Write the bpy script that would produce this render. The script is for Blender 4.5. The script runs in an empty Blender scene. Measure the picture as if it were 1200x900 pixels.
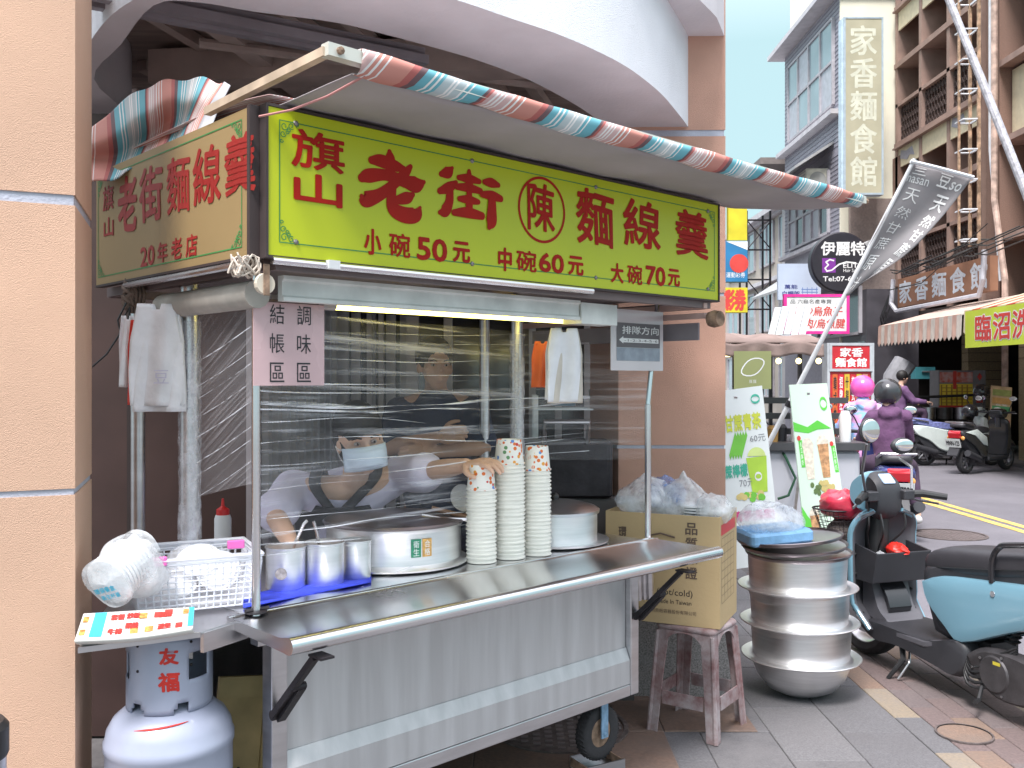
import bpy, math, random
from mathutils import Vector, Matrix
random.seed(7)
sc = bpy.context.scene
COL = sc.collection
# ---------------------------------------------------------------- camera, world, sun, exposure
cam = bpy.data.cameras.new('camera'); camo = bpy.data.objects.new('camera', cam); COL.objects.link(camo)
sc.camera = camo
cam.sensor_width = 36.0; cam.lens = 33.0; cam.clip_end = 600; cam.clip_start = 0.05
cam.shift_y = -5/1200
camo.location = (0, 0, 1.5); camo.rotation_euler = (math.radians(90), 0, 0)
SUN_EL, SUN_AZ = math.radians(58), math.radians(205)          # azimuth clockwise from +Y
w = bpy.data.worlds.new('World'); sc.world = w; w.use_nodes = True
nt = w.node_tree; nt.nodes.clear()
wo = nt.nodes.new('ShaderNodeOutputWorld'); bg = nt.nodes.new('ShaderNodeBackground')
sky = nt.nodes.new('ShaderNodeTexSky'); sky.sky_type = 'NISHITA'; sky.sun_disc = False
sky.sun_elevation = SUN_EL; sky.sun_rotation = SUN_AZ; sky.air_density = 1.0; sky.dust_density = 2.0
tc = nt.nodes.new('ShaderNodeTexCoord'); mp = nt.nodes.new('ShaderNodeMapping'); mp.inputs['Scale'].default_value = (1.4, 1.4, 3.2)
nz = nt.nodes.new('ShaderNodeTexNoise'); nz.inputs['Scale'].default_value = 2.2; nz.inputs['Detail'].default_value = 6
rp = nt.nodes.new('ShaderNodeValToRGB'); rp.color_ramp.elements[0].position = .25; rp.color_ramp.elements[1].position = .75
rp.color_ramp.elements[0].color = (.90, .90, .90, 1); rp.color_ramp.elements[1].color = (1, 1, 1, 1)
mx = nt.nodes.new('ShaderNodeMixRGB')     # thin cloud veil, brighter and whiter towards the zenith as an overcast sky is
sx = nt.nodes.new('ShaderNodeSeparateXYZ'); nt.links.new(tc.outputs['Generated'], sx.inputs[0])
zr = nt.nodes.new('ShaderNodeMapRange'); zr.inputs['From Min'].default_value = .33; zr.inputs['From Max'].default_value = .95; nt.links.new(sx.outputs[2], zr.inputs['Value'])
vc = nt.nodes.new('ShaderNodeMixRGB'); vc.inputs[1].default_value = (2.6, 3.75, 3.95, 1); vc.inputs[2].default_value = (14.5, 14.2, 15.4, 1)
nt.links.new(zr.outputs[0], vc.inputs[0]); nt.links.new(vc.outputs[0], mx.inputs[2])
nt.links.new(tc.outputs['Generated'], mp.inputs[0]); nt.links.new(mp.outputs[0], nz.inputs['Vector'])
nt.links.new(nz.outputs['Fac'], rp.inputs[0]); nt.links.new(rp.outputs[0], mx.inputs[0])
nt.links.new(sky.outputs[0], mx.inputs[1]); nt.links.new(mx.outputs[0], bg.inputs[0]); nt.links.new(bg.outputs[0], wo.inputs[0])
bg.inputs[1].default_value = 0.10
sl = bpy.data.lights.new('sun', 'SUN'); so = bpy.data.objects.new('sun', sl); COL.objects.link(so)
sl.energy = 2.3; sl.angle = math.radians(16); sl.color = (1, .965, .94)
sd = Vector((math.sin(SUN_AZ)*math.cos(SUN_EL), math.cos(SUN_AZ)*math.cos(SUN_EL), math.sin(SUN_EL)))
so.rotation_euler = sd.to_track_quat('Z', 'Y').to_euler()
sc.view_settings.view_transform = 'Standard'; sc.view_settings.look = 'None'; sc.view_settings.gamma = 1
sc.view_settings.exposure = 1.25

# ---------------------------------------------------------------- helpers: places
F, H0, CX, CY = 1100.0, 1.5, 600.0, 445.0
def W(px, py, D): return Vector(((px-CX)/F*D, D, H0+(CY-py)*D/F))
def G(px, py, z=0.0):
    D = F*(z-H0)/(CY-py); return Vector(((px-CX)/F*D, D, z))
U = Vector((.7256, .6881, 0)); V = Vector((-.6881, .7256, 0)); OC = Vector((-.648, 2.5266, 0))
CARTROT = math.atan2(.6881, .7256)
def toC(p): d = Vector(p)-OC; return Vector((d.dot(U), d.dot(V), p[2]))
def toW(s, t, z): return OC+U*s+V*t+Vector((0, 0, z))
def CT(px, py, t):
    k = (px-CX)/F; D = (t+OC.x*V.x+OC.y*V.y)/(k*V.x+V.y); return toC(W(px, py, D))
def CZ(px, py, z): return toC(G(px, py, z))
def CS(px, py, s):
    k = (px-CX)/F; D = (s+OC.x*U.x+OC.y*U.y)/(k*U.x+U.y); return toC(W(px, py, D))

# ---------------------------------------------------------------- helpers: materials
MATS = {}
def lin(c):
    return tuple(x for x in c[:3])+(1,)
def M(name, col, rough=.6, metal=0.0, var=.12, vs=6.0, bump=0.0, bs=60.0, emit=None, es=1.0, col2=None, stretch=None, spec=.5, det=4, c2pos=(.35, .7), coat=0.0):
    if name in MATS: return MATS[name]
    m = bpy.data.materials.new(name); m.use_nodes = True; n = m.node_tree; b = n.nodes['Principled BSDF']; MATS[name] = m
    b.inputs['Roughness'].default_value = rough; b.inputs['Metallic'].default_value = metal
    b.inputs['Specular IOR Level'].default_value = spec
    if coat: b.inputs['Coat Weight'].default_value = coat; b.inputs['Coat Roughness'].default_value = .08
    tcn = n.nodes.new('ShaderNodeTexCoord'); mpn = n.nodes.new('ShaderNodeMapping')
    n.links.new(tcn.outputs['Object'], mpn.inputs[0])
    if stretch: mpn.inputs['Scale'].default_value = stretch
    if var or col2:
        t = n.nodes.new('ShaderNodeTexNoise'); t.inputs['Scale'].default_value = vs; t.inputs['Detail'].default_value = det
        r = n.nodes.new('ShaderNodeValToRGB'); r.color_ramp.elements[0].position = c2pos[0]; r.color_ramp.elements[1].position = c2pos[1]
        a = col2 if col2 else tuple(max(0, c*(1-var)) for c in col[:3])
        c_ = col if col2 else tuple(min(1, c*(1+var)) for c in col[:3])
        r.color_ramp.elements[0].color = lin(a); r.color_ramp.elements[1].color = lin(c_)
        n.links.new(mpn.outputs[0], t.inputs['Vector']); n.links.new(t.outputs['Fac'], r.inputs[0]); n.links.new(r.outputs[0], b.inputs['Base Color'])
        rr = n.nodes.new('ShaderNodeMapRange'); rr.inputs['To Min'].default_value = max(.02, rough-.1*min(1, rough*2)); rr.inputs['To Max'].default_value = min(1, rough+.1)
        n.links.new(t.outputs['Fac'], rr.inputs['Value']); n.links.new(rr.outputs[0], b.inputs['Roughness'])
    else: b.inputs['Base Color'].default_value = lin(col)
    if bump:
        t2 = n.nodes.new('ShaderNodeTexNoise'); t2.inputs['Scale'].default_value = bs; t2.inputs['Detail'].default_value = 3
        bp = n.nodes.new('ShaderNodeBump'); bp.inputs['Strength'].default_value = bump; bp.inputs['Distance'].default_value = .01
        n.links.new(mpn.outputs[0], t2.inputs['Vector']); n.links.new(t2.outputs['Fac'], bp.inputs['Height']); n.links.new(bp.outputs[0], b.inputs['Normal'])
    if emit: b.inputs['Emission Color'].default_value = lin(emit); b.inputs['Emission Strength'].default_value = es
    return m
def clearmat(name, col, alpha, rough=.15, streak=None, ramp=(.5, .7), amin=.06, metal=0, ss=1.0, rot=None):
    """thin clear plastic: transparent, with whitish film, optional streaks along one direction"""
    if name in MATS: return MATS[name]
    m = bpy.data.materials.new(name); m.use_nodes = True; n = m.node_tree; b = n.nodes['Principled BSDF']; MATS[name] = m
    b.inputs['Base Color'].default_value = lin(col); b.inputs['Roughness'].default_value = rough; b.inputs['Alpha'].default_value = alpha
    if streak:
        tcn = n.nodes.new('ShaderNodeTexCoord'); mpn = n.nodes.new('ShaderNodeMapping'); mpn.inputs['Scale'].default_value = streak
        if rot: mpn.vector_type = 'TEXTURE'; mpn.inputs['Rotation'].default_value = rot; mpn.inputs['Scale'].default_value = tuple(1/q for q in streak)
        t = n.nodes.new('ShaderNodeTexNoise'); t.inputs['Scale'].default_value = ss; t.inputs['Detail'].default_value = 5; t.inputs['Roughness'].default_value = .65
        t.inputs['Distortion'].default_value = .15
        r = n.nodes.new('ShaderNodeMapRange'); r.inputs['From Min'].default_value = ramp[0]; r.inputs['From Max'].default_value = ramp[1]
        r.inputs['To Min'].default_value = amin; r.inputs['To Max'].default_value = alpha
        n.links.new(tcn.outputs['Object'], mpn.inputs[0]); n.links.new(mpn.outputs[0], t.inputs['Vector']); n.links.new(t.outputs['Fac'], r.inputs['Value']); n.links.new(r.outputs[0], b.inputs['Alpha'])
        bp = n.nodes.new('ShaderNodeBump'); bp.inputs['Strength'].default_value = .6; bp.inputs['Distance'].default_value = .01
        n.links.new(t.outputs['Fac'], bp.inputs['Height']); n.links.new(bp.outputs[0], b.inputs['Normal'])
    return m

# ---------------------------------------------------------------- helpers: mesh
class B:
    def __init__(s, mtx=None): s.v = []; s.f = []; s.m = []; s.M = mtx; s.mi = 0
    def add(s, vs, fs):
        o = len(s.v)
        for p in vs:
            p = Vector(p); s.v.append(s.M @ p if s.M else p)
        for f in fs: s.f.append([i+o for i in f]); s.m.append(s.mi)
        return s
    def box(s, a, b):
        x0, y0, z0 = a; x1, y1, z1 = b
        return s.add([(x0,y0,z0),(x1,y0,z0),(x1,y1,z0),(x0,y1,z0),(x0,y0,z1),(x1,y0,z1),(x1,y1,z1),(x0,y1,z1)],
                     [(0,3,2,1),(4,5,6,7),(0,1,5,4),(1,2,6,5),(2,3,7,6),(3,0,4,7)])
    def rbox(s, a, b, r=.02, n=3, axis=2):
        """box with rounded vertical (axis) edges and slightly chamfered caps"""
        ax = [i for i in (0, 1, 2) if i != axis]
        lo = [min(a[i], b[i]) for i in range(3)]; hi = [max(a[i], b[i]) for i in range(3)]
        r = min(r, (hi[ax[0]]-lo[ax[0]])/2.01, (hi[ax[1]]-lo[ax[1]])/2.01)
        def ring(h, ins):
            o = []
            for cx, cy, a0 in ((hi[ax[0]]-r, hi[ax[1]]-r, 0), (lo[ax[0]]+r, hi[ax[1]]-r, 90), (lo[ax[0]]+r, lo[ax[1]]+r, 180), (hi[ax[0]]-r, lo[ax[1]]+r, 270)):
                for k in range(n+1):
                    q = math.radians(a0+90*k/n); p = [0, 0, 0]; p[ax[0]] = cx+math.cos(q)*(r-ins); p[ax[1]] = cy+math.sin(q)*(r-ins); p[axis] = h; o.append(tuple(p))
            return o
        c = min(r*.4, (hi[axis]-lo[axis])*.3)
        return s.loft([ring(lo[axis], c), ring(lo[axis]+c, 0), ring(hi[axis]-c, 0), ring(hi[axis], c)], cap=True)
    def loft(s, rings, cap=True, close=True, capend=None):
        n = len(rings[0]); vs = [p for r in rings for p in r]; fs = []
        for i in range(len(rings)-1):
            for j in range(n if close else n-1):
                k = (j+1) % n; fs.append((i*n+j, i*n+k, (i+1)*n+k, (i+1)*n+j))
        if cap and close: fs.append(tuple(range(n-1, -1, -1))); fs.append(tuple((len(rings)-1)*n+j for j in range(n)))
        return s.add(vs, fs)
    def prism(s, pts, h0, h1, axis=2):
        """polygon outline pts (2d) extruded along axis"""
        def p3(p, h):
            if axis == 2: return (p[0], p[1], h)
            if axis == 1: return (p[0], h, p[1])
            return (h, p[0], p[1])
        return s.loft([[p3(p, h0) for p in pts], [p3(p, h1) for p in pts]])
    def tube(s, pts, r, n=8, closed=False, cap=True, sq=False):
        pts = [Vector(p) for p in pts]; N = len(pts); rings = []
        rr = r if isinstance(r, (list, tuple)) else [r]*N
        up = None
        for i, p in enumerate(pts):
            if closed: d = pts[(i+1) % N]-pts[i-1]
            else: d = pts[min(i+1, N-1)]-pts[max(i-1, 0)]
            if d.length < 1e-9: d = Vector((0, 0, 1))
            d.normalize()
            if up is None:
                up = Vector((0, 0, 1)) if abs(d.z) < .9 else Vector((1, 0, 0))
            a = d.cross(up)
            if a.length < 1e-6: a = d.orthogonal()
            a.normalize(); b = a.cross(d).normalized(); up = b
            ph = math.pi/4 if sq else 0
            rings.append([p+a*math.cos(2*math.pi*k/n+ph)*rr[i]+b*math.sin(2*math.pi*k/n+ph)*rr[i] for k in range(n)])
        if closed:
            rings.append(rings[0]); return s.loft(rings, cap=False)
        return s.loft(rings, cap=cap)
    def bar(s, p, q, wd): return s.tube([p, q], wd*.7071, 4, sq=True)
    def lathe(s, prof, c=(0, 0, 0), n=24, a0=0, a1=360, ex=1, ey=1, axis=2, cap=False):
        full = abs(a1-a0) >= 360; N = n if full else n+1; rings = []
        for r, h in prof:
            ring = []
            for k in range(N):
                q = math.radians(a0+(a1-a0)*k/n); x, y = r*math.cos(q)*ex, r*math.sin(q)*ey
                if axis == 2: ring.append((c[0]+x, c[1]+y, c[2]+h))
                elif axis == 1: ring.append((c[0]+x, c[1]+h, c[2]+y))
                else: ring.append((c[0]+h, c[1]+x, c[2]+y))
            rings.append(ring)
        return s.loft(rings, cap=cap, close=full)
    def ball(s, c, r, n=12, m=8, ex=1, ey=1, ez=1):
        prof = [(math.sin(math.pi*(i/m))*r+1e-5, -math.cos(math.pi*i/m)*r*ez) for i in range(m+1)]
        return s.lathe(prof, c, n, ex=ex, ey=ey)
    def grid(s, fn, nu, nv):
        vs = [fn(i/nu, j/nv) for j in range(nv+1) for i in range(nu+1)]
        fs = [(j*(nu+1)+i, j*(nu+1)+i+1, (j+1)*(nu+1)+i+1, (j+1)*(nu+1)+i) for j in range(nv) for i in range(nu)]
        return s.add(vs, fs)
    def mesh(s, name, mat, smooth=False, ang=35):
        me = bpy.data.meshes.new(name); me.from_pydata([tuple(p) for p in s.v], [], s.f)
        for m in (mat if isinstance(mat, (list, tuple)) else [mat]): me.materials.append(m)
        if any(s.m): me.polygons.foreach_set('material_index', s.m)
        if smooth:
            me.polygons.foreach_set('use_smooth', [True]*len(me.polygons)); me.set_sharp_from_angle(angle=math.radians(ang))
        me.validate(); return me
    def obj(s, name, mat, parent=None, smooth=False, loc=None, rot=None, label=None, cat=None, group=None, kind=None, ang=35):
        o = bpy.data.objects.new(name, s.mesh(name, mat, smooth, ang)); COL.objects.link(o)
        if parent: o.parent = parent
        if loc is not None: o.location = loc
        if rot is not None: o.rotation_euler = rot
        return tag(o, label, cat, group, kind)
def tag(o, label=None, cat=None, group=None, kind=None):
    if label: o['label'] = label
    if cat: o['category'] = cat
    if group: o['group'] = group
    if kind: o['kind'] = kind
    return o
def thing(name, label, cat, loc=(0, 0, 0), rz=0, group=None, rot=None):
    o = bpy.data.objects.new(name, None); COL.objects.link(o); o.location = loc; o.rotation_euler = rot if rot else (0, 0, rz)
    o.empty_display_size = .1
    return tag(o, label, cat, group)
def copytree(o, parent=None, **kw):
    c = o.copy(); COL.objects.link(c)
    if parent: c.parent = parent
    for ch in KIDS(o): copytree(ch, c)
    for k, v_ in kw.items():
        if k == 'loc': c.location = v_
        elif k == 'rz': c.rotation_euler = (0, 0, v_)
        elif k == 'rot': c.rotation_euler = v_
        elif k == 'scale': c.scale = v_
        else: c[k] = v_
    return c
def KIDS(o): return list(o.children)
def solid(o, th, off=0):
    md = o.modifiers.new('solid', 'SOLIDIFY'); md.thickness = th; md.offset = off; return o
def bev(o, wd=.005, seg=2, ang=30):
    md = o.modifiers.new('bevel', 'BEVEL'); md.width = wd; md.segments = seg; md.limit_method = 'ANGLE'; md.angle_limit = math.radians(ang); return o
def subd(o, n=1):
    md = o.modifiers.new('sub', 'SUBSURF'); md.levels = n; md.render_levels = n; return o

TXC = {}
def glyphs(s, res=2):
    key = (s, res)
    if key in TXC: return TXC[key]
    t = bpy.data.curves.new('t', 'FONT'); t.body = s; t.resolution_u = res; t.align_x = 'LEFT'; t.size = 1
    o = bpy.data.objects.new('t', t); COL.objects.link(o)
    bpy.context.view_layer.update(); dg = bpy.context.evaluated_depsgraph_get()
    me = bpy.data.meshes.new_from_object(o.evaluated_get(dg))
    vs = [tuple(v.co) for v in me.vertices]; fs = [tuple(p.vertices) for p in me.polygons]
    bpy.data.objects.remove(o); bpy.data.curves.remove(t); bpy.data.meshes.remove(me)
    TXC[key] = (vs, fs); return vs, fs
def ttext(b, s, x0, y0, x1, y1, P, bold=0.0, n=6, slant=0.0, res=2, warp=None, keep=False):
    """fit text s into the rectangle x0..x1, y0..y1 of the plane map P(x, y, h) -> 3d; bold = stroke growth as share of height"""
    vs, fs = glyphs(s, res)
    if not vs: return b
    ax, bx = min(v[0] for v in vs), max(v[0] for v in vs); ay, by = min(v[1] for v in vs), max(v[1] for v in vs)
    sx = (x1-x0)/max(1e-6, bx-ax); sy = (y1-y0)/max(1e-6, by-ay)
    hgt = abs(y1-y0)
    offs = [(0, 0)]+([(math.cos(6.2832*k/n)*bold*hgt, math.sin(6.2832*k/n)*bold*hgt) for k in range(n)] if bold else [])
    for i, (ox, oy) in enumerate(offs):
        out = []
        for v in vs:
            x = (v[0]-ax)*sx; y = (v[1]-ay)*sy
            if warp: x, y = warp(x, y, x1-x0, y1-y0)
            out.append(P(x0+x+ox+slant*y, y0+y+oy, i*.00015))
        b.add(out, fs)
    return b
def text(parent, s, x0, y0, x1, y1, P, mat, bold=0.0, n=6, name='lettering', **kw):
    b = B(); ttext(b, s, x0, y0, x1, y1, P, bold, n, **kw)
    return b.obj(name, mat, parent)
def vtext(parent, s, x0, y0, x1, y1, P, mat, bold=0.0, n=6, gap=.12, name='lettering', **kw):
    """characters stacked top to bottom"""
    b = B(); k = len(s); ch = (y1-y0)/(k+(k-1)*gap)
    for i, c in enumerate(s):
        yb = y1-ch*(i+1)-ch*gap*i; ttext(b, c, x0, yb, x1, yb+ch, P, bold, n, **kw)
    return b.obj(name, mat, parent)
def front(y, sgn=-1): return lambda x, yy, h: (x, y+sgn*(.0012+h), yy)       # plane facing -y of the local frame
# ================================================================ SETTING
def stone(name, c1, c2, c3, vs, rough=.75, bump=.25, scl2=3.0):
    if name in MATS: return MATS[name]
    m = M(name, c1, rough, 0, .1, vs, bump, vs*1.5, col2=c2, det=8)
    n = m.node_tree; b = n.nodes['Principled BSDF']
    src = b.inputs['Base Color'].links[0].from_socket
    tcn = n.nodes.new('ShaderNodeTexCoord'); t = n.nodes.new('ShaderNodeTexNoise'); t.inputs['Scale'].default_value = scl2; t.inputs['Detail'].default_value = 7; t.inputs['Roughness'].default_value = .7
    r = n.nodes.new('ShaderNodeValToRGB'); r.color_ramp.elements[0].position = .42; r.color_ramp.elements[1].position = .68
    r.color_ramp.elements[0].color = (0, 0, 0, 1); r.color_ramp.elements[1].color = (.85, .85, .85, 1)
    x = n.nodes.new('ShaderNodeMixRGB'); x.inputs[2].default_value = lin(c3)
    n.links.new(tcn.outputs['Object'], t.inputs['Vector']); n.links.new(t.outputs['Fac'], r.inputs[0]); n.links.new(r.outputs[0], x.inputs[0])
    n.links.new(src, x.inputs[1]); n.links.new(x.outputs[0], b.inputs['Base Color'])
    return m
asphalt = stone('asphalt_worn', (.165, .155, .175), (.11, .105, .12), (.185, .175, .195), 90, .85, .5, .5)
granite = stone('grey_granite', (.175, .17, .178), (.11, .107, .114), (.115, .108, .112), 140, .8, .3, 1.3)
pinkbrick = stone('pink_brick', (.20, .145, .14), (.13, .098, .095), (.15, .115, .11), 80, .85, .35, 3)
orangebrick = stone('orange_brick', (.27, .18, .135), (.19, .13, .10), (.18, .14, .12), 80, .85, .35, 4)
creamslab = stone('cream_kerb_slab', (.30, .24, .17), (.22, .18, .14), (.23, .20, .18), 80, .85, .35, 3)
ochre = stone('brown_quarry_tile', (.20, .13, .10), (.14, .095, .075), (.15, .115, .10), 60, .7, .2, 3)
joint = M('joint_mortar', (.115, .108, .11), .95, 0, .2, 20)
B().box((-120, -30, -.6), (160, 260, -.16)).obj('ground', M('earth_dark', (.12, .11, .10), .95), kind='structure')
B().box((2.50, -12, -.159), (9.0, 120, -.06)).obj('road', asphalt, kind='structure')
B().box((9.0, -12, -.159), (9.6, 120, .0)).obj('far_pavement', granite, kind='structure')
B().box((2.32, -12, -.159), (2.496, 120, -.012)).obj('kerb', creamslab, kind='structure')
pav = B().box((-14, -6, -.159), (2.316, 120, -.012)).obj('pavement', joint, kind='structure')
# double yellow centre line
yl = M('yellow_road_paint', (.62, .43, .12), .7, 0, .25, 9)
for i, x in enumerate((5.19, 5.37)):
    B().add([(x, -5, -.056), (x+.1, -5, -.056), (x+.1, 90, -.056), (x, 90, -.056)], [(0, 1, 2, 3)]).obj('road_line', yl, kind='structure')
# pavers: granite slabs along the shop front, pink and orange bricks by the kerb
def slabmesh(name, w_, l_, mat, h=.012):
    c = .003; b = B()
    b.loft([[(0, 0, 0), (w_, 0, 0), (w_, l_, 0), (0, l_, 0)], [(0, 0, h-c), (w_, 0, h-c), (w_, l_, h-c), (0, l_, h-c)], [(c, c, h), (w_-c, c, h), (w_-c, l_-c, h), (c, l_-c, h)]])
    return b.mesh(name, mat)
def lay(me, x, y, rz=0, z=None, name='paver'):
    o = bpy.data.objects.new(name, me); COL.objects.link(o); o.parent = pav
    o.location = (x, y, -.0125+(random.uniform(-.0015, .0015) if z is None else z)); o.rotation_euler = (random.uniform(-.002, .002), random.uniform(-.002, .002), rz); return o
gA = [slabmesh('paver', .2985, .5985, granite), slabmesh('paver', .297, .597, stone('grey_granite_light', (.20, .195, .20), (.125, .12, .127), (.15, .143, .147), 140, .8, .3, 2.1)),
      slabmesh('paver', .297, .597, stone('grey_granite_dark', (.155, .15, .157), (.10, .097, .102), (.185, .175, .178), 140, .8, .3, 2.9))]
for i in range(9):
    for j in range(10):
        x = 1.70-.3*(i+1); y = 2.2+.6*j+(.3 if i % 2 else 0)
        if x < -.95 or y > 7.2: continue
        lay(random.choice(gA), x, y)
# cream/orange border course
bord = [slabmesh('paver', .117, .39, creamslab), slabmesh('paver', .117, .39, orangebrick), slabmesh('paver', .117, .39, granite)]
for j in range(14): lay(bord[(0, 1, 0, 2, 0, 1, 1, 2, 0, 2, 1, 2, 2, 0)[j]], 1.7015, 2.6+.393*j, name='border_paver')
bA = [slabmesh('brick', .120, .246, pinkbrick), slabmesh('brick', .120, .246, orangebrick), slabmesh('brick', .120, .246, stone('grey_brick', (.17, .135, .135), (.12, .097, .097), (.19, .155, .15), 80, .85, .35, 3))]
for j in range(18):
    for i in range(4):
        x = 1.822+.1235*i; y = 2.8+.25*j+(.125 if i % 2 else 0)
        wgt = 1 if y < 4.1 else 0
        me = random.choice(bA[:1]*7+bA[2:]*2+bA[1:2]*(5 if wgt else 1))
        lay(me, x, y, name='brick')
# brown quarry tiles under the arcade
oA = slabmesh('floor_tile', .397, .397, ochre)
for i in range(8):
    for j in range(9):
        x, y = -1.35-.0+.4*i, 2.4+.4*j
        p = toC((x+.2, y+.2, 0))
        if p.y < .12: continue
        if x > 1.0: continue
        lay(oA, x, y, 0, .004, name='floor_tile')
# manholes
iron = M('cast_iron', (.16, .13, .125), .6, .4, .3, 30, .4, 90)
def manhole(name, loc, r, label, tile=False, group=None):
    t = thing(name, label, 'manhole cover', loc, group=group)
    B().lathe([(r*.93, 0), (r, 0), (r, .006), (r*.93, .006)], n=40).obj('frame_ring', iron, t)
    b = B().lathe([(0.0001, .002), (r*.91, .002)], n=40)
    if tile: b.obj('cover', orangebrick, t)
    else:
        b.obj('cover', iron, t); st = B(); k = int(r*2/.05)
        for i in range(-k, k):
            for j in range(-k, k):
                x, y = i*.05, j*.05+(.025 if i % 2 else 0)
                if math.hypot(x, y) < r*.86: st.box((x-.015, y-.009, .002), (x+.015, y+.009, .006))
        o = st.obj('tread', M('iron_tread', (.24, .2, .2), .5, .4), t); tag(o, kind='stuff')
    return t
manhole('manhole_cover', G(1112, 627, -.06)+Vector((0, 0, .002)), .36, 'round iron manhole cover in the grey road left of the yellow lines')
manhole('manhole_cover', G(1130, 861)+Vector((0, 0, .002)), .115, 'small round manhole cover set in orange bricks by the pavement edge', True)
manhole('manhole_cover', G(655, 852)+Vector((0, 0, .004)), .30, 'round dark manhole cover half hidden beneath the steel cart')

# ================================================================ CORNER BUILDING
bld = thing('corner_building', 'peach stucco corner building with a curved white balcony above the noodle cart', 'building')
peach = M('peach_stucco', (.655, .42, .30), .85, 0, .09, 1.3, .55, 420)
peach2 = M('peach_stucco_right', (.64, .37, .28), .85, 0, .10, 3, .7, 420)
greyband = M('grey_joint_band', (.42, .44, .52), .8, 0, .1, 8, .3, 120)
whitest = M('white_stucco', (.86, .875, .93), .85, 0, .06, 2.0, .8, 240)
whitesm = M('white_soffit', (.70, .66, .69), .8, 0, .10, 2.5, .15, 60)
ax = Vector((.909, .417, 0)); bx = Vector((-.336, 1, 0)).normalized()
def colpoly(P0, l, d, a=ax, b=bx): return [P0-a*l, P0, P0+b*d, P0-a*l+b*d]
C1 = Vector((-1.117, 2.4, 0)); 
zs = [0, 1.172, 1.188, 2.002, 2.018, 2.84, 2.856, 5.5]
def column(C, l, d, zs, a, b, m, mg):
    for i in range(len(zs)-1):
        g = i % 2 == 1; ins = .004 if g else 0
        Q = colpoly(C-a*ins+b*ins, l, d-2*ins, a, b)
        bb = B().prism([(q.x, q.y) for q in Q], zs[i], zs[i+1]); o = bb.obj('joint_band' if g else 'column_block', mg if g else m, bld)
column(C1, 1.0, .40, [0, 1.206, 1.222, 1.945, 1.972, 5.5], ax, bx, peach, greyband)
CR = Vector((1.012, 4.45, 0)); ar = Vector((1, -.02, 0)).normalized()
column(CR, .506, .34, [0, .40, .401, 1.173, 1.189, 1.897, 1.913, 2.655, 2.685, 6.2], ar, bx, peach2, greyband)
gran = stone('speckled_granite_base', (.42, .39, .38), (.12, .11, .11), (.30, .28, .28), 150, .5, .1, 60)
Q = colpoly(CR+ar*.02-bx*.02, .546, .38, ar, bx)
B().prism([(q.x, q.y) for q in Q], 0, .36).obj('granite_base', gran, bld)
# curved balcony
outer = [(-2.3, 4.6), (-1.9, 4.0), (-1.58, 3.46), (-1.36, 3.14), (-1.19, 2.96), (-1.0, 2.82), (-.72, 2.74), (-.45, 2.80), (-.215, 2.935), (0, 3.12), (.16, 3.26), (.313, 3.43), (.44, 3.60), (.556, 3.80), (.645, 3.98), (.724, 4.17), (.80, 4.36), (.89, 4.60)]
inner = [(-2.0, 4.9), (-1.75, 4.3), (-1.67, 3.75), (-1.40, 3.36), (-1.15, 3.01), (-1.0, 2.985), (-.84, 3.06), (-.6, 3.15), (-.45, 3.255), (-.2, 3.46), (-.08, 3.58), (.04, 3.72), (.13, 3.85), (.21, 3.98), (.29, 4.12), (.36, 4.26), (.43, 4.42), (.50, 4.62)]
def dense(P, k=4):
    out = []
    for i in range(len(P)-1):
        p0 = P[max(i-1, 0)]; p1 = P[i]; p2 = P[i+1]; p3 = P[min(i+2, len(P)-1)]
        for j in range(k):
            t = j/k
            out.append(tuple(.5*((2*p1[q])+(-p0[q]+p2[q])*t+(2*p0[q]-5*p1[q]+4*p2[q]-p3[q])*t*t+(-p0[q]+3*p1[q]-3*p2[q]+p3[q])*t**3) for q in range(len(p1))))
    out.append(tuple(P[-1])); return out
oD, iD = dense(outer), dense(inner); ZB = 2.70
def strip(A, za, Bq, zb): return B().loft([[(p[0], p[1], za) for p in A], [(p[0], p[1], zb) for p in Bq]], cap=False, close=False)
strip(oD, ZB, oD, 4.6).obj('balcony_fascia', whitest, bld, smooth=True)
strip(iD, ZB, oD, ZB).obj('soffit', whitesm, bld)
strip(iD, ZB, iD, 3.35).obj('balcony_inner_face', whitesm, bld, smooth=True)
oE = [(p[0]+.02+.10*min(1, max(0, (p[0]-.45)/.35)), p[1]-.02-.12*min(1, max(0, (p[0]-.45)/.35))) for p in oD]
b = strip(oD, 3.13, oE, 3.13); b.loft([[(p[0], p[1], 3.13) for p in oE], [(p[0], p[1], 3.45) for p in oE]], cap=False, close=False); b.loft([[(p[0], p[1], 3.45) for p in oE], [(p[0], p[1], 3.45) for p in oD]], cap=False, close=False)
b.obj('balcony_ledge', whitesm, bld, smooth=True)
B().box((.46, 4.47, 2.45), (.50, 5.6, 2.697)).obj('beam', whitesm, bld)
B().box((.56, 4.62, 2.2), (.74, 4.78, 2.6)).obj('beam', whitest, bld)
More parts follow.
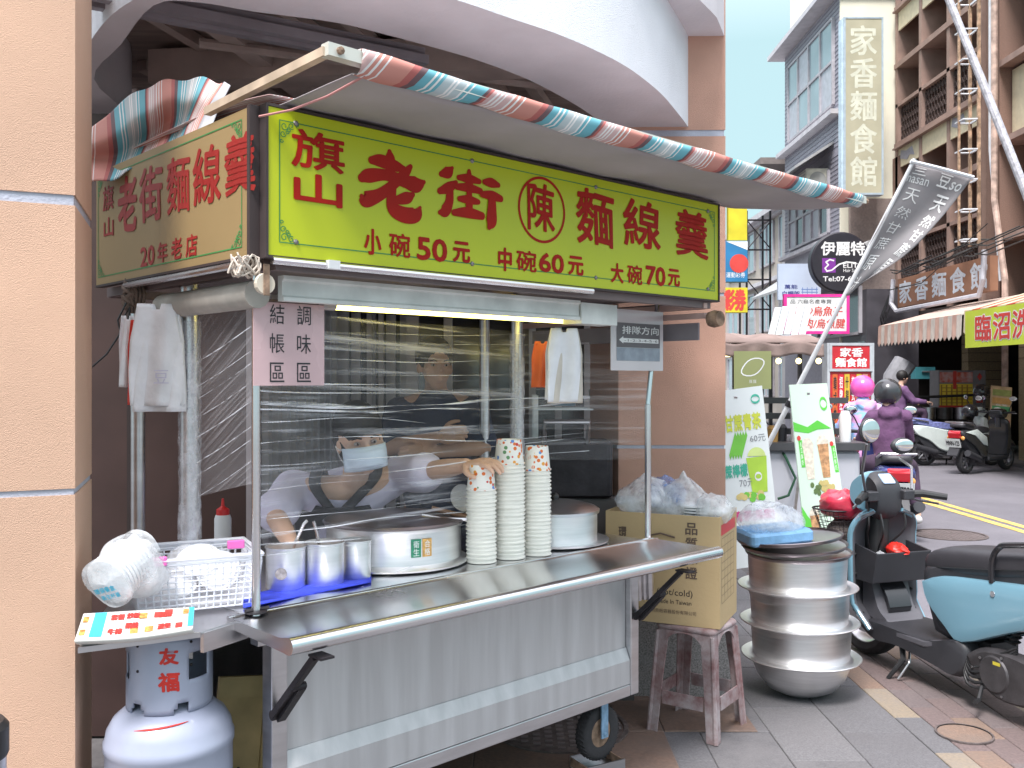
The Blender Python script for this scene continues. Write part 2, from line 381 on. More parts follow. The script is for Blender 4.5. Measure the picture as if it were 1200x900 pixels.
# arcade interior
brown = M('dark_brown_metal', (.055, .03, .027), .45, 0, .15, 4, .05, 30)
brown2 = M('dark_brown_wall', (.06, .042, .042), .7, 0, .2, 3)
ceil_m = M('arcade_ceiling', (.36, .28, .25), .8, 0, .2, 5, stretch=(1, 6, 1))
B().box((-6, 5.6, 0), (1.2, 5.75, 3.4)).obj('back_wall', M('taupe_back_wall', (.26, .21, .21), .7, 0, .2, 2), bld)
B().box((-4, 3.95, 0), (-1.62, 4.0, 2.62)).obj('door_panel', brown, bld)
B().box((-1.605, 3.955, 0), (-1.12, 4.0, 2.62)).obj('door_panel', brown, bld)
B().box((-1.62, 3.948, 0), (-1.605, 4.0, 2.62)).obj('door_seam', M('brown_seam', (.03, .02, .02), .5), bld)
B().box((-1.12, 3.955, 0), (-1.08, 5.6, 2.62)).obj('side_wall', M('grey_lilac_wall', (.36, .32, .34), .6, 0, .15, 3), bld)
for i in range(9): B().box((-1.078, 4.05+.17*i, .1), (-1.05, 4.05+.17*i+.06, 2.3)).obj('shutter_slat', M('pale_shutter', (.55, .53, .56), .5, .2), bld)
B().prism([(-5, 5.75), (-5, 4.2)]+[(p[0], p[1]+.005) for p in iD]+[(.98, 4.9), (.98, 5.75)], 3.04, 3.18).obj('ceiling', ceil_m, bld)
B().box((-5, 2.6, 3.5), (2.0, 9.0, 6.2)).obj('upper_floor', whitest, bld) if False else None
bm_ = M('ceiling_beam_wood', (.50, .40, .36), .75, 0, .15, 6)
for i in range(9):
    ys_ = min(iD, key=lambda p: abs(p[0]-(-2.0+.22*i)))[1]+.05; B().bar((-2.0+.22*i, ys_, 3.01), (-2.0+.22*i+.25*(5.5-ys_), 5.5, 3.01), .05).obj('ceiling_batten', bm_, bld)
B().bar((-1.65, 4.35, 2.93), (.5, 4.1, 2.93), .15).obj('ceiling_beam', bm_, bld)
B().bar((-1.25, 3.45, 2.95), (-.9, 5.5, 2.95), .09).obj('ceiling_beam', bm_, bld)
B().tube([(-1.3, 3.9, 2.90), (.5, 4.6, 2.90)], .022).obj('ceiling_pipe', bm_, bld)
rail = M('grey_shutter_rail', (.36, .33, .36), .5, .3)
b = B(); p, q = Vector((-1.6, 2.97, 2.76)), Vector((-.357, 3.74, 2.76)); dr = (q-p).normalized(); nn = Vector((-dr.y, dr.x, 0))
for k in (-1, 1): b.bar(p+nn*.04*k, q+nn*.04*k, .035)
b.bar(p+Vector((0, 0, .03)), q+Vector((0, 0, .03)), .05); b.obj('shutter_rail', rail, bld)
# back windows and shutters seen through the stall
gl = M('dark_window_glass', (.05, .05, .055), .08, 0, .3, 2, spec=.8)
alu = M('aluminium_frame', (.42, .40, .41), .4, .5)
def window(parent, x0, x1, z0, z1, y, mull=1, fr=alu, g=gl, t=.04, trans=0):
    w_ = B(); w_.box((x0, y-.05, z0), (x0+t, y, z1)); w_.box((x1-t, y-.05, z0), (x1, y, z1)); w_.box((x0+t, y-.048, z0), (x1-t, y, z0+t)); w_.box((x0+t, y-.048, z1-t), (x1-t, y, z1))
    for i in range(mull):
        xm = x0+(x1-x0)*(i+1)/(mull+1); w_.box((xm-t/2, y-.044, z0+t), (xm+t/2, y, z1-t))
    for i in range(trans):
        zm = z0+(z1-z0)*(i+1)/(trans+1); w_.box((x0+t, y-.04, zm-t/3), (x1-t, y, zm+t/3))
    o = w_.obj('window', fr, parent); B().box((x0+t/2, y-.02, z0+t/2), (x1-t/2, y-.005, z1-t/2)).obj('pane', g, o); return o
window(bld, -1.03, -.62, .3, 1.97, 5.58, 3); window(bld, -.6, .05, .9, 2.0, 5.58, 2); window(bld, .1, .62, .9, 2.0, 5.58, 2)
b = B()
for i in range(6):
    x = -1.0+i*.065; b.box((x, 5.2, .2), (x+.028, 5.23, 2.0))
b.obj('shutter_bars', alu, bld)
B().box((-.56, 5.0, .2), (-.50, 5.05, 3.3)).obj('steel_upright', alu, bld); B().box((-.36, 5.0, .2), (-.32, 5.05, 3.3)).obj('steel_upright', alu, bld)
B().box((-.8, 5.1, 1.94), (.1, 5.14, 2.12)).obj('shutter_box', alu, bld)
# ================================================================ NOODLE CART
def uvgrid(fn, nu, nv, name, mat, parent=None, th=0, smooth=True, **kw):
    b = B().grid(fn, nu, nv); o = b.obj(name, mat, parent, smooth=smooth, ang=180, **kw); me = o.data
    uv = me.uv_layers.new(name='uv'); n1 = nu+1
    for lp in me.loops:
        i = lp.vertex_index; uv.data[lp.index].uv = ((i % n1)/nu, (i//n1)/nv)
    if th: solid(o, th)
    return o
def cat2(P, u, v):
    """catmull-rom surface through a table of points"""
    def cr(A, t):
        n = len(A)-1; x = min(max(t*n, 0), n-1e-6); i = int(x); f = x-i
        p0, p1, p2, p3 = A[max(i-1, 0)], A[i], A[i+1], A[min(i+2, n)]
        return p1*1.0+(p2-p0)*(.5*f)+(p0*2-p1*5+p2*4-p3)*(.5*f*f)+(p1*3-p0-p2*3+p3)*(.5*f**3)
    return cr([cr(r, u) for r in P], v)
def stripemat(name, rep, shear=0.0, dim=1.0):
    m = bpy.data.materials.new(name); m.use_nodes = True; n = m.node_tree; b = n.nodes['Principled BSDF']; b.inputs['Roughness'].default_value = .75
    t = n.nodes.new('ShaderNodeUVMap'); s = n.nodes.new('ShaderNodeSeparateXYZ'); n.links.new(t.outputs[0], s.inputs[0])
    a = n.nodes.new('ShaderNodeMath'); a.operation = 'MULTIPLY_ADD'; a.inputs[1].default_value = shear; n.links.new(s.outputs[1], a.inputs[0]); n.links.new(s.outputs[0], a.inputs[2])
    c = n.nodes.new('ShaderNodeMath'); c.operation = 'MULTIPLY'; c.inputs[1].default_value = rep; n.links.new(a.outputs[0], c.inputs[0])
    f = n.nodes.new('ShaderNodeMath'); f.operation = 'FRACT'; n.links.new(c.outputs[0], f.inputs[0])
    r = n.nodes.new('ShaderNodeValToRGB'); r.color_ramp.interpolation = 'CONSTANT'; n.links.new(f.outputs[0], r.inputs[0]); n.links.new(r.outputs[0], b.inputs['Base Color'])
    sal, blush, wh, dk, te, pale, red = (.52, .22, .18), (.55, .36, .35), (.72, .69, .68), (.14, .08, .09), (.13, .37, .44), (.42, .48, .50), (.40, .11, .10)
    seq = [(0, blush), (.03, wh), (.045, blush), (.06, wh), (.075, blush), (.09, wh), (.105, blush), (.15, wh), (.165, sal), (.19, wh), (.205, sal), (.235, wh), (.25, sal), (.40, red), (.45, dk), (.50, te), (.56, wh), (.575, te), (.60, wh), (.615, te), (.64, pale), (.70, wh), (.715, pale), (.73, wh), (.745, pale), (.80, wh), (.815, te), (.84, wh), (.855, te), (.95, dk), (.975, red)]
    e = r.color_ramp.elements
    while len(e) < len(seq): e.new(.5)
    for k, (p, c_) in enumerate(seq): e[k].position = p
    for k, (p, c_) in enumerate(seq): e[k].color = lin(tuple(x*dim for x in c_))
    return m
steel = M('brushed_steel', (.62, .61, .63), .30, 1.0, .10, 5, .03, 200, stretch=(1, 1, 6))
steelP = M('steel_panel_worn', (.60, .585, .60), .55, .7, .10, 3, .05, 30, stretch=(7, 7, .6))
steelC = M('steel_counter', (.74, .74, .76), .22, 1.0, .06, 3, .04, 9)
alup = M('spun_aluminium', (.80, .80, .81), .38, 1.0, .06, 4, .04, 60, stretch=(1, 1, 20))
chrome = M('chrome_tube', (.72, .71, .73), .18, 1.0, .05, 4)
black = M('black_plastic', (.02, .02, .022), .45, 0, .2, 8)
blackm = M('black_iron', (.035, .03, .035), .5, .5, .3, 12, .1)
rubber = M('rubber_tyre', (.035, .033, .036), .85, 0, .2, 20, .2, 80)
rust = M('rusty_steel', (.30, .20, .14), .8, .3, .5, 25, .3, 60)
galv = M('galvanised_beam', (.66, .67, .65), .55, .1, .15, 9, .1, 40)
white_pl = M('white_plastic', (.75, .75, .77), .4, 0, .04, 5)
cream = M('cream_paint', (.62, .55, .45), .6, 0, .12, 8)

cart = thing('noodle_cart', 'long stainless steel food cart with lime yellow sign and striped awning', 'food cart', OC, CARTROT)
# body
L_, DP = 1.56, .95
b = B(); b.box((.05, .022, .455), (1.51, .03, .80)); b.obj('front_panel', steelP, cart)
b = B(); b.loft([[(.05, .0, .345), (1.51, .0, .345), (1.51, .02, .345), (.05, .02, .345)], [(.05, .0, .435), (1.51, .0, .435), (1.51, .02, .435), (.05, .02, .435)], [(.05, .018, .48), (1.51, .018, .48), (1.51, .021, .48), (.05, .021, .48)]])
b.obj('lower_front_panel', steelP, cart)
for x in (0, 1.512): bev(B().box((x, -.004, .30), (x+.048, .05, .83)).obj('corner_post', steel, cart), .004)
for x in (0, 1.512): B().box((x, DP-.05, .30), (x+.048, DP, .83)).obj('corner_post', steel, cart)
bev(B().box((.05, -.003, .30), (1.51, .05, .343)).obj('bottom_rail', steel, cart), .003)
B().box((-.002, .052, .30), (.02, DP-.052, .34)).obj('bottom_rail', steel, cart)
B().box((1.54, .052, .30), (1.558, DP-.052, .80)).obj('side_panel', steelP, cart)
B().box((.004, .40, .34), (.02, DP-.052, .80)).obj('side_panel', steelP, cart)
B().box((.03, .03, .302), (1.53, DP-.03, .32)).obj('floor_plate', steelP, cart)
B().box((.05, DP-.03, .33), (1.51, DP-.01, .83)).obj('back_panel', steelP, cart)
# counter and folding front shelf
bev(B().box((-.03, .085, .825), (1.72, DP+.05, .858)).obj('counter_top', steelC, cart), .003)
b = B(); Y0 = -.235
sec = [(.075, .834), (.075, .860), (.055, .866), (.045, .860)] + [(-.19, .860)] + [(-.215+.0, .864)] + [(-.235-.022*math.sin(q), .846+.022*math.cos(q)) for q in [math.pi*k/8 for k in range(9)]] + [(-.21, .826)]
x0, x1 = -.085, 1.75
b.loft([[(x0+.0*i, y, z) for i, (y, z) in enumerate(sec)], [(x1, y, z) for y, z in sec]])
o = b.obj('folding_shelf', steelC, cart, smooth=True, ang=40)
B().tube([(x0, .08, .857), (x1, .08, .857)], .008, 8).obj('hinge', chrome, cart, smooth=True)
B().box((-.05, -.02, .795), (1.70, .02, .822)).obj('shelf_support_rail', steel, cart)
for xx in (.012, 1.545):
    br = B(); br.tube([(xx-.012, -.012, .60), (xx-.012, -.22, .80)], .012, 4, sq=True); br.tube([(xx+.006, -.014, .59), (xx+.006, -.12, .70)], .017, 4, sq=True); br.lathe([(.001, -.02), (.014, -.018), (.014, .02), (.001, .022)], (xx, -.012, .60), 10, axis=0); br.lathe([(.001, -.02), (.01, -.018), (.01, .02), (.001, .022)], (xx, -.12, .70), 10, axis=0)
    br.box((xx-.02, -.26, .80), (xx+.02, -.20, .806)); br.obj('folding_bracket', blackm, cart)
for k, xx in enumerate((1.66, 1.69, 1.72)): B().tube([(xx-.04, .05, .80), (xx+.03, .10, .62)], .012 if k < 2 else .022, 8).obj('folded_strut', steel, cart)
# castors
bluep = M('worn_blue_paint', (.22, .36, .52), .6, .1, .3, 30, .1)
for (cx_, cy_) in ((1.46, .12), (.10, .12), (1.46, .84), (.10, .84)):
    wt = B().lathe([(.055, -.02), (.085, -.026), (.10, -.022), (.104, -.012), (.104, .012), (.10, .022), (.085, .026), (.055, .02)], (cx_, cy_, .145), 28, axis=1)
    wo_ = wt.obj('tyre', rubber, cart, smooth=True, ang=60)
    tr = B()
    for k in range(36):
        q = 2*math.pi*k/36; c_, s_ = math.cos(q), math.sin(q)
        for sg in (-1, 1): tr.tube([(cx_+c_*.105, cy_+sg*.004, .145+s_*.105), (cx_+math.cos(q+.1)*.101, cy_+sg*.022, .145+math.sin(q+.1)*.101)], .0035, 4)
    tr.obj('tread', rubber, wo_)
    B().lathe([(.001, -.012), (.02, -.02), (.055, -.018), (.057, .018), (.02, .02), (.001, .012)], (cx_, cy_, .145), 20, axis=1).obj('rim', rust, wo_)
    fk = B(); fk.box((cx_-.018, cy_-.040, .13), (cx_+.018, cy_-.034, .27)); fk.box((cx_-.018, cy_+.034, .13), (cx_+.018, cy_+.040, .27)); fk.box((cx_-.05, cy_-.04, .27), (cx_+.05, cy_+.05, .298)); fk.lathe([(.001, -.045), (.009, -.043), (.009, -.035)], (cx_, cy_, .145), 8, axis=1)
    fk.obj('castor_fork', bluep, cart)
# wheel block
wb = thing('wheel_chock', 'grey metal channel under the right front wheel of the steel cart', 'wheel chock', toW(1.46, .12, 0), CARTROT-.25)
ch = B(); ch.box((-.085, -.065, 0), (.085, .065, .006)); ch.box((-.085, -.065, .006), (.085, -.059, .045)); ch.box((-.085, .059, .006), (.085, .065, .045)); ch.obj('channel', steel, wb); B().box((-.085, -.059, .0065), (-.08, .059, .04)).obj('end_plate', rust, wb); B().box((.08, -.059, .0065), (.085, .059, .04)).obj('end_plate', rust, wb)

# canopy frame and posts
ZS0, ZS1, TS, SL, SR = 1.82, 2.20, -.11, -.07, 1.93
for s_, t_, r_, m_ in ((-.018, .05, .012, chrome), (1.30, .40, .024, steel), (0, .50, .027, steel), (1.62, DP, .024, steel), (0.02, DP, .024, steel)):
    B().tube([(s_, t_, .858), (s_, t_, 1.80)], r_, 12).obj('canopy_post', m_, cart, smooth=True)
p0, p1 = CT(763, 628, .1), CT(775, 352, .1)
B().tube([(p0.x-.02, p0.y, .862), (p0.x-.02, p0.y, 1.40)], .013, 10).obj('folding_pole', chrome, cart, smooth=True)
B().tube([(p0.x-.02, p0.y, 1.40), (p1.x-.02, p1.y, 1.85)], .010, 10).obj('folding_pole', chrome, cart, smooth=True)
b = B(); b.lathe([(.001, 0), (.03, 0), (.03, .004), (.001, .006)], (-.018, .05, .868), 12); b.tube([(-.05, .05, .875), (.02, .05, .875)], .006, 6); b.obj('pole_foot', blackm, cart)
fr = B()
for y_ in (TS+.03, DP+.1):
    fr.bar((SL+.03, y_, 1.80), (SR-.03, y_, 1.80), .03)
for x_ in (SL+.03, SR-.03, .9): fr.bar((x_, TS+.05, 1.80), (x_, DP+.08, 1.80), .03)
fr.obj('canopy_frame', M('brown_frame', (.17, .13, .13), .6, .3), cart)
B().box((SL+.01, TS+.01, 2.10), (SR-.01, DP+.1, 2.13)).obj('canopy_roof', M('canopy_roof_board', (.17, .15, .15), .8), cart)
B().box((SL+.02, TS+.02, 1.835), (SR-.02, DP+.08, 1.845)).obj('canopy_ceiling', M('canopy_ceiling_board', (.14, .12, .125), .7), cart)
# white steel channel and tube under the sign
b = B()
secb = [(0, 1.712), (0, 1.722), (.008, 1.728), (.008, 1.765), (0, 1.771), (0, 1.781), (.03, 1.781), (.03, 1.712)]
b.loft([[( .02, -.03+y, z) for y, z in secb], [(1.20, -.03+y, z) for y, z in secb]]); b.obj('white_channel', galv, cart)
B().box((1.205, -.03, 1.70), (1.40, .06, 1.775)).obj('channel_end_box', galv, cart)
B().tube([(-.06, -.112, 1.806), (1.17, -.112, 1.806)], .0105, 10).obj('conduit', chrome, cart, smooth=True)
B().box((.10, -.128, 1.797), (.135, -.100, 1.82)).obj('conduit_clip', white_pl, cart)
B().tube([(SL-.03, -.05, 1.80), (SL-.03, .75, 1.80)], .0105, 10).obj('conduit', chrome, cart, smooth=True)
B().tube([(-.03, .02, 1.73), (-.03, .62, 1.73)], .038, 14).obj('roller_blind', M('cream_roller', (.45, .42, .38), .6, 0, .2, 9), cart, smooth=True)
for z_, y_ in ((1.795, .0), (1.755, .02)): B().bar((1.86, -.1, z_), (1.86, DP+.05, z_), .022).obj('side_rail', M('pink_primer_rail', (.48, .33, .30), .6, .1), cart)
B().box((1.88, -.05, 1.66), (1.89, .9, 1.73)).obj('side_flap', M('grey_side_flap', (.22, .20, .22), .7), cart)
B().lathe([(.001, -.03), (.03, -.03), (.035, 0), (.03, .02), (.001, .02)], (1.86, -.14, 1.74), 12, axis=1).obj('rusty_hook', rust, cart)
# fluorescent tube
pA, pB = CT(392, 357, .12), CT(665, 376, .12)
lz = .5*(pA.z+pB.z)
B().box((pA.x-.05, .105, lz+.018), (pB.x+.06, .135, lz+.034)).obj('lamp_batten', M('peach_batten', (.55, .42, .36), .6), cart)
lt = M('fluorescent_tube', (1, 1, .8), .4, 0, 0, emit=(1.0, .86, .17), es=3.2)
tb = B().tube([(pA.x, .12, lz), (pB.x, .12, lz)], .0135, 12).obj('light_tube', lt, cart, smooth=True)
for xx, d in ((pA.x, -.045), (pB.x, .045)): B().tube([(xx+d*.02, .12, lz), (xx+d, .12, lz)], .016, 10).obj('tube_holder', M('grey_holder', (.38, .36, .36), .6), tb)
# front sign
def acrylic(name, col, em):
    m = M(name, col, .32, 0, .04, 1.5, 0, coat=.0); return m
lime = acrylic('lime_sign_board', (.50, .565, .010), 0)
red = M('sign_red', (.40, .014, .008), .55, 0, .1, 6, spec=.2)
green = M('sign_green', (.05, .24, .07), .45)
sb = B().box((SL, TS, ZS0), (SR, TS+.03, ZS1)).obj('front_sign', lime, cart)
wedge = M('sign_edge_dark', (.05, .035, .035), .6)
e = B(); e.box((SL-.008, TS-.004, ZS0-.008), (SL-.001, TS+.04, ZS1+.006)); e.box((SL, TS-.003, ZS0-.008), (SR, TS+.03, ZS0-.001)); e.box((SL, TS-.003, ZS1+.001), (SR, TS+.03, ZS1+.008)); e.box((SR+.001, TS-.004, ZS0-.008), (SR+.008, TS+.04, ZS1+.006)); e.obj('sign_edge', wedge, sb)
PF = front(TS)
def brush(P, strokes, x0, y0, x1, y1, wd):
    b = B(); H_ = y1-y0; W_ = x1-x0
    for si, st in enumerate(strokes):
        D_ = dense([(p[0], p[1], p[2]) for p in st], 8); Lf, Rt = [], []
        n = len(D_)
        for i, (x, y, w_) in enumerate(D_):
            xa, ya, _ = D_[max(i-1, 0)]; xb, yb, _ = D_[min(i+1, n-1)]
            dx, dy = (xb-xa)*W_, (yb-ya)*H_; l = math.hypot(dx, dy) or 1; nx, ny = -dy/l, dx/l
            q = w_*wd
            Lf.append((x0+x*W_+nx*q, y0+y*H_+ny*q)); Rt.append((x0+x*W_-nx*q, y0+y*H_-ny*q))
        h = .0002*si
        for i in range(n-1): b.add([P(*Lf[i], h), P(*Rt[i], h), P(*Rt[i+1], h), P(*Lf[i+1], h)], [(0, 1, 2, 3)])
        for x, y, w_ in (D_[0], D_[-1]):
            c_ = (x0+x*W_, y0+y*H_); q = w_*wd
            b.add([P(c_[0]+q*math.cos(6.2832*k/14), c_[1]+q*math.sin(6.2832*k/14), h+.0001) for k in range(14)], [tuple(range(14))])
    return b
LAO = [[(.44, 1.02, .6), (.45, .90, 1.4), (.45, .62, 1.2)], [(.14, .82, .9), (.30, .84, 1.5), (.55, .80, 1.3), (.68, .79, .6)], [(-.02, .50, 1.0), (.10, .56, 1.6), (.38, .62, 1.3), (.70, .57, 1.5), (.90, .55, 1.9), (1.04, .62, .5)],
       [(.80, .84, .6), (.70, .70, 1.2), (.50, .48, 1.2), (.28, .28, 1.4), (.04, .16, 1.8), (-.02, .20, .6)], [(.50, .42, .9), (.47, .22, 1.4), (.52, .06, 1.7), (.72, .0, 1.9), (.90, .04, 1.7), (.97, .17, .4)], [(.84, .37, .6), (.74, .30, 1.4), (.56, .23, 1.0)]]
JIE = [[(.20, 1.0, .4), (.13, .90, 1.3), (.02, .84, .6)], [(.26, .74, .5), (.15, .62, 1.2), (.0, .52, .7)], [(.16, .60, 1.0), (.15, .35, 1.1), (.08, .16, 1.3), (.0, .12, .5)],
       [(.30, .84, .6), (.46, .86, 1.0), (.64, .84, .6)], [(.47, 1.0, .5), (.47, .8, 1.1), (.47, .62, .9)], [(.27, .66, .7), (.46, .68, 1.0), (.66, .66, .7)], [(.31, .44, .6), (.46, .45, 1.0), (.62, .44, .6)], [(.47, .58, .8), (.47, .35, 1.0), (.47, .2, .9)], [(.22, .16, .7), (.44, .2, 1.2), (.68, .18, .9)],
       [(.72, .85, .6), (.84, .86, 1.1), (.96, .84, .6)], [(.68, .60, .7), (.85, .61, 1.1), (1.0, .58, .8)], [(.85, .60, 1.0), (.85, .35, 1.3), (.84, .10, 1.5), (.80, -.02, .6)]]
def wavy(x, y, w_, h_): return x+.018*h_*math.sin(6*y/h_+1)+.03*h_*(y/h_-.5)*(x/w_-.5), y+.03*h_*math.sin(3.1*x/w_+.5)-.02*h_
def srect(a, px0, px1, py0, py1):
    m, n = (px0+px1)/2, (py0+py1)/2
    return CT(px0, n, TS).x, CT(m, py1, TS).z, CT(px1, n, TS).x, CT(m, py0, TS).z
def stx(c, r, bold, warp=None, n=8): text(sb, c, *srect(0, *r), PF, red, bold, n, res=3, warp=warp)
stx('旗', (342, 403, 156, 199), .024); stx('山', (345, 400, 206, 239), .045)
brush(PF, LAO, *srect(0, 425, 494, 180, 250), .0125).obj('lettering', red, sb)
brush(PF, JIE, *srect(0, 515, 586, 201, 262), .0140).obj('lettering', red, sb)
stx('陳', (618, 649, 216, 270), .018, wavy); stx('麵', (676, 718, 224, 286), .022, wavy); stx('線', (731, 773, 236, 290), .022, wavy); stx('羹', (792, 829, 248, 300), .020, wavy)
stx('小', (427, 446, 269, 298), .032); stx('碗', (456, 480, 274, 301), .022); stx('50', (489, 523, 280, 305), .045); stx('元', (531, 550, 284, 307), .04)
stx('中', (584, 599, 291, 317), .035); stx('碗', (605, 628, 294, 318), .022); stx('60', (632, 660, 298, 319), .045); stx('元', (666, 683, 301, 322), .04)
stx('大', (716, 730, 309, 331), .035); stx('碗', (735, 752, 311, 333), .022); stx('70', (757, 779, 313, 334), .045); stx('元', (783, 796, 316, 335), .04)
r0 = srect(0, 609, 660, 213, 279); cxx, czz = (r0[0]+r0[2])/2, (r0[1]+r0[3])/2
rg = B(); K = 48; ra = (r0[2]-r0[0])/2+.004; rz = (r0[3]-r0[1])/2+.012
for k in range(K):
    q0, q1 = 6.28319*k/K, 6.28319*(k+1)/K
    rg.add([PF(cxx+math.cos(q)*(ra+d), czz+math.sin(q)*(rz+d), .0003) for q, d in ((q0, -.0045), (q1, -.0045), (q1, .0045), (q0, .0045))], [(0, 1, 2, 3)])
rg.obj('emblem_ring', red, sb)
def pline(b, P, pts, wd, h=0):
    for i in range(len(pts)-1):
        (xa, ya), (xb, yb) = pts[i], pts[i+1]; l = math.hypot(xb-xa, yb-ya) or 1; nx, ny = -(yb-ya)/l*wd/2, (xb-xa)/l*wd/2
        ex_, ey_ = (xb-xa)/l*wd*.3, (yb-ya)/l*wd*.3
        b.add([P(xa+nx-ex_, ya+ny-ey_, h+i*1e-5), P(xa-nx-ex_, ya-ny-ey_, h+i*1e-5), P(xb-nx+ex_, yb-ny+ey_, h+i*1e-5), P(xb+nx+ex_, yb+ny+ey_, h+i*1e-5)], [(0, 1, 2, 3)])
    return b
def border(P, x0, x1, z0, z1, parent, mat, wd=.003, orn=.055):
    b = B(); m = orn*.55
    for a, c in (((x0+m, z0), (x1-m, z0)), ((x0+m, z1), (x1-m, z1)), ((x0, z0+m), (x0, z1-m)), ((x1, z0+m), (x1, z1-m))): pline(b, P, [a, c], wd)
    for cx_, cz_, sx, sz in ((x0, z0, 1, 1), (x1, z0, -1, 1), (x0, z1, 1, -1), (x1, z1, -1, -1)):
        def spir(ox, oz, r, a0, a1, dirn=1): return [(cx_+sx*(ox+r*(1-.65*k/14)*math.cos(a0+(a1-a0)*k/14)), cz_+sz*(oz+r*(1-.65*k/14)*math.sin(a0+(a1-a0)*k/14))) for k in range(15)]
        o_ = orn
        pline(b, P, [(cx_-sx*0, cz_+sz*o_), (cx_, cz_), (cx_+sx*o_, cz_)], wd*.9, .0002)
        for (ox, oz, r, a0, a1) in ((.25*o_, .25*o_, .2*o_, 0, 7), (.62*o_, .18*o_, .16*o_, 1, 8), (.18*o_, .62*o_, .16*o_, 0, 7), (.95*o_, .1*o_, .1*o_, 2, 8), (.1*o_, .95*o_, .1*o_, 0, 6), (.5*o_, .42*o_, .1*o_, 3, 9), (.4*o_, .5*o_, .1*o_, 0, 6)): pline(b, P, spir(ox, oz, r, a0, a1), wd*.8, .0003)
    b.obj('green_border', mat, parent)
border(PF, SL+.032, SR-.025, ZS0+.035, ZS1-.03, sb, green)
bt = B()
for x_, z_ in ((.01, 1.86), (.01, 2.17), (.62, 1.855), (.62, 2.17), (1.19, 1.855), (1.19, 2.17), (1.86, 2.17), (1.86, 1.86)): bt.lathe([(.001, -.006), (.006, -.004), (.008, 0)], (x_, TS, z_), 8, axis=1)
tag(bt.obj('bolts', M('bolt_grey', (.3, .28, .3), .4, .8), sb), kind='stuff')
# side sign (left): same acrylic as the front, its shade put into the colour
beige = M('side_sign_board_shaded', (.31, .215, .10), .45, 0, .10, 1.5)
TB = 1.00
ss_ = B().box((SL-.031, TS+.045, ZS0), (SL-.010, TB, ZS1)).obj('side_sign', beige, cart)
PS = lambda x, y, h: (SL-.0322-h, -x, y)
XS = SL-.032
def s2(c, r, bold, n=6, warp=None):
    m_, n_ = (r[0]+r[1])/2, (r[2]+r[3])/2
    text(ss_, c, -CS(r[0], n_, XS).y, CS(m_, r[3], XS).z, -CS(r[1], n_, XS).y, CS(m_, r[2], XS).z, PS, redd, bold, n, warp=warp)
redd = M('sign_red_side_shaded', (.30, .018, .015), .5, 0, .1, 6)  # sign red again, darkened to go with the shaded side board
s2('旗', (121, 133, 218, 246), .024); s2('山', (122, 133, 255, 277), .03); s2('老', (139, 160, 208, 270), .035, 6, wavy); s2('街', (164, 190, 196, 258), .028, 6, wavy); s2('麵', (196, 222, 184, 248), .02, 6, wavy); s2('線', (227, 258, 172, 238), .024, 6, wavy); s2('羹', (264, 299, 157, 225), .02, 6, wavy)
s2('20', (165, 181, 289, 311), .04); s2('年', (185, 196, 284, 307), .03); s2('老', (201, 213, 279, 303), .03); s2('店', (218, 231, 275, 300), .03)
border(PS, -TB+.02, -TS-.08, ZS0+.025, ZS1-.025, ss_, green, .0035)
e = B(); e.box((SL-.034, TS+.04, ZS0-.008), (SL-.008, TB, ZS0-.001)); e.box((SL-.036, TS+.030, ZS0-.008), (SL-.009, TS+.044, ZS1+.004)); e.obj('sign_edge', wedge, ss_)
# awning
AT, AZ, AS0, AS1 = -.44, 2.25, -.02, 2.47
fab = stripemat('striped_awning_cloth', 5.6, .036)
def tubefab(u, v):
    sec_ = [(.030, .017), (.0, .019), (-.017, .017), (-.021, .004), (-.016, -.012), (-.006, -.028), (.008, -.034), (.022, -.028)]
    x_ = v*7; i_ = min(int(x_), 6); f_ = x_-i_; dt = sec_[i_][0]*(1-f_)+sec_[i_+1][0]*f_; dz = sec_[i_][1]*(1-f_)+sec_[i_+1][1]*f_
    return (AS0+(AS1-AS0)*u, AT+dt*(1+.15*math.sin(u*37)), AZ+dz*(1+.12*math.sin(u*23+1)+.06*math.sin(u*71))-.006*math.sin(u*math.pi))
uvgrid(tubefab, 160, 14, 'awning_roll', fab, cart, .002)
grey_c = M('grey_awning_lining', (.38, .355, .37), .8, 0, .12, 3, .3, 8)
AB = toC(W(850, 243, 3.75))
def canv(u, v):
    s_ = AS0+(AS1-AS0)*u - v*(.02 if u > .5 else 0)
    if u > .78: s_ -= v*(u-.78)*.6
    t_ = AT+.02+v*(.42); z_ = AZ-.029+v*.004-.006*math.sin(v*math.pi)*(1+.5*math.sin(u*17))+.003*math.sin(u*40+v*5)+v*max(0, u-.8)*.12
    return (s_, t_, z_)
uvgrid(canv, 60, 10, 'awning_lining', grey_c, cart, .002)
def canv2(u, v):
    return (AS0-.03+(2.0-AS0)*u, TS+.03+v*(1.10), AZ-.01+.03*math.sin(v*3.1)+.004*math.sin(u*30+v*9))
uvgrid(canv2, 40, 12, 'awning_top', fab, cart, .002)
B().bar((AS0-.09, AT, AZ), (AS1+.03, AT, AZ), .030).obj('awning_bar', M('pale_bar', (.66, .66, .60), .5, .2), cart)
b = B(); b.lathe([(.001, 0), (.012, 0), (.012, .03), (.007, .04), (.001, .045)], (AS1+.03, AT, AZ), 10, axis=0); b.lathe([(.001, -.025), (.009, -.023), (.009, -.014)], (AS0-.06, AT, AZ), 8, axis=1); b.obj('awning_bar_end', rust, cart)
pe = CS(243, 131, AS0-.085)
B().bar((AS0-.085, AT+.0, AZ-.004), (AS0-.085, pe.y, pe.z), .021).obj('awning_arm', M('primer_arm', (.56, .44, .33), .6, .1, .2, 10), cart)
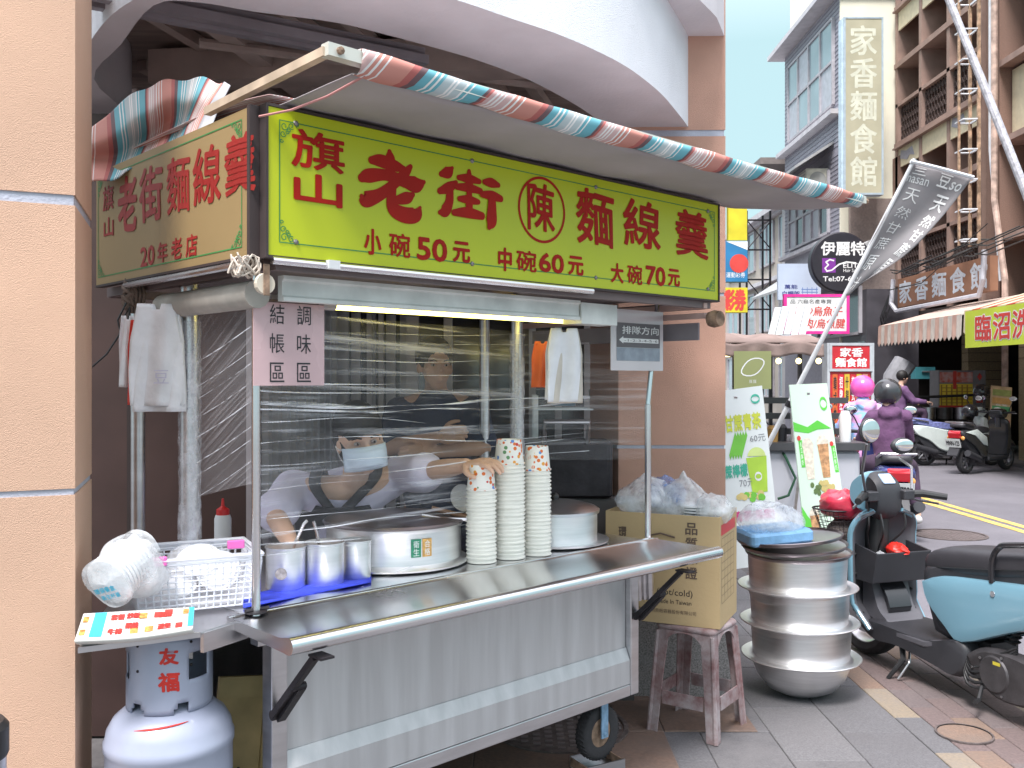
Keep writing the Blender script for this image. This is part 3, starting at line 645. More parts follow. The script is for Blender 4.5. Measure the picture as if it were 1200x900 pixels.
# frayed lip of the cloth
B().tube([(AS0+.02, AT, AZ-.035), (AS0-.02, AT+.10, AZ-.07), (AS0-.06, AT+.2, AZ-.09), (AS0-.08, AT+.32, AZ-.085)], .003, 6).obj('cloth_hem', M('red_white_hem', (.55, .25, .24), .7), cart)
rows = [[(100, 160, 3.15), (140, 122, 3.1), (185, 97, 3.0), (225, 93, 2.85), (263, 96, 2.7)],
        [(100, 176, 3.1), (145, 150, 3.0), (188, 122, 2.9), (222, 116, 2.78), (252, 113, 2.66)],
        [(100, 192, 3.14), (150, 178, 3.10), (190, 152, 3.02), (217, 143, 2.86), (240, 134, 2.68)],
        [(102, 216, 3.05), (142, 206, 2.98), (178, 184, 2.9), (206, 180, 2.78), (230, 160, 2.64)]]
TBL = [[toC(W(*p)) for p in r] for r in rows]
uvgrid(lambda u, v: cat2(TBL, u, v)+Vector((0, .012*math.sin(u*14+v*3), .006*math.sin(u*25))), 40, 20, 'awning_side_flap', stripemat('striped_flap_cloth', 2.3, .05), cart, .003)
foldr = [[(228, 160, 2.64), (240, 134, 2.68), (252, 113, 2.66), (263, 96, 2.7)], [(246, 158, 2.6), (252, 138, 2.62), (262, 116, 2.63), (270, 100, 2.66)]]
TB2 = [[toC(W(*p)) for p in r] for r in foldr]
uvgrid(lambda u, v: cat2(TB2, u, v), 10, 3, 'flap_fold', M('flap_lining', (.42, .43, .46), .8), cart, .003)
# rope tangles, pulley
cord = M('pale_cord', (.60, .52, .45), .8); cordb = M('brown_rope', (.16, .12, .10), .9)
def tangle(c, r, n, rad, seed, ez=1.0):
    R = random.Random(seed); b = B()
    for k in range(n):
        pts = []; ph = [R.uniform(0, 6.28) for _ in range(3)]; a = [R.uniform(.4, 1) for _ in range(3)]; f = [R.choice((1, 2, 3)) for _ in range(3)]
        for i in range(26):
            q = 6.2832*i/26
            pts.append((c[0]+r*a[0]*math.sin(f[0]*q+ph[0]), c[1]+r*.6*a[1]*math.sin(f[1]*q+ph[1]), c[2]+r*ez*a[2]*math.sin(f[2]*q+ph[2])))
        b.tube(pts, rad, 5, closed=True)
    return b
rp_ = tangle((-.115, -.075, 1.79), .045, 6, .0028, 3).obj('cord_tangle', cord, None, loc=OC, rot=(0, 0, CARTROT)); tag(rp_, 'pale knotted cord tangled at the front left corner under the signs', 'cord')
b = tangle((0, 0, 0), .035, 7, .006, 8, 1.6)
pr = W(155, 345, 3.0)
for k in range(5): b.tube([(-.02+.012*k, 0, .05), (.0+.012*k, -.02, 0), (-.01+.01*k, 0, -.06)], .005, 5)
rb_ = b.obj('brown_rope', cordb, None, loc=pr); tag(rb_, 'dark braided rope bundle knotted round the rear end of the canopy tube', 'rope')
wire = B().tube([tuple(W(x, y, 2.95)) for x, y in ((148, 355), (138, 375), (140, 385), (150, 386), (152, 360), (145, 372), (140, 392), (125, 415), (108, 430))], .003, 6).obj('black_cable', black, None); tag(wire, 'thin black cable hanging from the rope bundle beside the peach column', 'cable')
pl_ = thing('pulley', 'small cream pulley block hanging at the sign corner', 'pulley', toW(-.075, -.10, 1.745), CARTROT)
B().lathe([(.001, -.008), (.026, -.008), (.028, 0), (.026, .008), (.001, .008)], (0, 0, 0), 16, axis=1).obj('sheave', cream, pl_); B().box((-.008, -.013, -.03), (.008, -.009, .05)).obj('cheek_plate', rust, pl_)
# ---- signs in the stall
pinkm = M('pink_laminated_card', (.62, .42, .44), .25, 0, .10, 4, coat=.3)
inkm = M('black_ink', (.02, .02, .025), .5)
def card(name, label, cat, x0, z0, x1, z1, t, mat):
    r = thing(name, label, cat, toW(0, 0, 0), CARTROT); return r, B().box((x0, t, z0), (x1, t+.003, z1)).obj('card', mat, r)
a, c = CT(297, 452, .035), CT(380, 338, .035)
cd, cb = card('section_card', 'pink laminated card with vertical writing hanging at the left of the stall front', 'sign', a.x, a.z, c.x, 1.712, .035, pinkm)
wn, hn = c.x-a.x, 1.712-a.z
for i, (q, xx) in enumerate((('結帳區', .22), ('調味區', .60))):
    for j, chq in enumerate(q):
        zc = a.z+hn*(.86-.35*j); text(cb, chq, a.x+wn*xx, zc-.027, a.x+wn*(xx+.20), zc+.027, front(.035), inkm, .0)
gls = B().tube([(a.x+wn*.08, .032, a.z+hn*.75), (a.x+wn*.42, .032, a.z+hn*.62), (a.x+wn*.62, .032, a.z+hn*.54), (a.x+wn*.86, .032, a.z+hn*.34)], [.004, .012, .02, .014], 6).v
a, c = CT(716, 434, .085), CT(777, 366, .085)
cd2, cb2 = card('queue_sign', 'plastic sleeve sign with grey queue arrow notice hanging from the right pole', 'sign', a.x, a.z, c.x, c.z, .085, M('plastic_sleeve', (.60, .55, .57), .15, 0, .05, 6, coat=.5))
wn, hn = c.x-a.x, c.z-a.z
dg_ = M('dark_grey_print', (.13, .12, .13), .4); PQ = front(.085)
q_ = B().add([PQ(a.x+wn*x, a.z+hn*y, 0) for x, y in ((.10, .38), (.93, .38), (.93, .78), (.10, .78))], [(0, 1, 2, 3)]); q_.obj('print_panel', dg_, cb2)
B().add([PQ(a.x+wn*x, a.z+hn*y, 0) for x, y in ((.10, .16), (.93, .16), (.93, .375), (.10, .375))], [(0, 1, 2, 3)]).obj('print_photo', M('blueish_print', (.28, .32, .38), .4, 0, .2, 20), cb2)
lw = M('white_print', (.78, .78, .78), .4)
PQ2 = front(.0845)
text(cb2, '排隊方向', a.x+wn*.2, a.z+hn*.60, a.x+wn*.9, a.z+hn*.73, PQ2, lw, .02)
B().add([PQ2(a.x+wn*x, a.z+hn*y, 0) for x, y in ((.14, .50), (.22, .56), (.22, .53), (.9, .53), (.9, .46), (.22, .46), (.22, .44))], [tuple(range(7))]).obj('arrow', lw, cb2)
text(cb2, '-1-2-3-4-5-6', a.x+wn*.24, a.z+hn*.475, a.x+wn*.88, a.z+hn*.515, front(.0841), dg_, .0)
from mathutils import noise as NZ
# ---- plastic wrap across the stall front
film = clearmat('cling_film', (.9, .9, .97), .85, .16, streak=(.9, .9, 34), ramp=(.525, .79), amin=.03, rot=(0, .03, 0))
film2 = clearmat('cling_film_side', (.85, .84, .9), .38, .25, streak=(.9, .9, 130), ramp=(.50, .80), amin=.09, rot=(-.45, 0, 0))
wr = thing('plastic_wrap', 'clear cling film wound across the open front of the stall with shiny creases', 'plastic wrap', OC, CARTROT)
def filmf(u, v):
    s_ = -.02+1.32*u; t_ = .055+.34*u+.01*math.sin(v*9+u*4)
    top = 1.69; bot = CT(300+390*u, 640-25*u, t_).z
    return (s_, t_, bot+(top-bot)*v+.0*u)
uvgrid(filmf, 30, 20, 'film_front', film, wr, 0)
def filmh(u, v):
    p = filmf(u, v); return (p[0], p[1]-.012-.01*math.sin(v*7+u*5), p[2])
uvgrid(filmh, 30, 20, 'film_haze', clearmat('cling_film_haze', (.86, .86, .92), .11, .3, streak=(1.6, 1.6, 7), ramp=(.45, .8), amin=.0), wr, 0)  # added sheet: haze of the folds painted as pale noise streaks
def films(u, v):
    t_ = .06+.44*u; top = 1.72; bot = CS(300-70*u, 565+22*u, -.0).z
    return (-.02+.02*u+.006*math.sin(v*11), t_, bot+(top-bot)*v)
so_ = uvgrid(films, 14, 14, 'film_side', film2, wr, 0)
def filmr(u, v):
    return (1.31+.42*u, .40-.30*u+.008*math.sin(v*8), 1.18+.14*u*0+(1.70-1.18)*v)
uvgrid(filmr, 14, 14, 'film_right', clearmat('cling_film_right', (.9, .9, .95), .45, .2, streak=(1, 1, 40), ramp=(.52, .85), amin=.04), wr, 0)
crease = clearmat('film_crease', (.92, .94, 1.0), .85, .12, streak=(3, 3, 60), ramp=(.40, .66), amin=.03)
CR_ = [[(300, 472), (420, 477), (520, 473), (600, 467), (690, 466)], [(300, 480), (420, 483), (500, 480), (600, 478), (690, 470)], [(300, 563), (400, 557), (520, 545), (600, 535), (690, 528)], [(300, 546), (420, 538), (540, 528), (690, 512)],
       [(300, 448), (450, 450), (560, 446), (690, 447)], [(300, 457), (450, 461), (560, 459), (690, 455)], [(300, 495), (420, 490), (560, 500), (690, 498)], [(300, 441), (400, 438), (560, 440), (690, 436)], [(300, 640), (400, 632), (480, 622), (560, 612)], [(300, 652), (400, 640), (500, 636), (560, 628)], [(420, 690), (470, 668), (540, 640)], [(300, 628), (380, 618), (460, 606), (560, 600)], [(380, 420), (500, 424), (640, 420)], [(380, 400), (560, 404), (690, 402)], [(380, 389), (520, 393), (650, 390)], [(300, 575), (400, 566), (500, 560), (600, 548)], [(300, 610), (400, 600), (500, 590), (560, 585)], [(300, 520), (420, 512), (560, 516), (690, 508)]]
cr = B(); RR = random.Random(5)
def tf(px): return .055+.34*(px-300)/390-.012
for i, pts in enumerate(CR_):
    P3 = [CT(px, py, tf(px)) for px, py in pts]; D3 = dense([tuple(p) for p in P3], 10)
    wdt = (.010 if i in (0,) else .007 if i in (1, 2) else RR.uniform(.0012, .0036))
    rr = [max(.0002, wdt*(.05+.95*max(0, NZ.noise(Vector((k*.09, i*3.1, 0)))+.35))) for k in range(len(D3))]
    D3 = [(p[0], p[1], p[2]+.006*NZ.noise(Vector((k*.12, i*2.3, 5)))) for k, p in enumerate(D3)]
    cr.tube(D3, rr, 5)
cr.obj('film_creases', crease, wr)
cs = B()
for i in range(8):
    y0 = 560-22*i+RR.uniform(-5, 5); a_ = CS(300, y0-20, -.01); c_ = CS(235, y0+22, -.0)
    cs.tube([(-.026, max(.06, a_.y), a_.z), (-.02, (a_.y+c_.y)/2, (a_.z+c_.z)/2-.004), (-.012, c_.y, c_.z)], RR.uniform(.0006, .0015), 5)
cs.obj('film_creases', crease, wr)
for s_, t_, r_ in ((0, .5, .034), (1.30, .40, .030)):
    B().lathe([(r_*(.95+.12*RR.random()), .9+.78*k/40) for k in range(41)], (s_, t_, 0), 12).obj('film_on_post', clearmat('film_bunched', (.8, .8, .86), .6, .2, streak=(20, 20, 14), ramp=(.4, .7), amin=.1), wr, smooth=True)
# ================================================================ THINGS ON AND AROUND THE CART
from mathutils import noise as NZ
def wob(p, a, f, s=0): 
    v_ = NZ.noise_vector(Vector(p)*f+Vector((s, s*1.7, s*.3))); return Vector(p)+v_*a
baggy = clearmat('thin_white_bag', (.86, .87, .90), .78, .35, streak=(14, 14, 14), ramp=(.3, .62), amin=.42)
bagw = M('white_bag_film', (.74, .74, .77), .4, 0, .08, 14, .3, 40)
bagclear = clearmat('clear_bag', (.85, .88, .92), .62, .12, streak=(16, 16, 16), ramp=(.35, .65), amin=.22)
ZC = .860
def bagobj(name, label, c, r, ez=.8, seed=0, mat=None, parent=None, amp=.18, cat='plastic bag', n=26, knot=True):
    b = B()
    def f(u, v):
        th = 2*math.pi*u; ph = math.pi*(v-.5); k = math.cos(ph)
        p = Vector((math.cos(th)*k, math.sin(th)*k, math.sin(ph)*ez))
        q = wob(p, amp, 1.6, seed); q = wob(q, amp*.35, 5.0, seed+3)
        if q.z < -ez*.75: q.z = -ez*.75
        if knot and v > .93: q = q*(1+(v-.93)*3)
        return (q.x*r, q.y*r, (q.z+ez*.75)*r)
    b.grid(f, n, n)
    o = b.obj(name, mat or baggy, parent, smooth=True, ang=50, loc=c)
    if label: tag(o, label, cat)
    return o
# ---- gas cylinder
gp = M('grey_cylinder_paint', (.36, .39, .50), .38, .05, .08, 5, .05, 20, coat=.2)
gc = thing('gas_cylinder', 'pale blue-grey gas cylinder with red painted characters below the left end of the cart', 'gas cylinder', (-.922, 2.53, 0))
R_ = .163
b = B().lathe([(.001, .05), (.10, .055), (R_-.02, .085), (R_, .13), (R_, .36), (R_+.0035, .365), (R_+.0035, .385), (R_, .39), (R_, .52), (R_+.004, .526), (R_+.004, .546), (R_, .552), (R_-.004, .575), (R_-.02, .603), (R_-.05, .628), (R_-.09, .645), (.03, .653), (.001, .655)], n=56)
body = b.obj('tank', gp, gc, smooth=True, ang=50)
B().lathe([(.115, .0), (.118, 0), (.118, .07), (.115, .07)], n=40).obj('foot_ring', gp, gc, smooth=True)
B().box((-.012, -R_-.0025, .14), (-.010, -R_+.01, .515)).obj('weld_seam', gp, body)
# collar with cut-outs: angular wall with windows
RC, c0, c1 = .108, .632, .828
def collar():
    b = B(); nA, nZ = 72, 14
    def hole(a, z):
        a = a % 360; h = (z-c0)/(c1-c0)
        for ca in (208, 332, 90):
            if abs((a-ca+180) % 360-180) < 16 and .40 < h < .82: return True
        for ca in (243, 306, 60, 120):
            if ((abs((a-ca+180) % 360-180))/11)**2+(h/.16)**2 < 1: return True
        if 62 < a < 118 and h > .80: return True
        return False
    for i in range(nA):
        for j in range(nZ):
            a_ = 360*(i+.5)/nA; z_ = c0+(c1-c0)*(j+.5)/nZ
            if hole(a_, z_): continue
            q = [(RC*math.cos(math.radians(360*ii/nA)), RC*math.sin(math.radians(360*ii/nA)), c0+(c1-c0)*jj/nZ) for ii, jj in ((i, j), (i+1, j), (i+1, j+1), (i, j+1))]
            b.add(q, [(0, 1, 2, 3)])
    me = b.mesh('collar', gp, True, 60)
    import bmesh as bm_m
    x = bm_m.new(); x.from_mesh(me); bm_m.ops.remove_doubles(x, verts=x.verts, dist=1e-5); x.to_mesh(me); x.free()
    o = bpy.data.objects.new('collar', me); COL.objects.link(o); o.parent = gc; solid(o, .005); return o
collar()
B().lathe([(RC-.005, c1-.004), (RC+.006, c1-.004), (RC+.006, c1+.004), (RC-.005, c1+.004)], n=60, a0=120, a1=420).obj('collar_rim', gp, gc, smooth=True)
bt = B().lathe([(.001, .65), (.02, .65), (.02, .70), (.012, .70), (.012, .73), (.03, .735), (.03, .755), (.001, .757)], n=16); bt.obj('valve', M('brass', (.5, .35, .12), .35, .9), gc, smooth=True)
sprayr = M('red_spray_paint', (.62, .03, .02), .6, 0, .15, 20)
def cyl(rad): return lambda x, y, h: (math.sin(x/rad)*(rad+.003+h), -math.cos(x/rad)*(rad+.003+h), y)
a0_ = .035
text(gc, '友', a0_-.022, .765, a0_+.022, .805, cyl(RC), sprayr, .05, warp=wavy); text(gc, '福', a0_-.024, .695, a0_+.024, .742, cyl(RC), sprayr, .045, warp=wavy)
b = B(); b.tube([(math.sin(a_)*rr_, -math.cos(a_)*rr_, zz_) for a_, rr_, zz_ in [(-.30+.1*k, .1425-.0012*k, .604+.0012*k) for k in range(11)]], [.0006, .0018, .0028, .0032, .003, .0032, .0028, .0026, .0022, .0014, .0006], 6); b.obj('spray_streak', sprayr, gc)
for a_, z_ in ((245, .81), (318, .815), (245, .745), (318, .755)):
    q = math.radians(a_); B().ball((math.cos(q)*(RC+.003), math.sin(q)*(RC+.003), z_), .004, 8, 5).obj('rivet', blackm, gc)
# ---- left shelf with placemat
lsh = thing('side_shelf', 'thin steel shelf plate sticking out at the left end of the cart', 'shelf', (0, 0, 0))
B().prism([(-1.05, 2.27), (-.80, 2.41), (-.70, 2.60), (-.75, 2.80), (-1.0, 3.0), (-1.2, 2.85)], .838, .852).obj('plate', steel, lsh)
B().prism([(-.80, 2.41), (-.69, 2.615), (-.68, 2.61), (-.79, 2.405)], .80, .850).obj('plate_lip', steel, lsh)
pmw = M('placemat_paper', (.72, .70, .66), .5, 0, .04, 8)
pm = thing('placemat', 'printed paper placemat with red and blue adverts folded over the left shelf edge', 'placemat', (0, 0, 0))
PM = [[W(88, 752, 2.26), W(160, 748, 2.30), W(226, 738, 2.36)], [W(98, 722, 2.36), W(165, 718, 2.42), W(228, 714, 2.50)]]
def pmf(u, v):
    p = cat2([PM[0], [(a+c_)*.5 for a, c_ in zip(*PM)], PM[1]], u, v); p = p+Vector((0, 0, .006)); return p
uvgrid(pmf, 20, 8, 'paper', pmw, pm, .0012)
def pmf2(u, v):
    p = pmf(u, 0); q = math.pi*v; return p+Vector((.0, -.012*math.sin(q), -.012+.012*math.cos(q)))+Vector((.0, .08*v*v, -.004*v))
uvgrid(pmf2, 20, 6, 'paper_fold', pmw, pm, .001)
PP = lambda x, y, h: tuple(pmf(x, y)+Vector((0, -.0005, .0022+h)))
def patch(x0, y0, x1, y1, m, nm='print'):
    B().grid(lambda u, v: PP(x0+(x1-x0)*u, y0+(y1-y0)*v, 0), 4, 3).obj(nm, m, pm)
bl = M('cyan_print', (.05, .42, .60), .5); rd = M('red_print', (.6, .05, .04), .5); og = M('food_print', (.62, .30, .08), .5, 0, .5, 90)
patch(.14, .05, .24, .95, bl); patch(.92, .10, 1.0, .95, bl)
for x_, y_, m_ in ((.03, .15, og), (.03, .6, og), (.44, .12, og), (.56, .12, og), (.50, .62, og), (.62, .62, rd), (.80, .12, rd), (.86, .66, og), (.70, .70, rd)): patch(x_, y_, x_+.065, y_+.2, m_)
for i, (x_, y_) in enumerate(((.28, .12), (.28, .62), (.66, .15), (.66, .6), (.40, .65), (.40, .3))):
    ttext_ = B(); ttext(ttext_, ('牛排', '套餐', '漢堡', '蛋餅', '炒飯', '鍋燒')[i], x_, y_, x_+.10, y_+.2, PP, .03, 6); ttext_.obj('lettering', rd, pm)
# bagged lids at the far left
bl_ = thing('bag_of_lids', 'clear plastic bag of round cup lids at the left end beside the column', 'plastic bag', W(122, 712, 2.38))
b = B()
dirv = Vector((-.25, -.8, -.35)).normalized(); rot_ = Vector((0, 0, 1)).rotation_difference(dirv).to_matrix().to_4x4()
bb = B(Matrix.Translation((0.0, .03, .06)) @ rot_)
for k in range(9): bb.lathe([(.001, -.012*k), (.058, -.012*k), (.064, -.003-.012*k), (.066, -.012*k), (.062, .004-.012*k), (.05, .006-.012*k), (.001, .005-.012*k)], n=30)
bb.obj('lids', clearmat('lid_plastic', (.85, .87, .9), .75, .2), bl_, smooth=True)
def bf(u, v):
    th = 2*math.pi*u; z = -.14+.165*v; r = .072*(1-.1*math.cos(9*v)) if v < .9 else .072*(1-(v-.9)*9.9)
    p = Vector((math.cos(th)*r, math.sin(th)*r, z)); p = wob(p, .008, 18, 2); return Matrix.Translation((0, .03, .06)) @ rot_ @ p
B().grid(bf, 30, 20).obj('bag_film', bagclear, bl_, smooth=True)
bagobj('bag_film', None, (.02, .14, .0), .085, .95, 4, baggy, bl_)
PB_ = lambda x, y, h: tuple(Matrix.Translation((0, .03, .06)) @ rot_ @ Vector((x, y, .029+h)))
text(bl_, '環保餐盒', -.03, -.015, .04, .0, PB_, bl, .03); text(bl_, '衛生杯蓋', -.02, -.035, .045, -.022, PB_, bl, .02)
# basket
bas = thing('plastic_basket', 'white perforated plastic basket with pink handle clips full of clear lids', 'basket', (-1.005, 2.53, .862), math.atan2(.15, .30))
bw, bd, bh = .31, .26, .145
bpl = clearmat('basket_plastic', (.78, .80, .86), .62, .3)
b = B()
def lattice(b, A, Bv, n, rows, flare):
    pass
def corner(x, y, z): f = 1+.10*(z/bh); return (bw/2+(x-bw/2)*f, bd/2+(y-bd/2)*f, z)
for (xa, ya, xb, yb) in ((0, 0, bw, 0), (bw, 0, bw, bd), (bw, bd, 0, bd), (0, bd, 0, 0)):
    n_ = 16 if xa != xb else 13
    for k in range(n_+1):
        x, y = xa+(xb-xa)*k/n_, ya+(yb-ya)*k/n_
        b.tube([corner(x, y, .004), corner(x, y, bh*.88)], .0028, 4)
    for r in range(9): b.tube([corner(xa, ya, .004+bh*.88*r/8), corner(xb, yb, .004+bh*.88*r/8)], .0026, 4)
o = b.obj('lattice', bpl, bas); tag(o, kind='stuff')
b = B()
for (xa, ya, xb, yb) in ((0, 0, bw, 0), (bw, 0, bw, bd), (bw, bd, 0, bd), (0, bd, 0, 0)):
    p_, q_ = corner(xa, ya, bh), corner(xb, yb, bh); p0_, q0_ = corner(xa, ya, bh*.86), corner(xb, yb, bh*.86)
    b.add([p0_, q0_, q_, p_], [(0, 1, 2, 3)]); b.tube([p_, q_], .006, 6)
b.add([(0, 0, .003), (bw, 0, .003), (bw, bd, .003), (0, bd, .003)], [(0, 1, 2, 3)]); b.obj('rim', bpl, bas)
pk = M('pink_plastic', (.80, .16, .50), .4)
for x_, y_ in ((.02, -.012), (bw-.05, bd*.65)): B().rbox((x_, y_-.006, bh-.012), (x_+.05, y_+.012, bh+.012), .005).obj('handle_clip', pk, bas)
lidm = clearmat('clear_lid', (.88, .90, .94), .5, .1)
for k, (x, y, z, tx, ty) in enumerate(((.10, .10, .05, .3, .1), (.20, .15, .06, -.3, .4), (.22, .09, .09, .9, .2), (.13, .17, .10, 1.0, -.3), (.17, .12, .12, .6, .1))):
    ld = B(Matrix.Rotation(tx, 4, 'X') @ Matrix.Rotation(ty, 4, 'Y')).lathe([(.001, .006), (.05, .006), (.056, .0), (.062, .0), (.062, .004)], n=28).obj('cup_lid', lidm, None, smooth=True, loc=bas.matrix_basis @ Vector((x, y, z)))
    tag(ld, 'clear round cup lid lying in the white basket', 'cup lid', 'cup lids in the basket')
# squeeze bottle
sq = thing('squeeze_bottle', 'white squeeze bottle with red nozzle cap behind the basket', 'bottle', G(245, 655, ZC)+Vector((0, .16, 0)))
B().lathe([(.001, 0), (.029, 0), (.031, .01), (.031, .12), (.026, .135), (.001, .136)], n=24).obj('bottle_body', white_pl, sq, smooth=True)
B().lathe([(.024, .134), (.024, .155), (.012, .163), (.007, .168), (.004, .195), (.001, .196)], n=20).obj('nozzle_cap', M('red_cap', (.62, .03, .03), .4), sq, smooth=True)
# ---- pots and covers on the counter
def pot(name, label, px, py, r, h, lipr=.004, mat=alup, cat='pot', group=None, content=None):
    g = G(px, py, ZC); g.y += r*.97; g.x *= g.y/(g.y-r*.97)
    t = thing(name, label, cat, g, group=group)
    B().lathe([(.001, .002), (r*.96, .002), (r, .008), (r, h), (r+lipr, h+.002), (r+lipr, h+.005), (r-.003, h+.005), (r-.003, .02), (.001, .018)], n=36).obj('pot_body', mat, t, smooth=True)
    if content: B().lathe([(.001, h*.88), (r-.004, h*.86)], n=24).obj('content', content, t)
    return t
sauce = M('dark_sauce', (.14, .07, .04), .3, 0, .3, 30)
t1 = pot('sauce_pot', 'small steel pot with oval embossed label, nearest the chrome pole', 335, 694, .060, .125, content=sauce)
B().lathe([(.001, .0), (.018, 0), (.018, .001)], n=20).obj('stamped_label', M('label_print', (.35, .32, .30), .5, 0, .4, 60), t1, loc=(0, -.0605, .055), rot=(math.pi/2, 0, 0))
b = B(); b.tube([(.02, 0, .12), (.06, -.02, .20), (.07, -.02, .21)], .005, 6); b.obj('foil_edge', alup, t1)
t2 = pot('sauce_pot', 'middle small steel pot with a spoon handle standing in it', 380, 690, .060, .13, content=sauce)
sp = B().tube([(.0, 0, .03), (-.02, -.01, .16), (-.03, -.015, .20)], .005, 8).obj('spoon', chrome, None, loc=t2.location); tag(sp, 'steel spoon standing in the middle sauce pot', 'spoon')
t3 = pot('sauce_pot', 'narrow steel pot standing next to the round lidded pot', 417, 681, .048, .12, content=sauce)
cl = B().grid(lambda u, v: tuple(G(285+150*u, 712-30*u-14*v, ZC+.003+.004*math.sin(u*9+v*4))), 24, 6).obj('blue_cloth', M('blue_cloth', (.035, .06, .60), .9, 0, .2, 30, .4, 200), None, smooth=True); solid(cl, .003); tag(cl, 'bright blue cloth under the small pots on the counter', 'cloth')
g = W(462, 640, 3.33); pg = thing('round_pot', 'large round steel pot with dark flat lid and green sticker on its side', 'pot', (g.x, 3.33, ZC))
B().lathe([(.001, .002), (.262, .004), (.265, .010), (.255, .016), (.238, .022), (.236, .125), (.242, .135), (.246, .14)], n=64).obj('pot_body', alup, pg, smooth=True)
B().lathe([(.246, .14), (.25, .146), (.245, .152), (.20, .158), (.10, .165), (.001, .168)], n=64).obj('lid', M('dull_dark_lid', (.20, .17, .18), .30, .9, .2, 5), pg, smooth=True)
stk = M('green_sticker', (.03, .25, .14), .5, 0, .3, 90); stk2 = M('orange_sticker', (.6, .34, .1), .5, 0, .3, 90)
PC = lambda x, y, h: (math.sin(x/.237)*(.238+h), -math.cos(x/.237)*(.238+h), y)
for x0_, m_, s_ in ((.085, stk, '衛生'), (.125, stk2, '合格')):
    B().grid(lambda u, v: PC(x0_+.035*u, .05+.06*v, 0), 4, 2).obj('sticker', m_, pg); vtext(pg, s_, x0_+.008, .055, x0_+.028, .105, lambda x, y, h: PC(x, y, h+.001), lw, .0)
tg = thing('serving_tongs', 'brown and steel tongs lying on the round pot lid', 'tongs', W(525, 607, 3.30))
B().tube([(.08, 0, .0), (.0, .03, .015), (-.06, .03, .03)], .009, 8).obj('tong_arm', M('brown_wood', (.22, .12, .07), .6), tg); B().tube([(.08, .0, -.005), (-.02, -.02, .0), (-.09, -.01, .012)], .007, 8).obj('tong_arm', steel, tg)
ld = B().lathe([(.001, -.004), (.035, 0), (.048, .008), (.05, .012)], n=28, ).obj('ladle', M('white_enamel', (.72, .72, .74), .25), None, smooth=True, loc=W(541, 584, 3.42), rot=(1.25, 0, .5)); tag(ld, 'white round ladle leaning behind the cup stacks', 'ladle')
g = W(650, 610, 3.72); p2 = thing('lidded_pot', 'second steel pot with domed lid on a wide tray at the right of the counter', 'pot', (g.x, 3.72, ZC))
B().lathe([(.001, .002), (.21, .006), (.215, .014), (.20, .012), (.168, .010), (.168, .118), (.173, .124)], n=56).obj('pot_body', alup, p2, smooth=True)
B().lathe([(.176, .118), (.178, .13), (.16, .142), (.10, .158), (.03, .166), (.001, .167)], n=56).obj('lid', steel, p2, smooth=True)
kb = B().ball((0, 0, .175), .018, 12, 8).obj('lid_knob', black, p2, smooth=True)
# ---- paper cups
cupw = M('white_paper_cup', (.80, .78, .72), .55, 0, .03, 8)
def printed(name, seed):
    m = M(name, (.82, .80, .76), .5, 0, 0, 8); n = m.node_tree; b_ = n.nodes['Principled BSDF']
    tcn = n.nodes.new('ShaderNodeTexCoord'); mp_ = n.nodes.new('ShaderNodeMapping'); mp_.inputs['Location'].default_value = (seed, 0, 0)
    vo = n.nodes.new('ShaderNodeTexVoronoi'); vo.inputs['Scale'].default_value = 62; n.links.new(tcn.outputs['Object'], mp_.inputs[0]); n.links.new(mp_.outputs[0], vo.inputs['Vector'])
    r1 = n.nodes.new('ShaderNodeMath'); r1.operation = 'LESS_THAN'; r1.inputs[1].default_value = .42; n.links.new(vo.outputs['Distance'], r1.inputs[0])
    se = n.nodes.new('ShaderNodeSeparateColor'); n.links.new(vo.outputs['Color'], se.inputs[0])
    cr_ = n.nodes.new('ShaderNodeValToRGB'); cr_.color_ramp.interpolation = 'CONSTANT'; e_ = cr_.color_ramp.elements
    cols = [(0, (.8, .78, .74)), (.35, (.7, .16, .03)), (.62, (.75, .34, .05)), (.78, (.12, .28, .12)), (.86, (.55, .04, .04)), (.93, (.1, .25, .6))]
    while len(e_) < len(cols): e_.new(.5)
    for k, (p, c) in enumerate(cols): e_[k].position = p
    for k, (p, c) in enumerate(cols): e_[k].color = lin(c)
    n.links.new(se.outputs[0], cr_.inputs[0])
    x = n.nodes.new('ShaderNodeMixRGB'); x.inputs[1].default_value = (.8, .78, .74, 1); n.links.new(r1.outputs[0], x.inputs[0]); n.links.new(cr_.outputs[0], x.inputs[2]); n.links.new(x.outputs[0], b_.inputs['Base Color']); return m
def cupmesh(nm, r, h, mat): return B().lathe([(r*.78, h-.006), (r*.80, h), (r*.82, h), (r*.97, .006), (r*1.04, .005), (r*1.05, .002), (r*1.04, 0), (r*.97, 0), (r*.78, h-.006), (.001, h-.006)], n=32).mesh(nm, mat, True, 40)
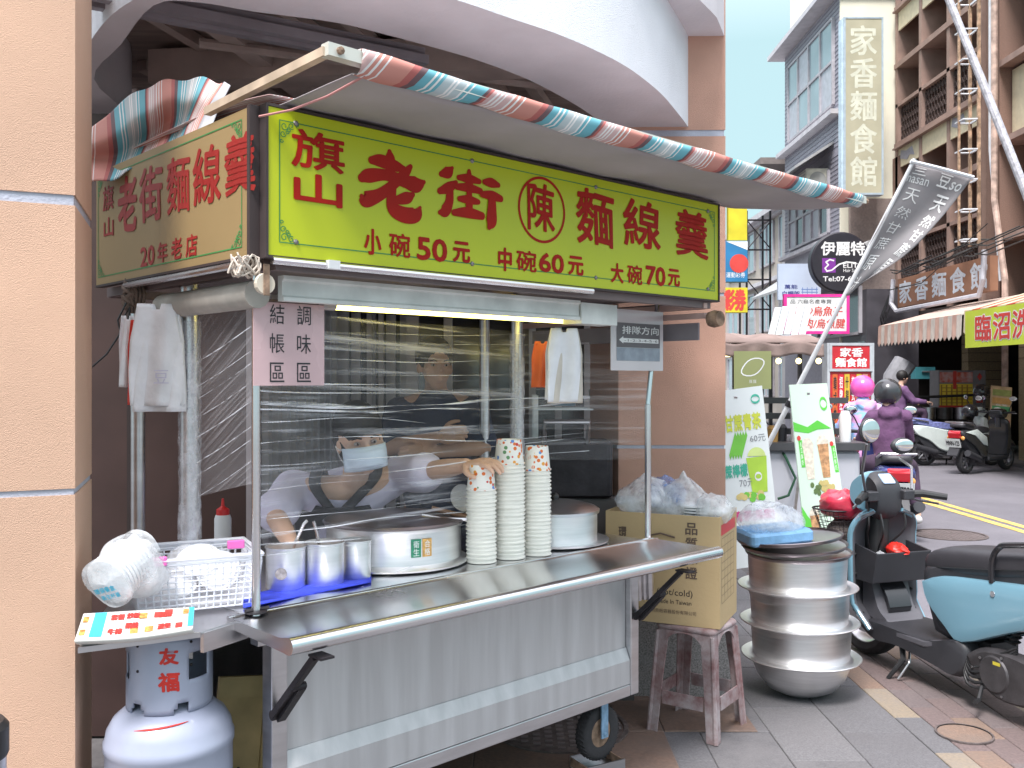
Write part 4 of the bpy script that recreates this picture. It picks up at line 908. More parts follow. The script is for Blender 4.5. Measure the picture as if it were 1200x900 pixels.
for i, (px, base, top, wpx, desc) in enumerate(((564, 661, 545, 36, 'left'), (597, 656, 515, 37, 'middle'), (629, 652, 523, 34, 'right'))):
    D_ = F*(H0-ZC)/(base-CY)+.05; r = wpx/2/1.04*D_/F; htot = (base-top)*D_/F*.98; hc = .088; n_ = int((htot-hc)/.0137)
    mw, mpnt = cupmesh('paper_cup', r, hc, cupw), cupmesh('paper_cup', r, hc, printed('cup_print_%s' % desc, i*3))
    dn = {'left': 'white paper cup in the left, shortest of the three cup stacks under the reaching hand', 'middle': 'white paper cup in the middle, tallest of the three cup stacks', 'right': 'white paper cup in the right cup stack beside the domed pot'}[desc]
    for k in range(n_+1):
        o = bpy.data.objects.new('paper_cup', mpnt if k == n_ else mw); COL.objects.link(o)
        o.location = ((px-CX)/F*D_+random.uniform(-.0012, .0012), D_+random.uniform(-.0012, .0012), ZC+k*(htot-hc)/n_); o.rotation_euler = (0, 0, random.random()*6)
        if k == n_: tag(o, {'left': 'orange printed paper cup on top of the shortest left stack', 'middle': 'printed paper cup with blue mark topping the tallest middle stack', 'right': 'red flower printed paper cup topping the right stack'}[desc], 'paper cup')
        else: tag(o, dn, 'paper cup', 'cups in the %s stack' % desc)
# ---- hanging carrier bags
def hangbags(c, wd, hg, n, seed, yaw, mats, name='hanging_bag', labels=None, group=None):
    R = random.Random(seed)
    for k in range(n):
        off = R.uniform(-.006, .006); dz = R.uniform(-.012, .012)
        def f(u, v):
            s_ = 1-v; ww = wd*(.72+.28*min(1, (s_/.35)) if s_ < .35 else 1.0) ; ww *= (1+.03*math.sin(7*s_+k))
            x = (u-.5)*ww+off; z = -s_*hg+dz*s_; y = .012*math.sin(u*9+k*1.3+s_*2)*min(1, .3+s_)-.012*k
            if s_ < .12 and .36 < u < .64: z -= (.12-s_)*.45*hg
            return (x, y, z)
        o = uvgrid(f, 20, 22, name, mats[k % len(mats)], None, .0015); o.location = c; o.rotation_euler = (0, 0, yaw); tag(o, labels[k % len(labels)], 'carrier bag', group)
orb = M('orange_bag', (.62, .12, .03), .5, 0, .1, 9); rdb = M('red_bag', (.65, .04, .02), .5)
hangbags(W(189, 357, 2.86), .15, .315, 4, 3, .1, [bagw], labels=['white plastic carrier bag in the bundle hanging left of the wrapped post'], group='white bags hanging at the left')
hangbags(W(160, 375, 2.90), .055, .27, 1, 6, .5, [rdb], labels=['thin red bag hanging between the white bags at the left'])
hangbags(W(150, 370, 2.93), .05, .22, 1, 9, .4, [bagw], labels=['narrow white bag hanging left of the thin red bag'])
hangbags(W(660, 385, 3.38), .13, .26, 3, 12, .3, [bagw, M('beige_bag', (.55, .50, .44), .5)], labels=['pale plastic carrier bag bundle hanging by the right wrapped post'], group='pale bags hanging at the right')
hangbags(W(634, 400, 3.5), .08, .16, 1, 15, .2, [orb], labels=['orange carrier bag hanging behind the pale bags'])
PBG = lambda x, y, h: tuple(W(189, 357, 2.86)+Vector((x, -.062-h, y)))
tb = text(None, '豆', .0, -.24, .045, -.20, PBG, M('lilac_print', (.60, .58, .72), .5), .0, name='bag_print'); tag(tb, 'faint lilac print on the front white hanging bag', 'print')
# ---- yellow crate under the shelf
cr_m = M('yellow_wood', (.55, .42, .20), .6, 0, .2, 8)
yc = thing('folding_sign', 'yellowed wooden frame board leaning between gas cylinder and cart', 'board', G(285, 905, 0)*1.0)
yc.location = (-.76, 2.72, 0); yc.rotation_euler = (-.12, .12, .55)
b = B(); b.box((0, 0, 0), (.03, .025, .62)); b.box((.0, .03, 0), (.02, .055, .60)); b.obj('side_slat', cr_m, yc); B().box((-.14, .0, .56), (0, .02, .62)).obj('top_slat', cr_m, yc); B().box((-.14, .01, .10), (-.002, .02, .56)).obj('board_face', cr_m, yc); text(yc, 'N', -.09, .30, -.06, .36, front(.01), inkm, .05)
# steel bin bottom left
sbn = thing('steel_bin', 'round steel bin with black lid at the lower left corner by the column', 'bin', (-1.085*1.07, 2.00, 0))
B().lathe([(.001, 0), (.075, 0), (.075, .70), (.001, .70)], n=32).obj('bin_body', steel, sbn, smooth=True)
B().lathe([(.077, .692), (.080, .70), (.080, .755), (.070, .768), (.03, .772), (.001, .770)], n=32).obj('bin_lid', black, sbn, smooth=True)
# ---- stool
st = thing('plastic_stool', 'worn maroon plastic stool with a cardboard box on top', 'stool', (.80, 4.06, 0), math.atan2(.175, -.245)-math.pi)
stm = stone('faded_maroon_plastic', (.31, .225, .225), (.19, .085, .085), (.46, .42, .43), 25, .7, .15, 5); stin = M('maroon_inside', (.16, .02, .02), .5)
ht, tw, bw2 = .46, .115, .158
o = B().rbox((-.135, -.135, .435), (.135, .135, .46), .03, 4).obj('seat', stm, st); bev(o, .004)
for sx in (-1, 1):
    for sy in (-1, 1):
        b = B(); rings = []
        for z, w_, ins in ((.436, .128, .058), (.24, .142, .050), (.0, bw2, .046)):
            # L-shaped leg section with rounded outer corner
            o_ = w_; q = [(o_, o_-ins), (o_, o_-.012), (o_-.012, o_), (o_-ins, o_), (o_-ins, o_-.007), (o_-.016, o_-.007), (o_-.007, o_-.016), (o_-.007, o_-ins)]
            rings.append([(sx*x, sy*y, z) for x, y in q])
        b.loft(rings); bev(b.obj('leg', stm, st), .002)
        b = B(); b.tube([(sx*.1235, sy*.1235, .43), (sx*.1525, sy*.1525, .002)], [.010, .012], 8); b.obj('leg_rib', stm, st, smooth=True)
for k in range(4):
    R4 = Matrix.Rotation(k*math.pi/2, 4, 'Z'); b = B(R4)
    w_ = .148; b.loft([[(-.092, -w_-.003, .125), (.092, -w_-.003, .125), (.092, -w_+.004, .125), (-.092, -w_+.004, .125)], [(-.095, -w_+.0, .18), (.095, -w_+.0, .18), (.095, -w_+.007, .18), (-.095, -w_+.007, .18)]])
    b.obj('crossbar', stm, st)
    b = B(R4); w_ = .1285
    n_ = 10; top = [(-.085+.17*i/n_, -w_, .436) for i in range(n_+1)]; bot = [(-.085+.17*i/n_, -w_-.003, .436-(.006+.045*(abs(2*i/n_-1))**3)) for i in range(n_+1)]
    b.loft([top, bot], cap=False, close=False); o = b.obj('apron', stm, st); solid(o, .006)
bx_ = Vector((-.907, .42, 0)).normalized()
# carton
kraft = M('kraft_cardboard', (.50, .365, .20), .8, 0, .06, 3, .1, 60); kin = M('kraft_dark_print', (.12, .08, .06), .7)
ctn = thing('cardboard_box', 'open brown cardboard box of lids and bags on the stool', 'cardboard box', (.864, 3.90, .462), math.atan2(-.42, .907))
cw, cdp, chh = .50, .34, .465
b = B(); th = .005
b.box((-cw, 0, 0), (0, th, chh)); b.obj('front_wall', kraft, ctn); B().box((-th, th, 0), (0, cdp-th, chh)).obj('side_wall', kraft, ctn); B().box((-cw, th, 0), (-cw+th, cdp-th, chh)).obj('side_wall', kraft, ctn); B().box((-cw, cdp-th, 0), (0, cdp, chh)).obj('back_wall', kraft, ctn); B().box((-cw+th, th, 0), (-th, cdp-th, .005)).obj('bottom', kraft, ctn)
b = B(); b.add([(-.002, .0, chh), (-.002, cdp, chh), (.085, cdp, chh-.05), (.085, 0, chh-.05)], [(0, 1, 2, 3)]); 
PK = front(0)
def ck(px, py): 
    p = W(px, py, 3.95); return None
vtext(ctn, '品質保證', -.145, .20, -.095, .435, PK, kin, .02, gap=.25)
text(ctn, '(hot/cold)', -.27, .115, -.115, .150, PK, inkm, .0); text(ctn, 'Made In Taiwan', -.27, .087, -.12, .105, PK, inkm, .0); text(ctn, '台灣製造 耐熱紙容器股份有限公司', -.37, .045, -.10, .062, PK, kin, .0); vtext(ctn, '環保', -.44, .30, -.405, .40, PK, kin, .02)
b = B(); 
for i in range(5):
    for j in range(5):
        if (i*3+j*5+i*j) % 3: b.add([PK(-.05+.006*i, .085+.006*j, 0), PK(-.0445+.006*i, .085+.006*j, 0), PK(-.0445+.006*i, .0905+.006*j, 0), PK(-.05+.006*i, .0905+.006*j, 0)], [(0, 1, 2, 3)]) if False else None
PR_ = lambda x, y, h: (.0012+h, x, y)
B().add([PR_(.02, .385, 0), PR_(.30, .385, 0), PR_(.30, .43, 0), PR_(.02, .43, 0)], [(0, 1, 2, 3)]).obj('red_panel', rd, ctn)
tbm = M('table_print', (.30, .22, .13), .8); b = B()
for i in range(5): pline(b, PR_, [(.03+.06*i, .10), (.03+.06*i, .37)], .004)
for i in range(9): pline(b, PR_, [(.03, .10+.034*i), (.27, .10+.034*i)], .003, .0003)
b.obj('printed_table', tbm, ctn)
B().tube([(-.31, -.004, .37), (-.25, -.012, .385), (-.19, -.004, .37)], .004, 6).obj('strap', kin, ctn)
# contents
cm = ctn.matrix_basis
bagobj('bag_of_lids', 'crumpled clear bag of lids at the left in the cardboard box', cm @ Vector((-.36, .14, .42)), .13, .8, 11, bagclear)
bagobj('bag_of_lids', 'clear bag with blue print in the middle of the cardboard box', cm @ Vector((-.20, .16, .40)), .115, 1.0, 17, bagclear)
bagobj('crumpled_bag', 'crumpled white clear bag at the right corner of the cardboard box', cm @ Vector((-.05, .10, .43)), .085, .8, 23, bagclear)
bagobj('crumpled_bag', 'blue printed bag bulging behind the lids in the box', cm @ Vector((-.29, .2, .47)), .09, .8, 29, clearmat('blue_bag', (.2, .35, .7), .6, .2, streak=(16, 16, 16), ramp=(.35, .65), amin=.2))
lm_ = B().lathe([(.001, .006), (.045, .006), (.05, .001), (.058, .0), (.058, .006)], n=28).mesh('paper_lid', white_pl, True, 40)
for k in range(11):
    o = bpy.data.objects.new('bowl_lid', lm_); COL.objects.link(o); o.location = cm @ Vector((-.135+.001*(k % 3), .10, .375+.0115*k)); o.rotation_euler = (.05, 0, k)
    tag(o, 'white bowl lid in the pile standing in the cardboard box', 'bowl lid', 'white lids in the box')
# ---- stack of pots on the pavement
PX, PY = 1.372, 4.50
def basin(z, label, tilt=(0, 0), top=False):
    t = thing('steel_basin', label, 'steel pot', (PX+.012-.11*z*z*1.2+random.uniform(-.004, .004), PY, z), random.random(), rot=(tilt[0], tilt[1], 0))
    prof = [(.001, -.0), (.10, .006), (.16, .035), (.205, .09), (.228, .150), (.234, .168), (.26, .176), (.278, .183), (.280, .186), (.276, .189), (.25, .184), (.238, .182), (.224, .19), (.230, .335), (.236, .338), (.238, .342), (.232, .342), (.227, .335), (.221, .19), (.218, .15), (.20, .09), (.15, .04), (.001, .01)]
    bb_s = B().lathe([(r_, h_+.0) for r_, h_ in prof], n=72); bb_s.v = [wob(p, .0035, 5, z*9) for p in bb_s.v]; bb_s.obj('basin_body', alup, t, smooth=True, ang=40); return t
names = ['bottom pot of the stack with its round bowl base on the pavement', 'second pot from the bottom in the stack of wide flanged steel pots', 'topmost upright pot in the stack, holding dark rimmed lids', 'topmost upright pot in the stack, holding dark rimmed lids']
for k in range(3): basin(.0+.166*k, names[k])
zt = .166*2+.342
lidp = [(.001, .0), (.20, .004), (.238, .012), (.246, .022), (.248, .028), (.243, .03), (.236, .02), (.19, .012), (.001, .008)]
for k, (tx, ty, dz, lb) in enumerate(((.02, -.03, -.02, 'dark steel lid lying lowest on the pot stack'), (.03, -.05, .015, 'tilted steel lid in the middle on top of the pot stack'), (-.02, -.09, .05, 'uppermost tilted steel lid below the blue bag'))):
    o = B().lathe(lidp, n=56).obj('pot_lid', M('dark_steel_lid', (.42, .38, .40), .28, 1, .1, 5), None, smooth=True, loc=(PX-.02*k, PY, zt+dz), rot=(tx, ty, 0)); tag(o, lb, 'pot lid')
bagobj('clear_bag', 'clear plastic bag with a blue band on top of the pot stack', (PX-.14, PY+.02, zt+.09), .16, .5, 31, bagclear)
o = B().rbox((-.16, -.12, 0), (.16, .12, .06), .03).obj('blue_packet', M('pale_blue_packet', (.22, .45, .72), .5, 0, .15, 20, .3, 40), None, loc=(PX-.13, PY-.02, zt+.06), rot=(.03, -.06, .2)); tag(o, 'pale blue packet in the clear bag on the pot stack', 'packet')

# ---- rack of gear in the dark behind the stall
rk = thing('wire_rack', 'dark wire rack with jars and folded bags behind the right side of the stall', 'rack', (.12, 4.75, 0))
for x in (0, .5):
    for y in (0, .3): B().bar((x, y, 0), (x, y, 1.42), .025).obj('upright', steel, rk)
for z in (.5, .95, 1.35): 
    b = B(); 
    for k in range(7): b.bar((.01, .05*k, z), (.49, .05*k, z), .008)
    tag(b.obj('shelf', steel, rk), kind='stuff')
for k, (x, z, r_, h_, m_, l_) in enumerate(((.08, .96, .06, .16, blackm, 'black canister on the rack behind the stall'), (.25, .96, .07, .12, steel, 'steel bowl tin on the rack behind the stall'), (.40, .96, .06, .2, white_pl, 'white tub on the rack behind the stall'), (.15, 1.36, .07, .15, M('teal_tin', (.05, .2, .3), .5), 'teal tin on the top shelf of the rack'), (.36, 1.36, .08, .10, cream, 'cream bowl on the top shelf of the rack'))):
    o = B().lathe([(.001, 0), (r_*.9, 0), (r_, h_*.8), (r_*.8, h_), (.001, h_)], n=20).obj('canister', m_, None, smooth=True, loc=(.12+x, 4.9, z+.005)); tag(o, l_, 'container')
o = B().rbox((0, 0, 0), (.42, .3, .26), .03).obj('machine_body', blackm, None); o.location = (.05, 4.35, .95); 
mc_ = thing('heat_sealer', 'black countertop machine with silver lever beside the domed pot', 'machine', (.05, 4.35, .95)); o.parent = mc_; o.location = (0, 0, 0)
B().tube([(.1, .0, .26), (.1, -.08, .36), (.3, -.08, .36), (.3, 0, .26)], .012, 8).obj('lever', steel, mc_, smooth=True)
B().box((-.10, .03, -.95), (.52, .32, -.005)).obj('stand', M('dark_stand', (.10, .09, .09), .6), mc_)
# ================================================================ STREET ACROSS
brbr = M('brown_brick_wall', (.27, .165, .125), .85, 0, .25, 60, .4, 30, col2=(.19, .115, .09))
brfin = M('brown_concrete_fin', (.30, .20, .165), .8, 0, .15, 3, .2, 30)
creamt = M('cream_tile', (.62, .54, .38), .7, 0, .08, 8, .1, 60)
creamw = M('cream_side_wall', (.82, .78, .64), .8, 0, .05, 2)
tileg = M('blue_grey_tile', (.38, .37, .42), .6, 0, .12, 14, .3, 60, col2=(.30, .29, .34))
trimg = M('pale_trim', (.55, .53, .56), .7, 0, .1, 5)
glsky = M('window_glass_sky', (.30, .38, .42), .05, 0, .1, 1, spec=1.0)
gldk = M('window_glass_dark', (.05, .055, .07), .08, 0, .2, 1, spec=.8)
whf = M('white_frame', (.70, .72, .76), .4)
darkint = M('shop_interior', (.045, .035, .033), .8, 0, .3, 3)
grill = M('iron_grille', (.07, .045, .04), .7, .3)
# ---- brown grid building
bb_ = thing('brown_building', 'brown building with a deep grid of balconies, carved grilles and a rusty ladder', 'building')
FX = 9.5
fins = [23.2, 21.85, 20.45, 19.05]
B().box((FX+.7, 12.0, 3.0), (FX+8, 23.25, 16)).obj('wall', brbr, bb_)
for y in fins: B().box((FX, y-.07, 3.1), (FX+.69, y+.07, 16)).obj('fin', brfin, bb_)
B().box((FX-.02, 18.25, 3.1), (FX+.69, 18.75, 16)).obj('fin', brbr, bb_)
for fl in range(4):
    z0 = 3.95+3.38*fl-(.0 if fl else 0)
    for i in range(3):
        ya, yb = fins[i+1]+.07, fins[i]-.07
        B().box((FX+.02, ya, z0-.62), (FX+.06, yb, z0-.16)).obj('cream_band', creamt, bb_)
        g = B()
        n_ = 9
        for k in range(n_): 
            y_ = ya+(yb-ya)*(k+.5)/n_; g.box((FX+.08, y_-.012, z0), (FX+.10, y_+.012, z0+.88))
            for q in range(4): g.tube([(FX+.09, y_+.06*math.cos(6.28*t/8), z0+.11+.22*q+.07*math.sin(6.28*t/8)) for t in range(8)], .011, 4, closed=True)
        o = g.obj('grille', grill, bb_)
        w_ = B(); w_.box((FX+.62, ya+.05, z0+.05), (FX+.66, yb-.30, z0+1.75)); o = w_.obj('window', gldk if (fl+i) % 2 else M('window_glass_mid', (.16, .17, .20), .1, 0, .1, 2), bb_)
        f = B()
        for y_ in (ya+.05, (ya+yb)/2-.12, yb-.34): f.box((FX+.60, y_, z0+.05), (FX+.62, y_+.04, z0+1.75))
        f.obj('frame', grill, o)
    ze = z0+1.84
    B().box((FX-.03, 19.0, z0-.13), (FX+.69, 23.27, z0)).obj('slab', brfin, bb_)
    B().box((FX, 19.0, z0+.885), (FX+.69, 23.27, z0+.97)).obj('slab', brfin, bb_)
    B().box((FX-.03, 19.0, ze), (FX+.69, 23.27, ze+.13)).obj('slab', brfin, bb_)
    if fl: B().box((FX, 19.0, z0+.885+.95*0), (FX+.3, 23.2, z0+.9)).obj('slab', brfin, bb_) if False else None
    B().box((FX-.10, 19.0, z0-.15-.02), (FX+.69, 23.2, z0-.131)).obj('slab_edge', brfin, bb_)
    # right hand bays with white windows
    for i in range(3):
        yb, ya = 18.1-2.1*i, 16.4-2.1*i
        zz = z0+.35
        B().box((FX-.05, ya-.4, zz-.12), (FX+.69, yb+.12, zz)).obj('slab', brfin, bb_)
        B().box((FX-.05, ya-.4, zz+1.75), (FX+.69, yb+.12, zz+1.87)).obj('slab', brfin, bb_)
        B().box((FX, ya-.38, 3.1) if fl == 0 else (FX, ya-.38, zz-1.5), (FX+.69, ya-.2, zz+1.75)).obj('fin', brbr, bb_)
        B().box((FX+.2, ya-.2, zz+1.88), (FX+.25, yb+.1, zz+3.2)).obj('cream_panel', creamt, bb_)
        f = B(); t_ = .07
        f.box((FX+.40, ya, zz+.1), (FX+.46, ya+t_, zz+1.6)); f.box((FX+.40, yb-t_, zz+.1), (FX+.46, yb, zz+1.6)); f.box((FX+.40, ya+t_, zz+.1), (FX+.46, yb-t_, zz+.1+t_)); f.box((FX+.40, ya+t_, zz+1.6-t_), (FX+.46, yb-t_, zz+1.6)); f.box((FX+.41, (ya+yb)/2-.03, zz+.17), (FX+.45, (ya+yb)/2+.03, zz+1.53))
        o = f.obj('window', whf, bb_); B().box((FX+.43, ya+.05, zz+.15), (FX+.44, yb-.05, zz+1.55)).obj('pane', gldk, o)
        B().box((FX+.47, ya-.2, zz), (FX+.52, yb+.1, zz+1.75)).obj('bay_wall', brbr, bb_)
# peeled patches
for (y_, z_, s_) in ((22.6, 6.95, .45), (20.0, 7.0, .35)):
    B().prism([(y_-.9*s_, z_-.12), (y_-.3*s_, z_-.05), (y_, z_-.14), (y_+.9*s_, z_-.03), (y_+.8*s_, z_+.16), (y_+.1*s_, z_+.08), (y_-.6*s_, z_+.12)], FX+.010, FX+.018, axis=0).obj('peeled_patch', tileg, bb_)
# shops below
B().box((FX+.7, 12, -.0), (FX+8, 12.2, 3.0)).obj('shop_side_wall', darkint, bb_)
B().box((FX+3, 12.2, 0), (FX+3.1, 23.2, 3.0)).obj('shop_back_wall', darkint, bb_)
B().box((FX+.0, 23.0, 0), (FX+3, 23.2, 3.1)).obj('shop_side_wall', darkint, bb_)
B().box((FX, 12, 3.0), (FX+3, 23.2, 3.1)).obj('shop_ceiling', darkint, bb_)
ybr = M('yellow_brick', (.42, .35, .22), .8, 0, .2, 30, .5, 40)
B().box((FX, 12.0, 0.0), (FX+.7, 17.6, 3.0)).obj('brick_pillar_wall', ybr, bb_)
B().box((FX+.8, 21.2, 0), (FX+1.6, 21.5, 2.9)).obj('brick_pier', ybr, bb_)
for i in range(14):
    B().box((FX+.79, 21.19, .1+.2*i), (FX+1.61, 21.51, .112+.2*i)).obj('mortar_line', M('dark_mortar', (.12, .10, .08), .9), bb_)
for i in range(6): B().box((FX-.004, 12.0, 3.1-.2*(i+1)), (FX-.001, 17.6, 3.1-.2*(i+1)+.012)).obj('mortar_line', MATS['dark_mortar'], bb_)
b = B(); b.tube([(FX-.1, 17.9, 0), (FX-.1, 17.9, 3.4), (FX-.15, 18.2, 5.0), (FX-.15, 18.2, 16)], .06, 8); b.obj('drain_pipe', M('peeling_pipe', (.50, .36, .30), .7, 0, .4, 6), bb_)
b = B(); b.tube([(FX-.1, 18.05, 3.4), (FX-.12, 18.4, 6.0), (FX-.12, 18.4, 16)], .035, 6); b.obj('drain_pipe', whf, bb_)
lad = thing('rusty_ladder', 'rusty caged ladder fixed to the brown facade beside white pipes', 'ladder')
for dy in (0, .36): B().bar((FX-.2, 18.7+dy, 4.2), (FX-.2, 18.7+dy, 9.4), .055).obj('rail', M('rusty_ladder_paint', (.45, .30, .20), .7, .2, .5, 8), lad)
B().bar((FX-.5, 18.9, 4.2), (FX-.5, 18.9, 9.3), .04).obj('rail', MATS['rusty_ladder_paint'], lad)
for i in range(9):
    z_ = 4.3+.6*i; b = B(); b.bar((FX-.2, 18.7, z_), (FX-.2, 19.06, z_), .035); b.tube([(FX-.2, 18.7, z_), (FX-.5, 18.72, z_), (FX-.5, 19.05, z_), (FX-.2, 19.06, z_)], .02, 5); b.obj('rung', whf, lad)
# ---- blue grey tiled house
th_ = thing('tiled_house', 'blue-grey tiled three storey house with cream side wall beyond the vertical sign', 'building')
HX = 8.2
B().box((HX, 23.5, 0), (HX+9, 28.2, 11.3)).obj('wall', tileg, th_)
for i in range(52): B().box((HX-.012, 23.5, 5.2+.115*i), (HX-.001, 28.2, 5.205+.115*i)).obj('tile_course', M('tile_joint', (.24, .23, .28), .8), th_) if not (7.2 < 5.2+.115*i < 7.3) else None
B().box((HX, 23.44, 0), (HX+9, 23.5, 16)).obj('side_wall', creamw, th_); B().box((HX+.1, 23.5, 11.4), (HX+9, 28, 16)).obj('upper_wall', creamw, th_)
B().box((HX-.45, 23.3, 11.15), (HX+9, 28.5, 11.28)).obj('eave', trimg, th_)
B().box((HX-.25, 23.42, 8.15), (HX, 28.3, 8.27)).obj('cornice', trimg, th_); B().box((HX-.18, 23.42, 5.05), (HX, 28.3, 5.15)).obj('cornice', trimg, th_)
b = B(); b.loft([[(HX-1.0, 23.9, 6.95), (HX, 23.9, 7.6), (HX, 23.9, 7.52), (HX-1.0, 23.9, 6.88)], [(HX-1.0, 28.3, 6.95), (HX, 28.3, 7.6), (HX, 28.3, 7.52), (HX-1.0, 28.3, 6.88)]]); b.obj('awning_roof', M('metal_awning', (.45, .45, .46), .5, .3), th_)
b = B(); b.loft([[(HX-1.3, 21.5, 3.85), (HX, 21.5, 4.7), (HX, 21.5, 4.6), (HX-1.3, 21.5, 3.78)], [(HX-1.3, 27.0, 3.85), (HX, 27.0, 4.7), (HX, 27.0, 4.6), (HX-1.3, 27.0, 3.78)]]); b.obj('awning_roof', MATS['metal_awning'], th_)
def swin(parent, X, ya, yb, za, zb, ny, nz_, g, fr_=whf, alt=None):
    f = B(); t_ = .07
    for k in range(ny+1): yy = ya+(yb-ya)*k/ny; f.box((X-.08, yy-t_/2, za), (X-.002, yy+t_/2, zb))
    for k in range(nz_+1): zz = za+(zb-za)*k/nz_; f.box((X-.075, ya+t_/2, zz-t_/2), (X-.003, yb-t_/2, zz+t_/2))
    o = f.obj('window', fr_, parent)
    for k in range(ny):
        for q in range(nz_): B().box((X-.04, ya+(yb-ya)*k/ny+.02, za+(zb-za)*q/nz_+.02), (X-.03, ya+(yb-ya)*(k+1)/ny-.02, za+(zb-za)*(q+1)/nz_-.02)).obj('pane', (g if (k+q) % 3 else (alt or g)), o)
    return o
trimw = M('grey_window_frame', (.42, .40, .43), .5)
swin(th_, HX, 23.85, 27.7, 8.5, 10.7, 4, 2, glsky, trimw, M('curtain_pane', (.45, .45, .50), .3)); swin(th_, HX, 24.2, 27.6, 5.3, 6.9, 5, 2, M('frosted_pane', (.36, .33, .38), .3), trimw, gldk); swin(th_, HX, 22.0, 27.0, 2.6, 3.7, 5, 1, gldk, trimw)
ac = thing('air_conditioner', 'cream window air conditioner on the blue-grey tiled house', 'air conditioner', (HX, 24.6, 6.35))
bev(B().box((-.6, -.35, 0), (0, .35, .62)).obj('casing', M('cream_plastic', (.66, .64, .54), .5), ac), .03); B().lathe([(.001, 0), (.2, 0), (.22, .01)], (-.3, -.36, .31), 20, axis=1).obj('fan_grille', M('ac_grey', (.4, .4, .38), .6), ac)
b = B()
for i in range(7): b.box((-.61, -.3, .06+.08*i), (-.601, .3, .09+.08*i))
b.obj('louvre', MATS['ac_grey'], ac)
# ground floor of tiled house
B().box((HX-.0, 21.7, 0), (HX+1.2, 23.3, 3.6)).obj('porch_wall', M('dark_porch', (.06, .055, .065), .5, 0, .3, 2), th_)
B().box((HX+.2, 23.3, 2.9), (HX+1.3, 23.43, 6.0)).obj('stone_face', stone('mottled_stone', (.36, .28, .25), (.25, .2, .19), (.42, .33, .29), 20, .7, .2, 2), th_)
B().box((FX-.0, 23.0, 4.9), (FX+.3, 23.43, 7.0)).obj('brick_corner', brbr, th_)
for i in range(6): B().box((HX-.01, 21.8+.25*i, .2), (HX-.002, 22.0+.25*i, 2.4)).obj('glass_door', gldk, th_)
# ---- far buildings down the street
fb = thing('far_building', 'beige and grey building far down the street behind the scaffold', 'building')
B().box((9.4, 30, 0), (20, 44, 7.4)).obj('wall', M('far_beige', (.46, .41, .36), .8, 0, .1, 1), fb); B().box((9.0, 30, 7.4), (20, 44, 7.6)).obj('parapet', trimg, fb)
for r in range(3):
    for i in range(5): swin(fb, 9.4, 31+2.6*i, 32.8+2.6*i, .9+2.4*r, 2.4+2.4*r, 2, 1, glsky, trimw)
    B().box((9.2, 30, 2.7+2.3*r), (9.39, 44, 2.85+2.3*r)).obj('ledge', trimg, fb)
B().box((8.6, 28.3, 0), (9.3, 29.9, 8.4)).obj('stair_tower', M('grey_render', (.44, .44, .45), .8, 0, .15, 1), fb)
B().box((7.6, 28.7, 8.1), (9.6, 30.5, 8.3)).obj('roof_slab', M('tower_roof', (.2, .17, .16), .8), fb)
fb2 = thing('far_row', 'pale row of buildings at the far end of the street', 'building'); B().box((10, 45, 0), (22, 90, 6.5)).obj('wall', M('pale_far', (.5, .5, .52), .8, 0, .1, .3), fb2); B().box((-3, 92, -.1), (14, 96, 5.0)).obj('end_wall', M('pale_far', (.5, .5, .5)), fb2)
nb_ = thing('neighbour_building', 'grey rendered building next along our side of the street, hidden behind the juice stall', 'building')
B().box((-4, 11.8, -.01), (2.05, 34, 9)).obj('wall', M('neighbour_render', (.42, .40, .40), .8, 0, .1, 1), nb_)
for i in range(4): swin(nb_, 2.05+.09, 13+4*i, 15+4*i, 3.5, 5.2, 2, 1, glsky, trimw)
sc_ = thing('scaffold_tower', 'dark steel lattice scaffold beside the yellow hanging sign', 'scaffold')
for x in (7.5, 8.25): B().bar((x, 30, 0), (x, 30, 6.9), .06).obj('upright', blackm, sc_); B().bar((x, 30.9, 0), (x, 30.9, 6.9), .06).obj('upright', blackm, sc_)
for i in range(7):
    z_ = .9+.95*i; B().bar((7.5, 30, z_), (8.25, 30, z_), .05).obj('ledger', blackm, sc_)
    B().tube([(7.5, 30, z_), (8.25, 30, z_+.9 if i % 2 else z_-.9)], .02, 5).obj('brace', blackm, sc_)

# ---- signs
def signbox(name, label, x0, x1, z0, z1, y, d, mat, frame=None, ft=.04, cat='sign', group=None):
    t = thing(name, label, cat, (x0, y, z0)); o = B().box((0, 0, 0), (x1-x0, d, z1-z0)).obj('sign_face', mat, t)
    if frame:
        f = B(); W_, H_ = x1-x0, z1-z0
        f.box((-ft, -.012, -ft), (W_+ft, d+.01, -.001)); f.box((-ft, -.012, H_+.001), (W_+ft, d+.01, H_+ft)); f.box((-ft, -.012, 0), (-.001, d+.01, H_)); f.box((W_+.001, -.012, 0), (W_+ft, d+.01, H_)); f.obj('frame', frame, t)
    return t, x1-x0, z1-z0
def pxr(x0, y0, x1, y1, D): a = W(x0, y1, D); c = W(x1, y0, D); return a.x, c.x, a.z, c.z
X0, X1, Z0, Z1 = pxr(991, 22, 1033, 226, 22)
t, w_, h_ = signbox('vertical_sign', 'tall faded cream vertical shop sign with five large characters', X0, X1, Z0, Z1, 22, .22, M('faded_sign_face', (.46, .43, .31), .6, 0, .08, 2), M('pale_blue_frame', (.42, .50, .56), .5), .045)
vtext(t, '家香麵食館', w_*.14, h_*.04, w_*.86, h_*.96, front(0), M('cream_letter', (.66, .66, .54), .6), .02, gap=.13)
B().box((-.10, .02, 0), (-.047, .20, h_)).obj('side_face', M('pale_blue_side', (.50, .62, .70), .5), t)
for i in range(8): B().tube([(w_+.04, .1, .2+h_*i/8), (w_+.42, 1.4, .2+h_*i/8)], .02, 5).obj('bracket', trimg, t)
c0 = W(986, 307, 19.5); rs = thing('round_sign', 'round black sign with purple square logo above the pink framed sign', 'sign', c0)
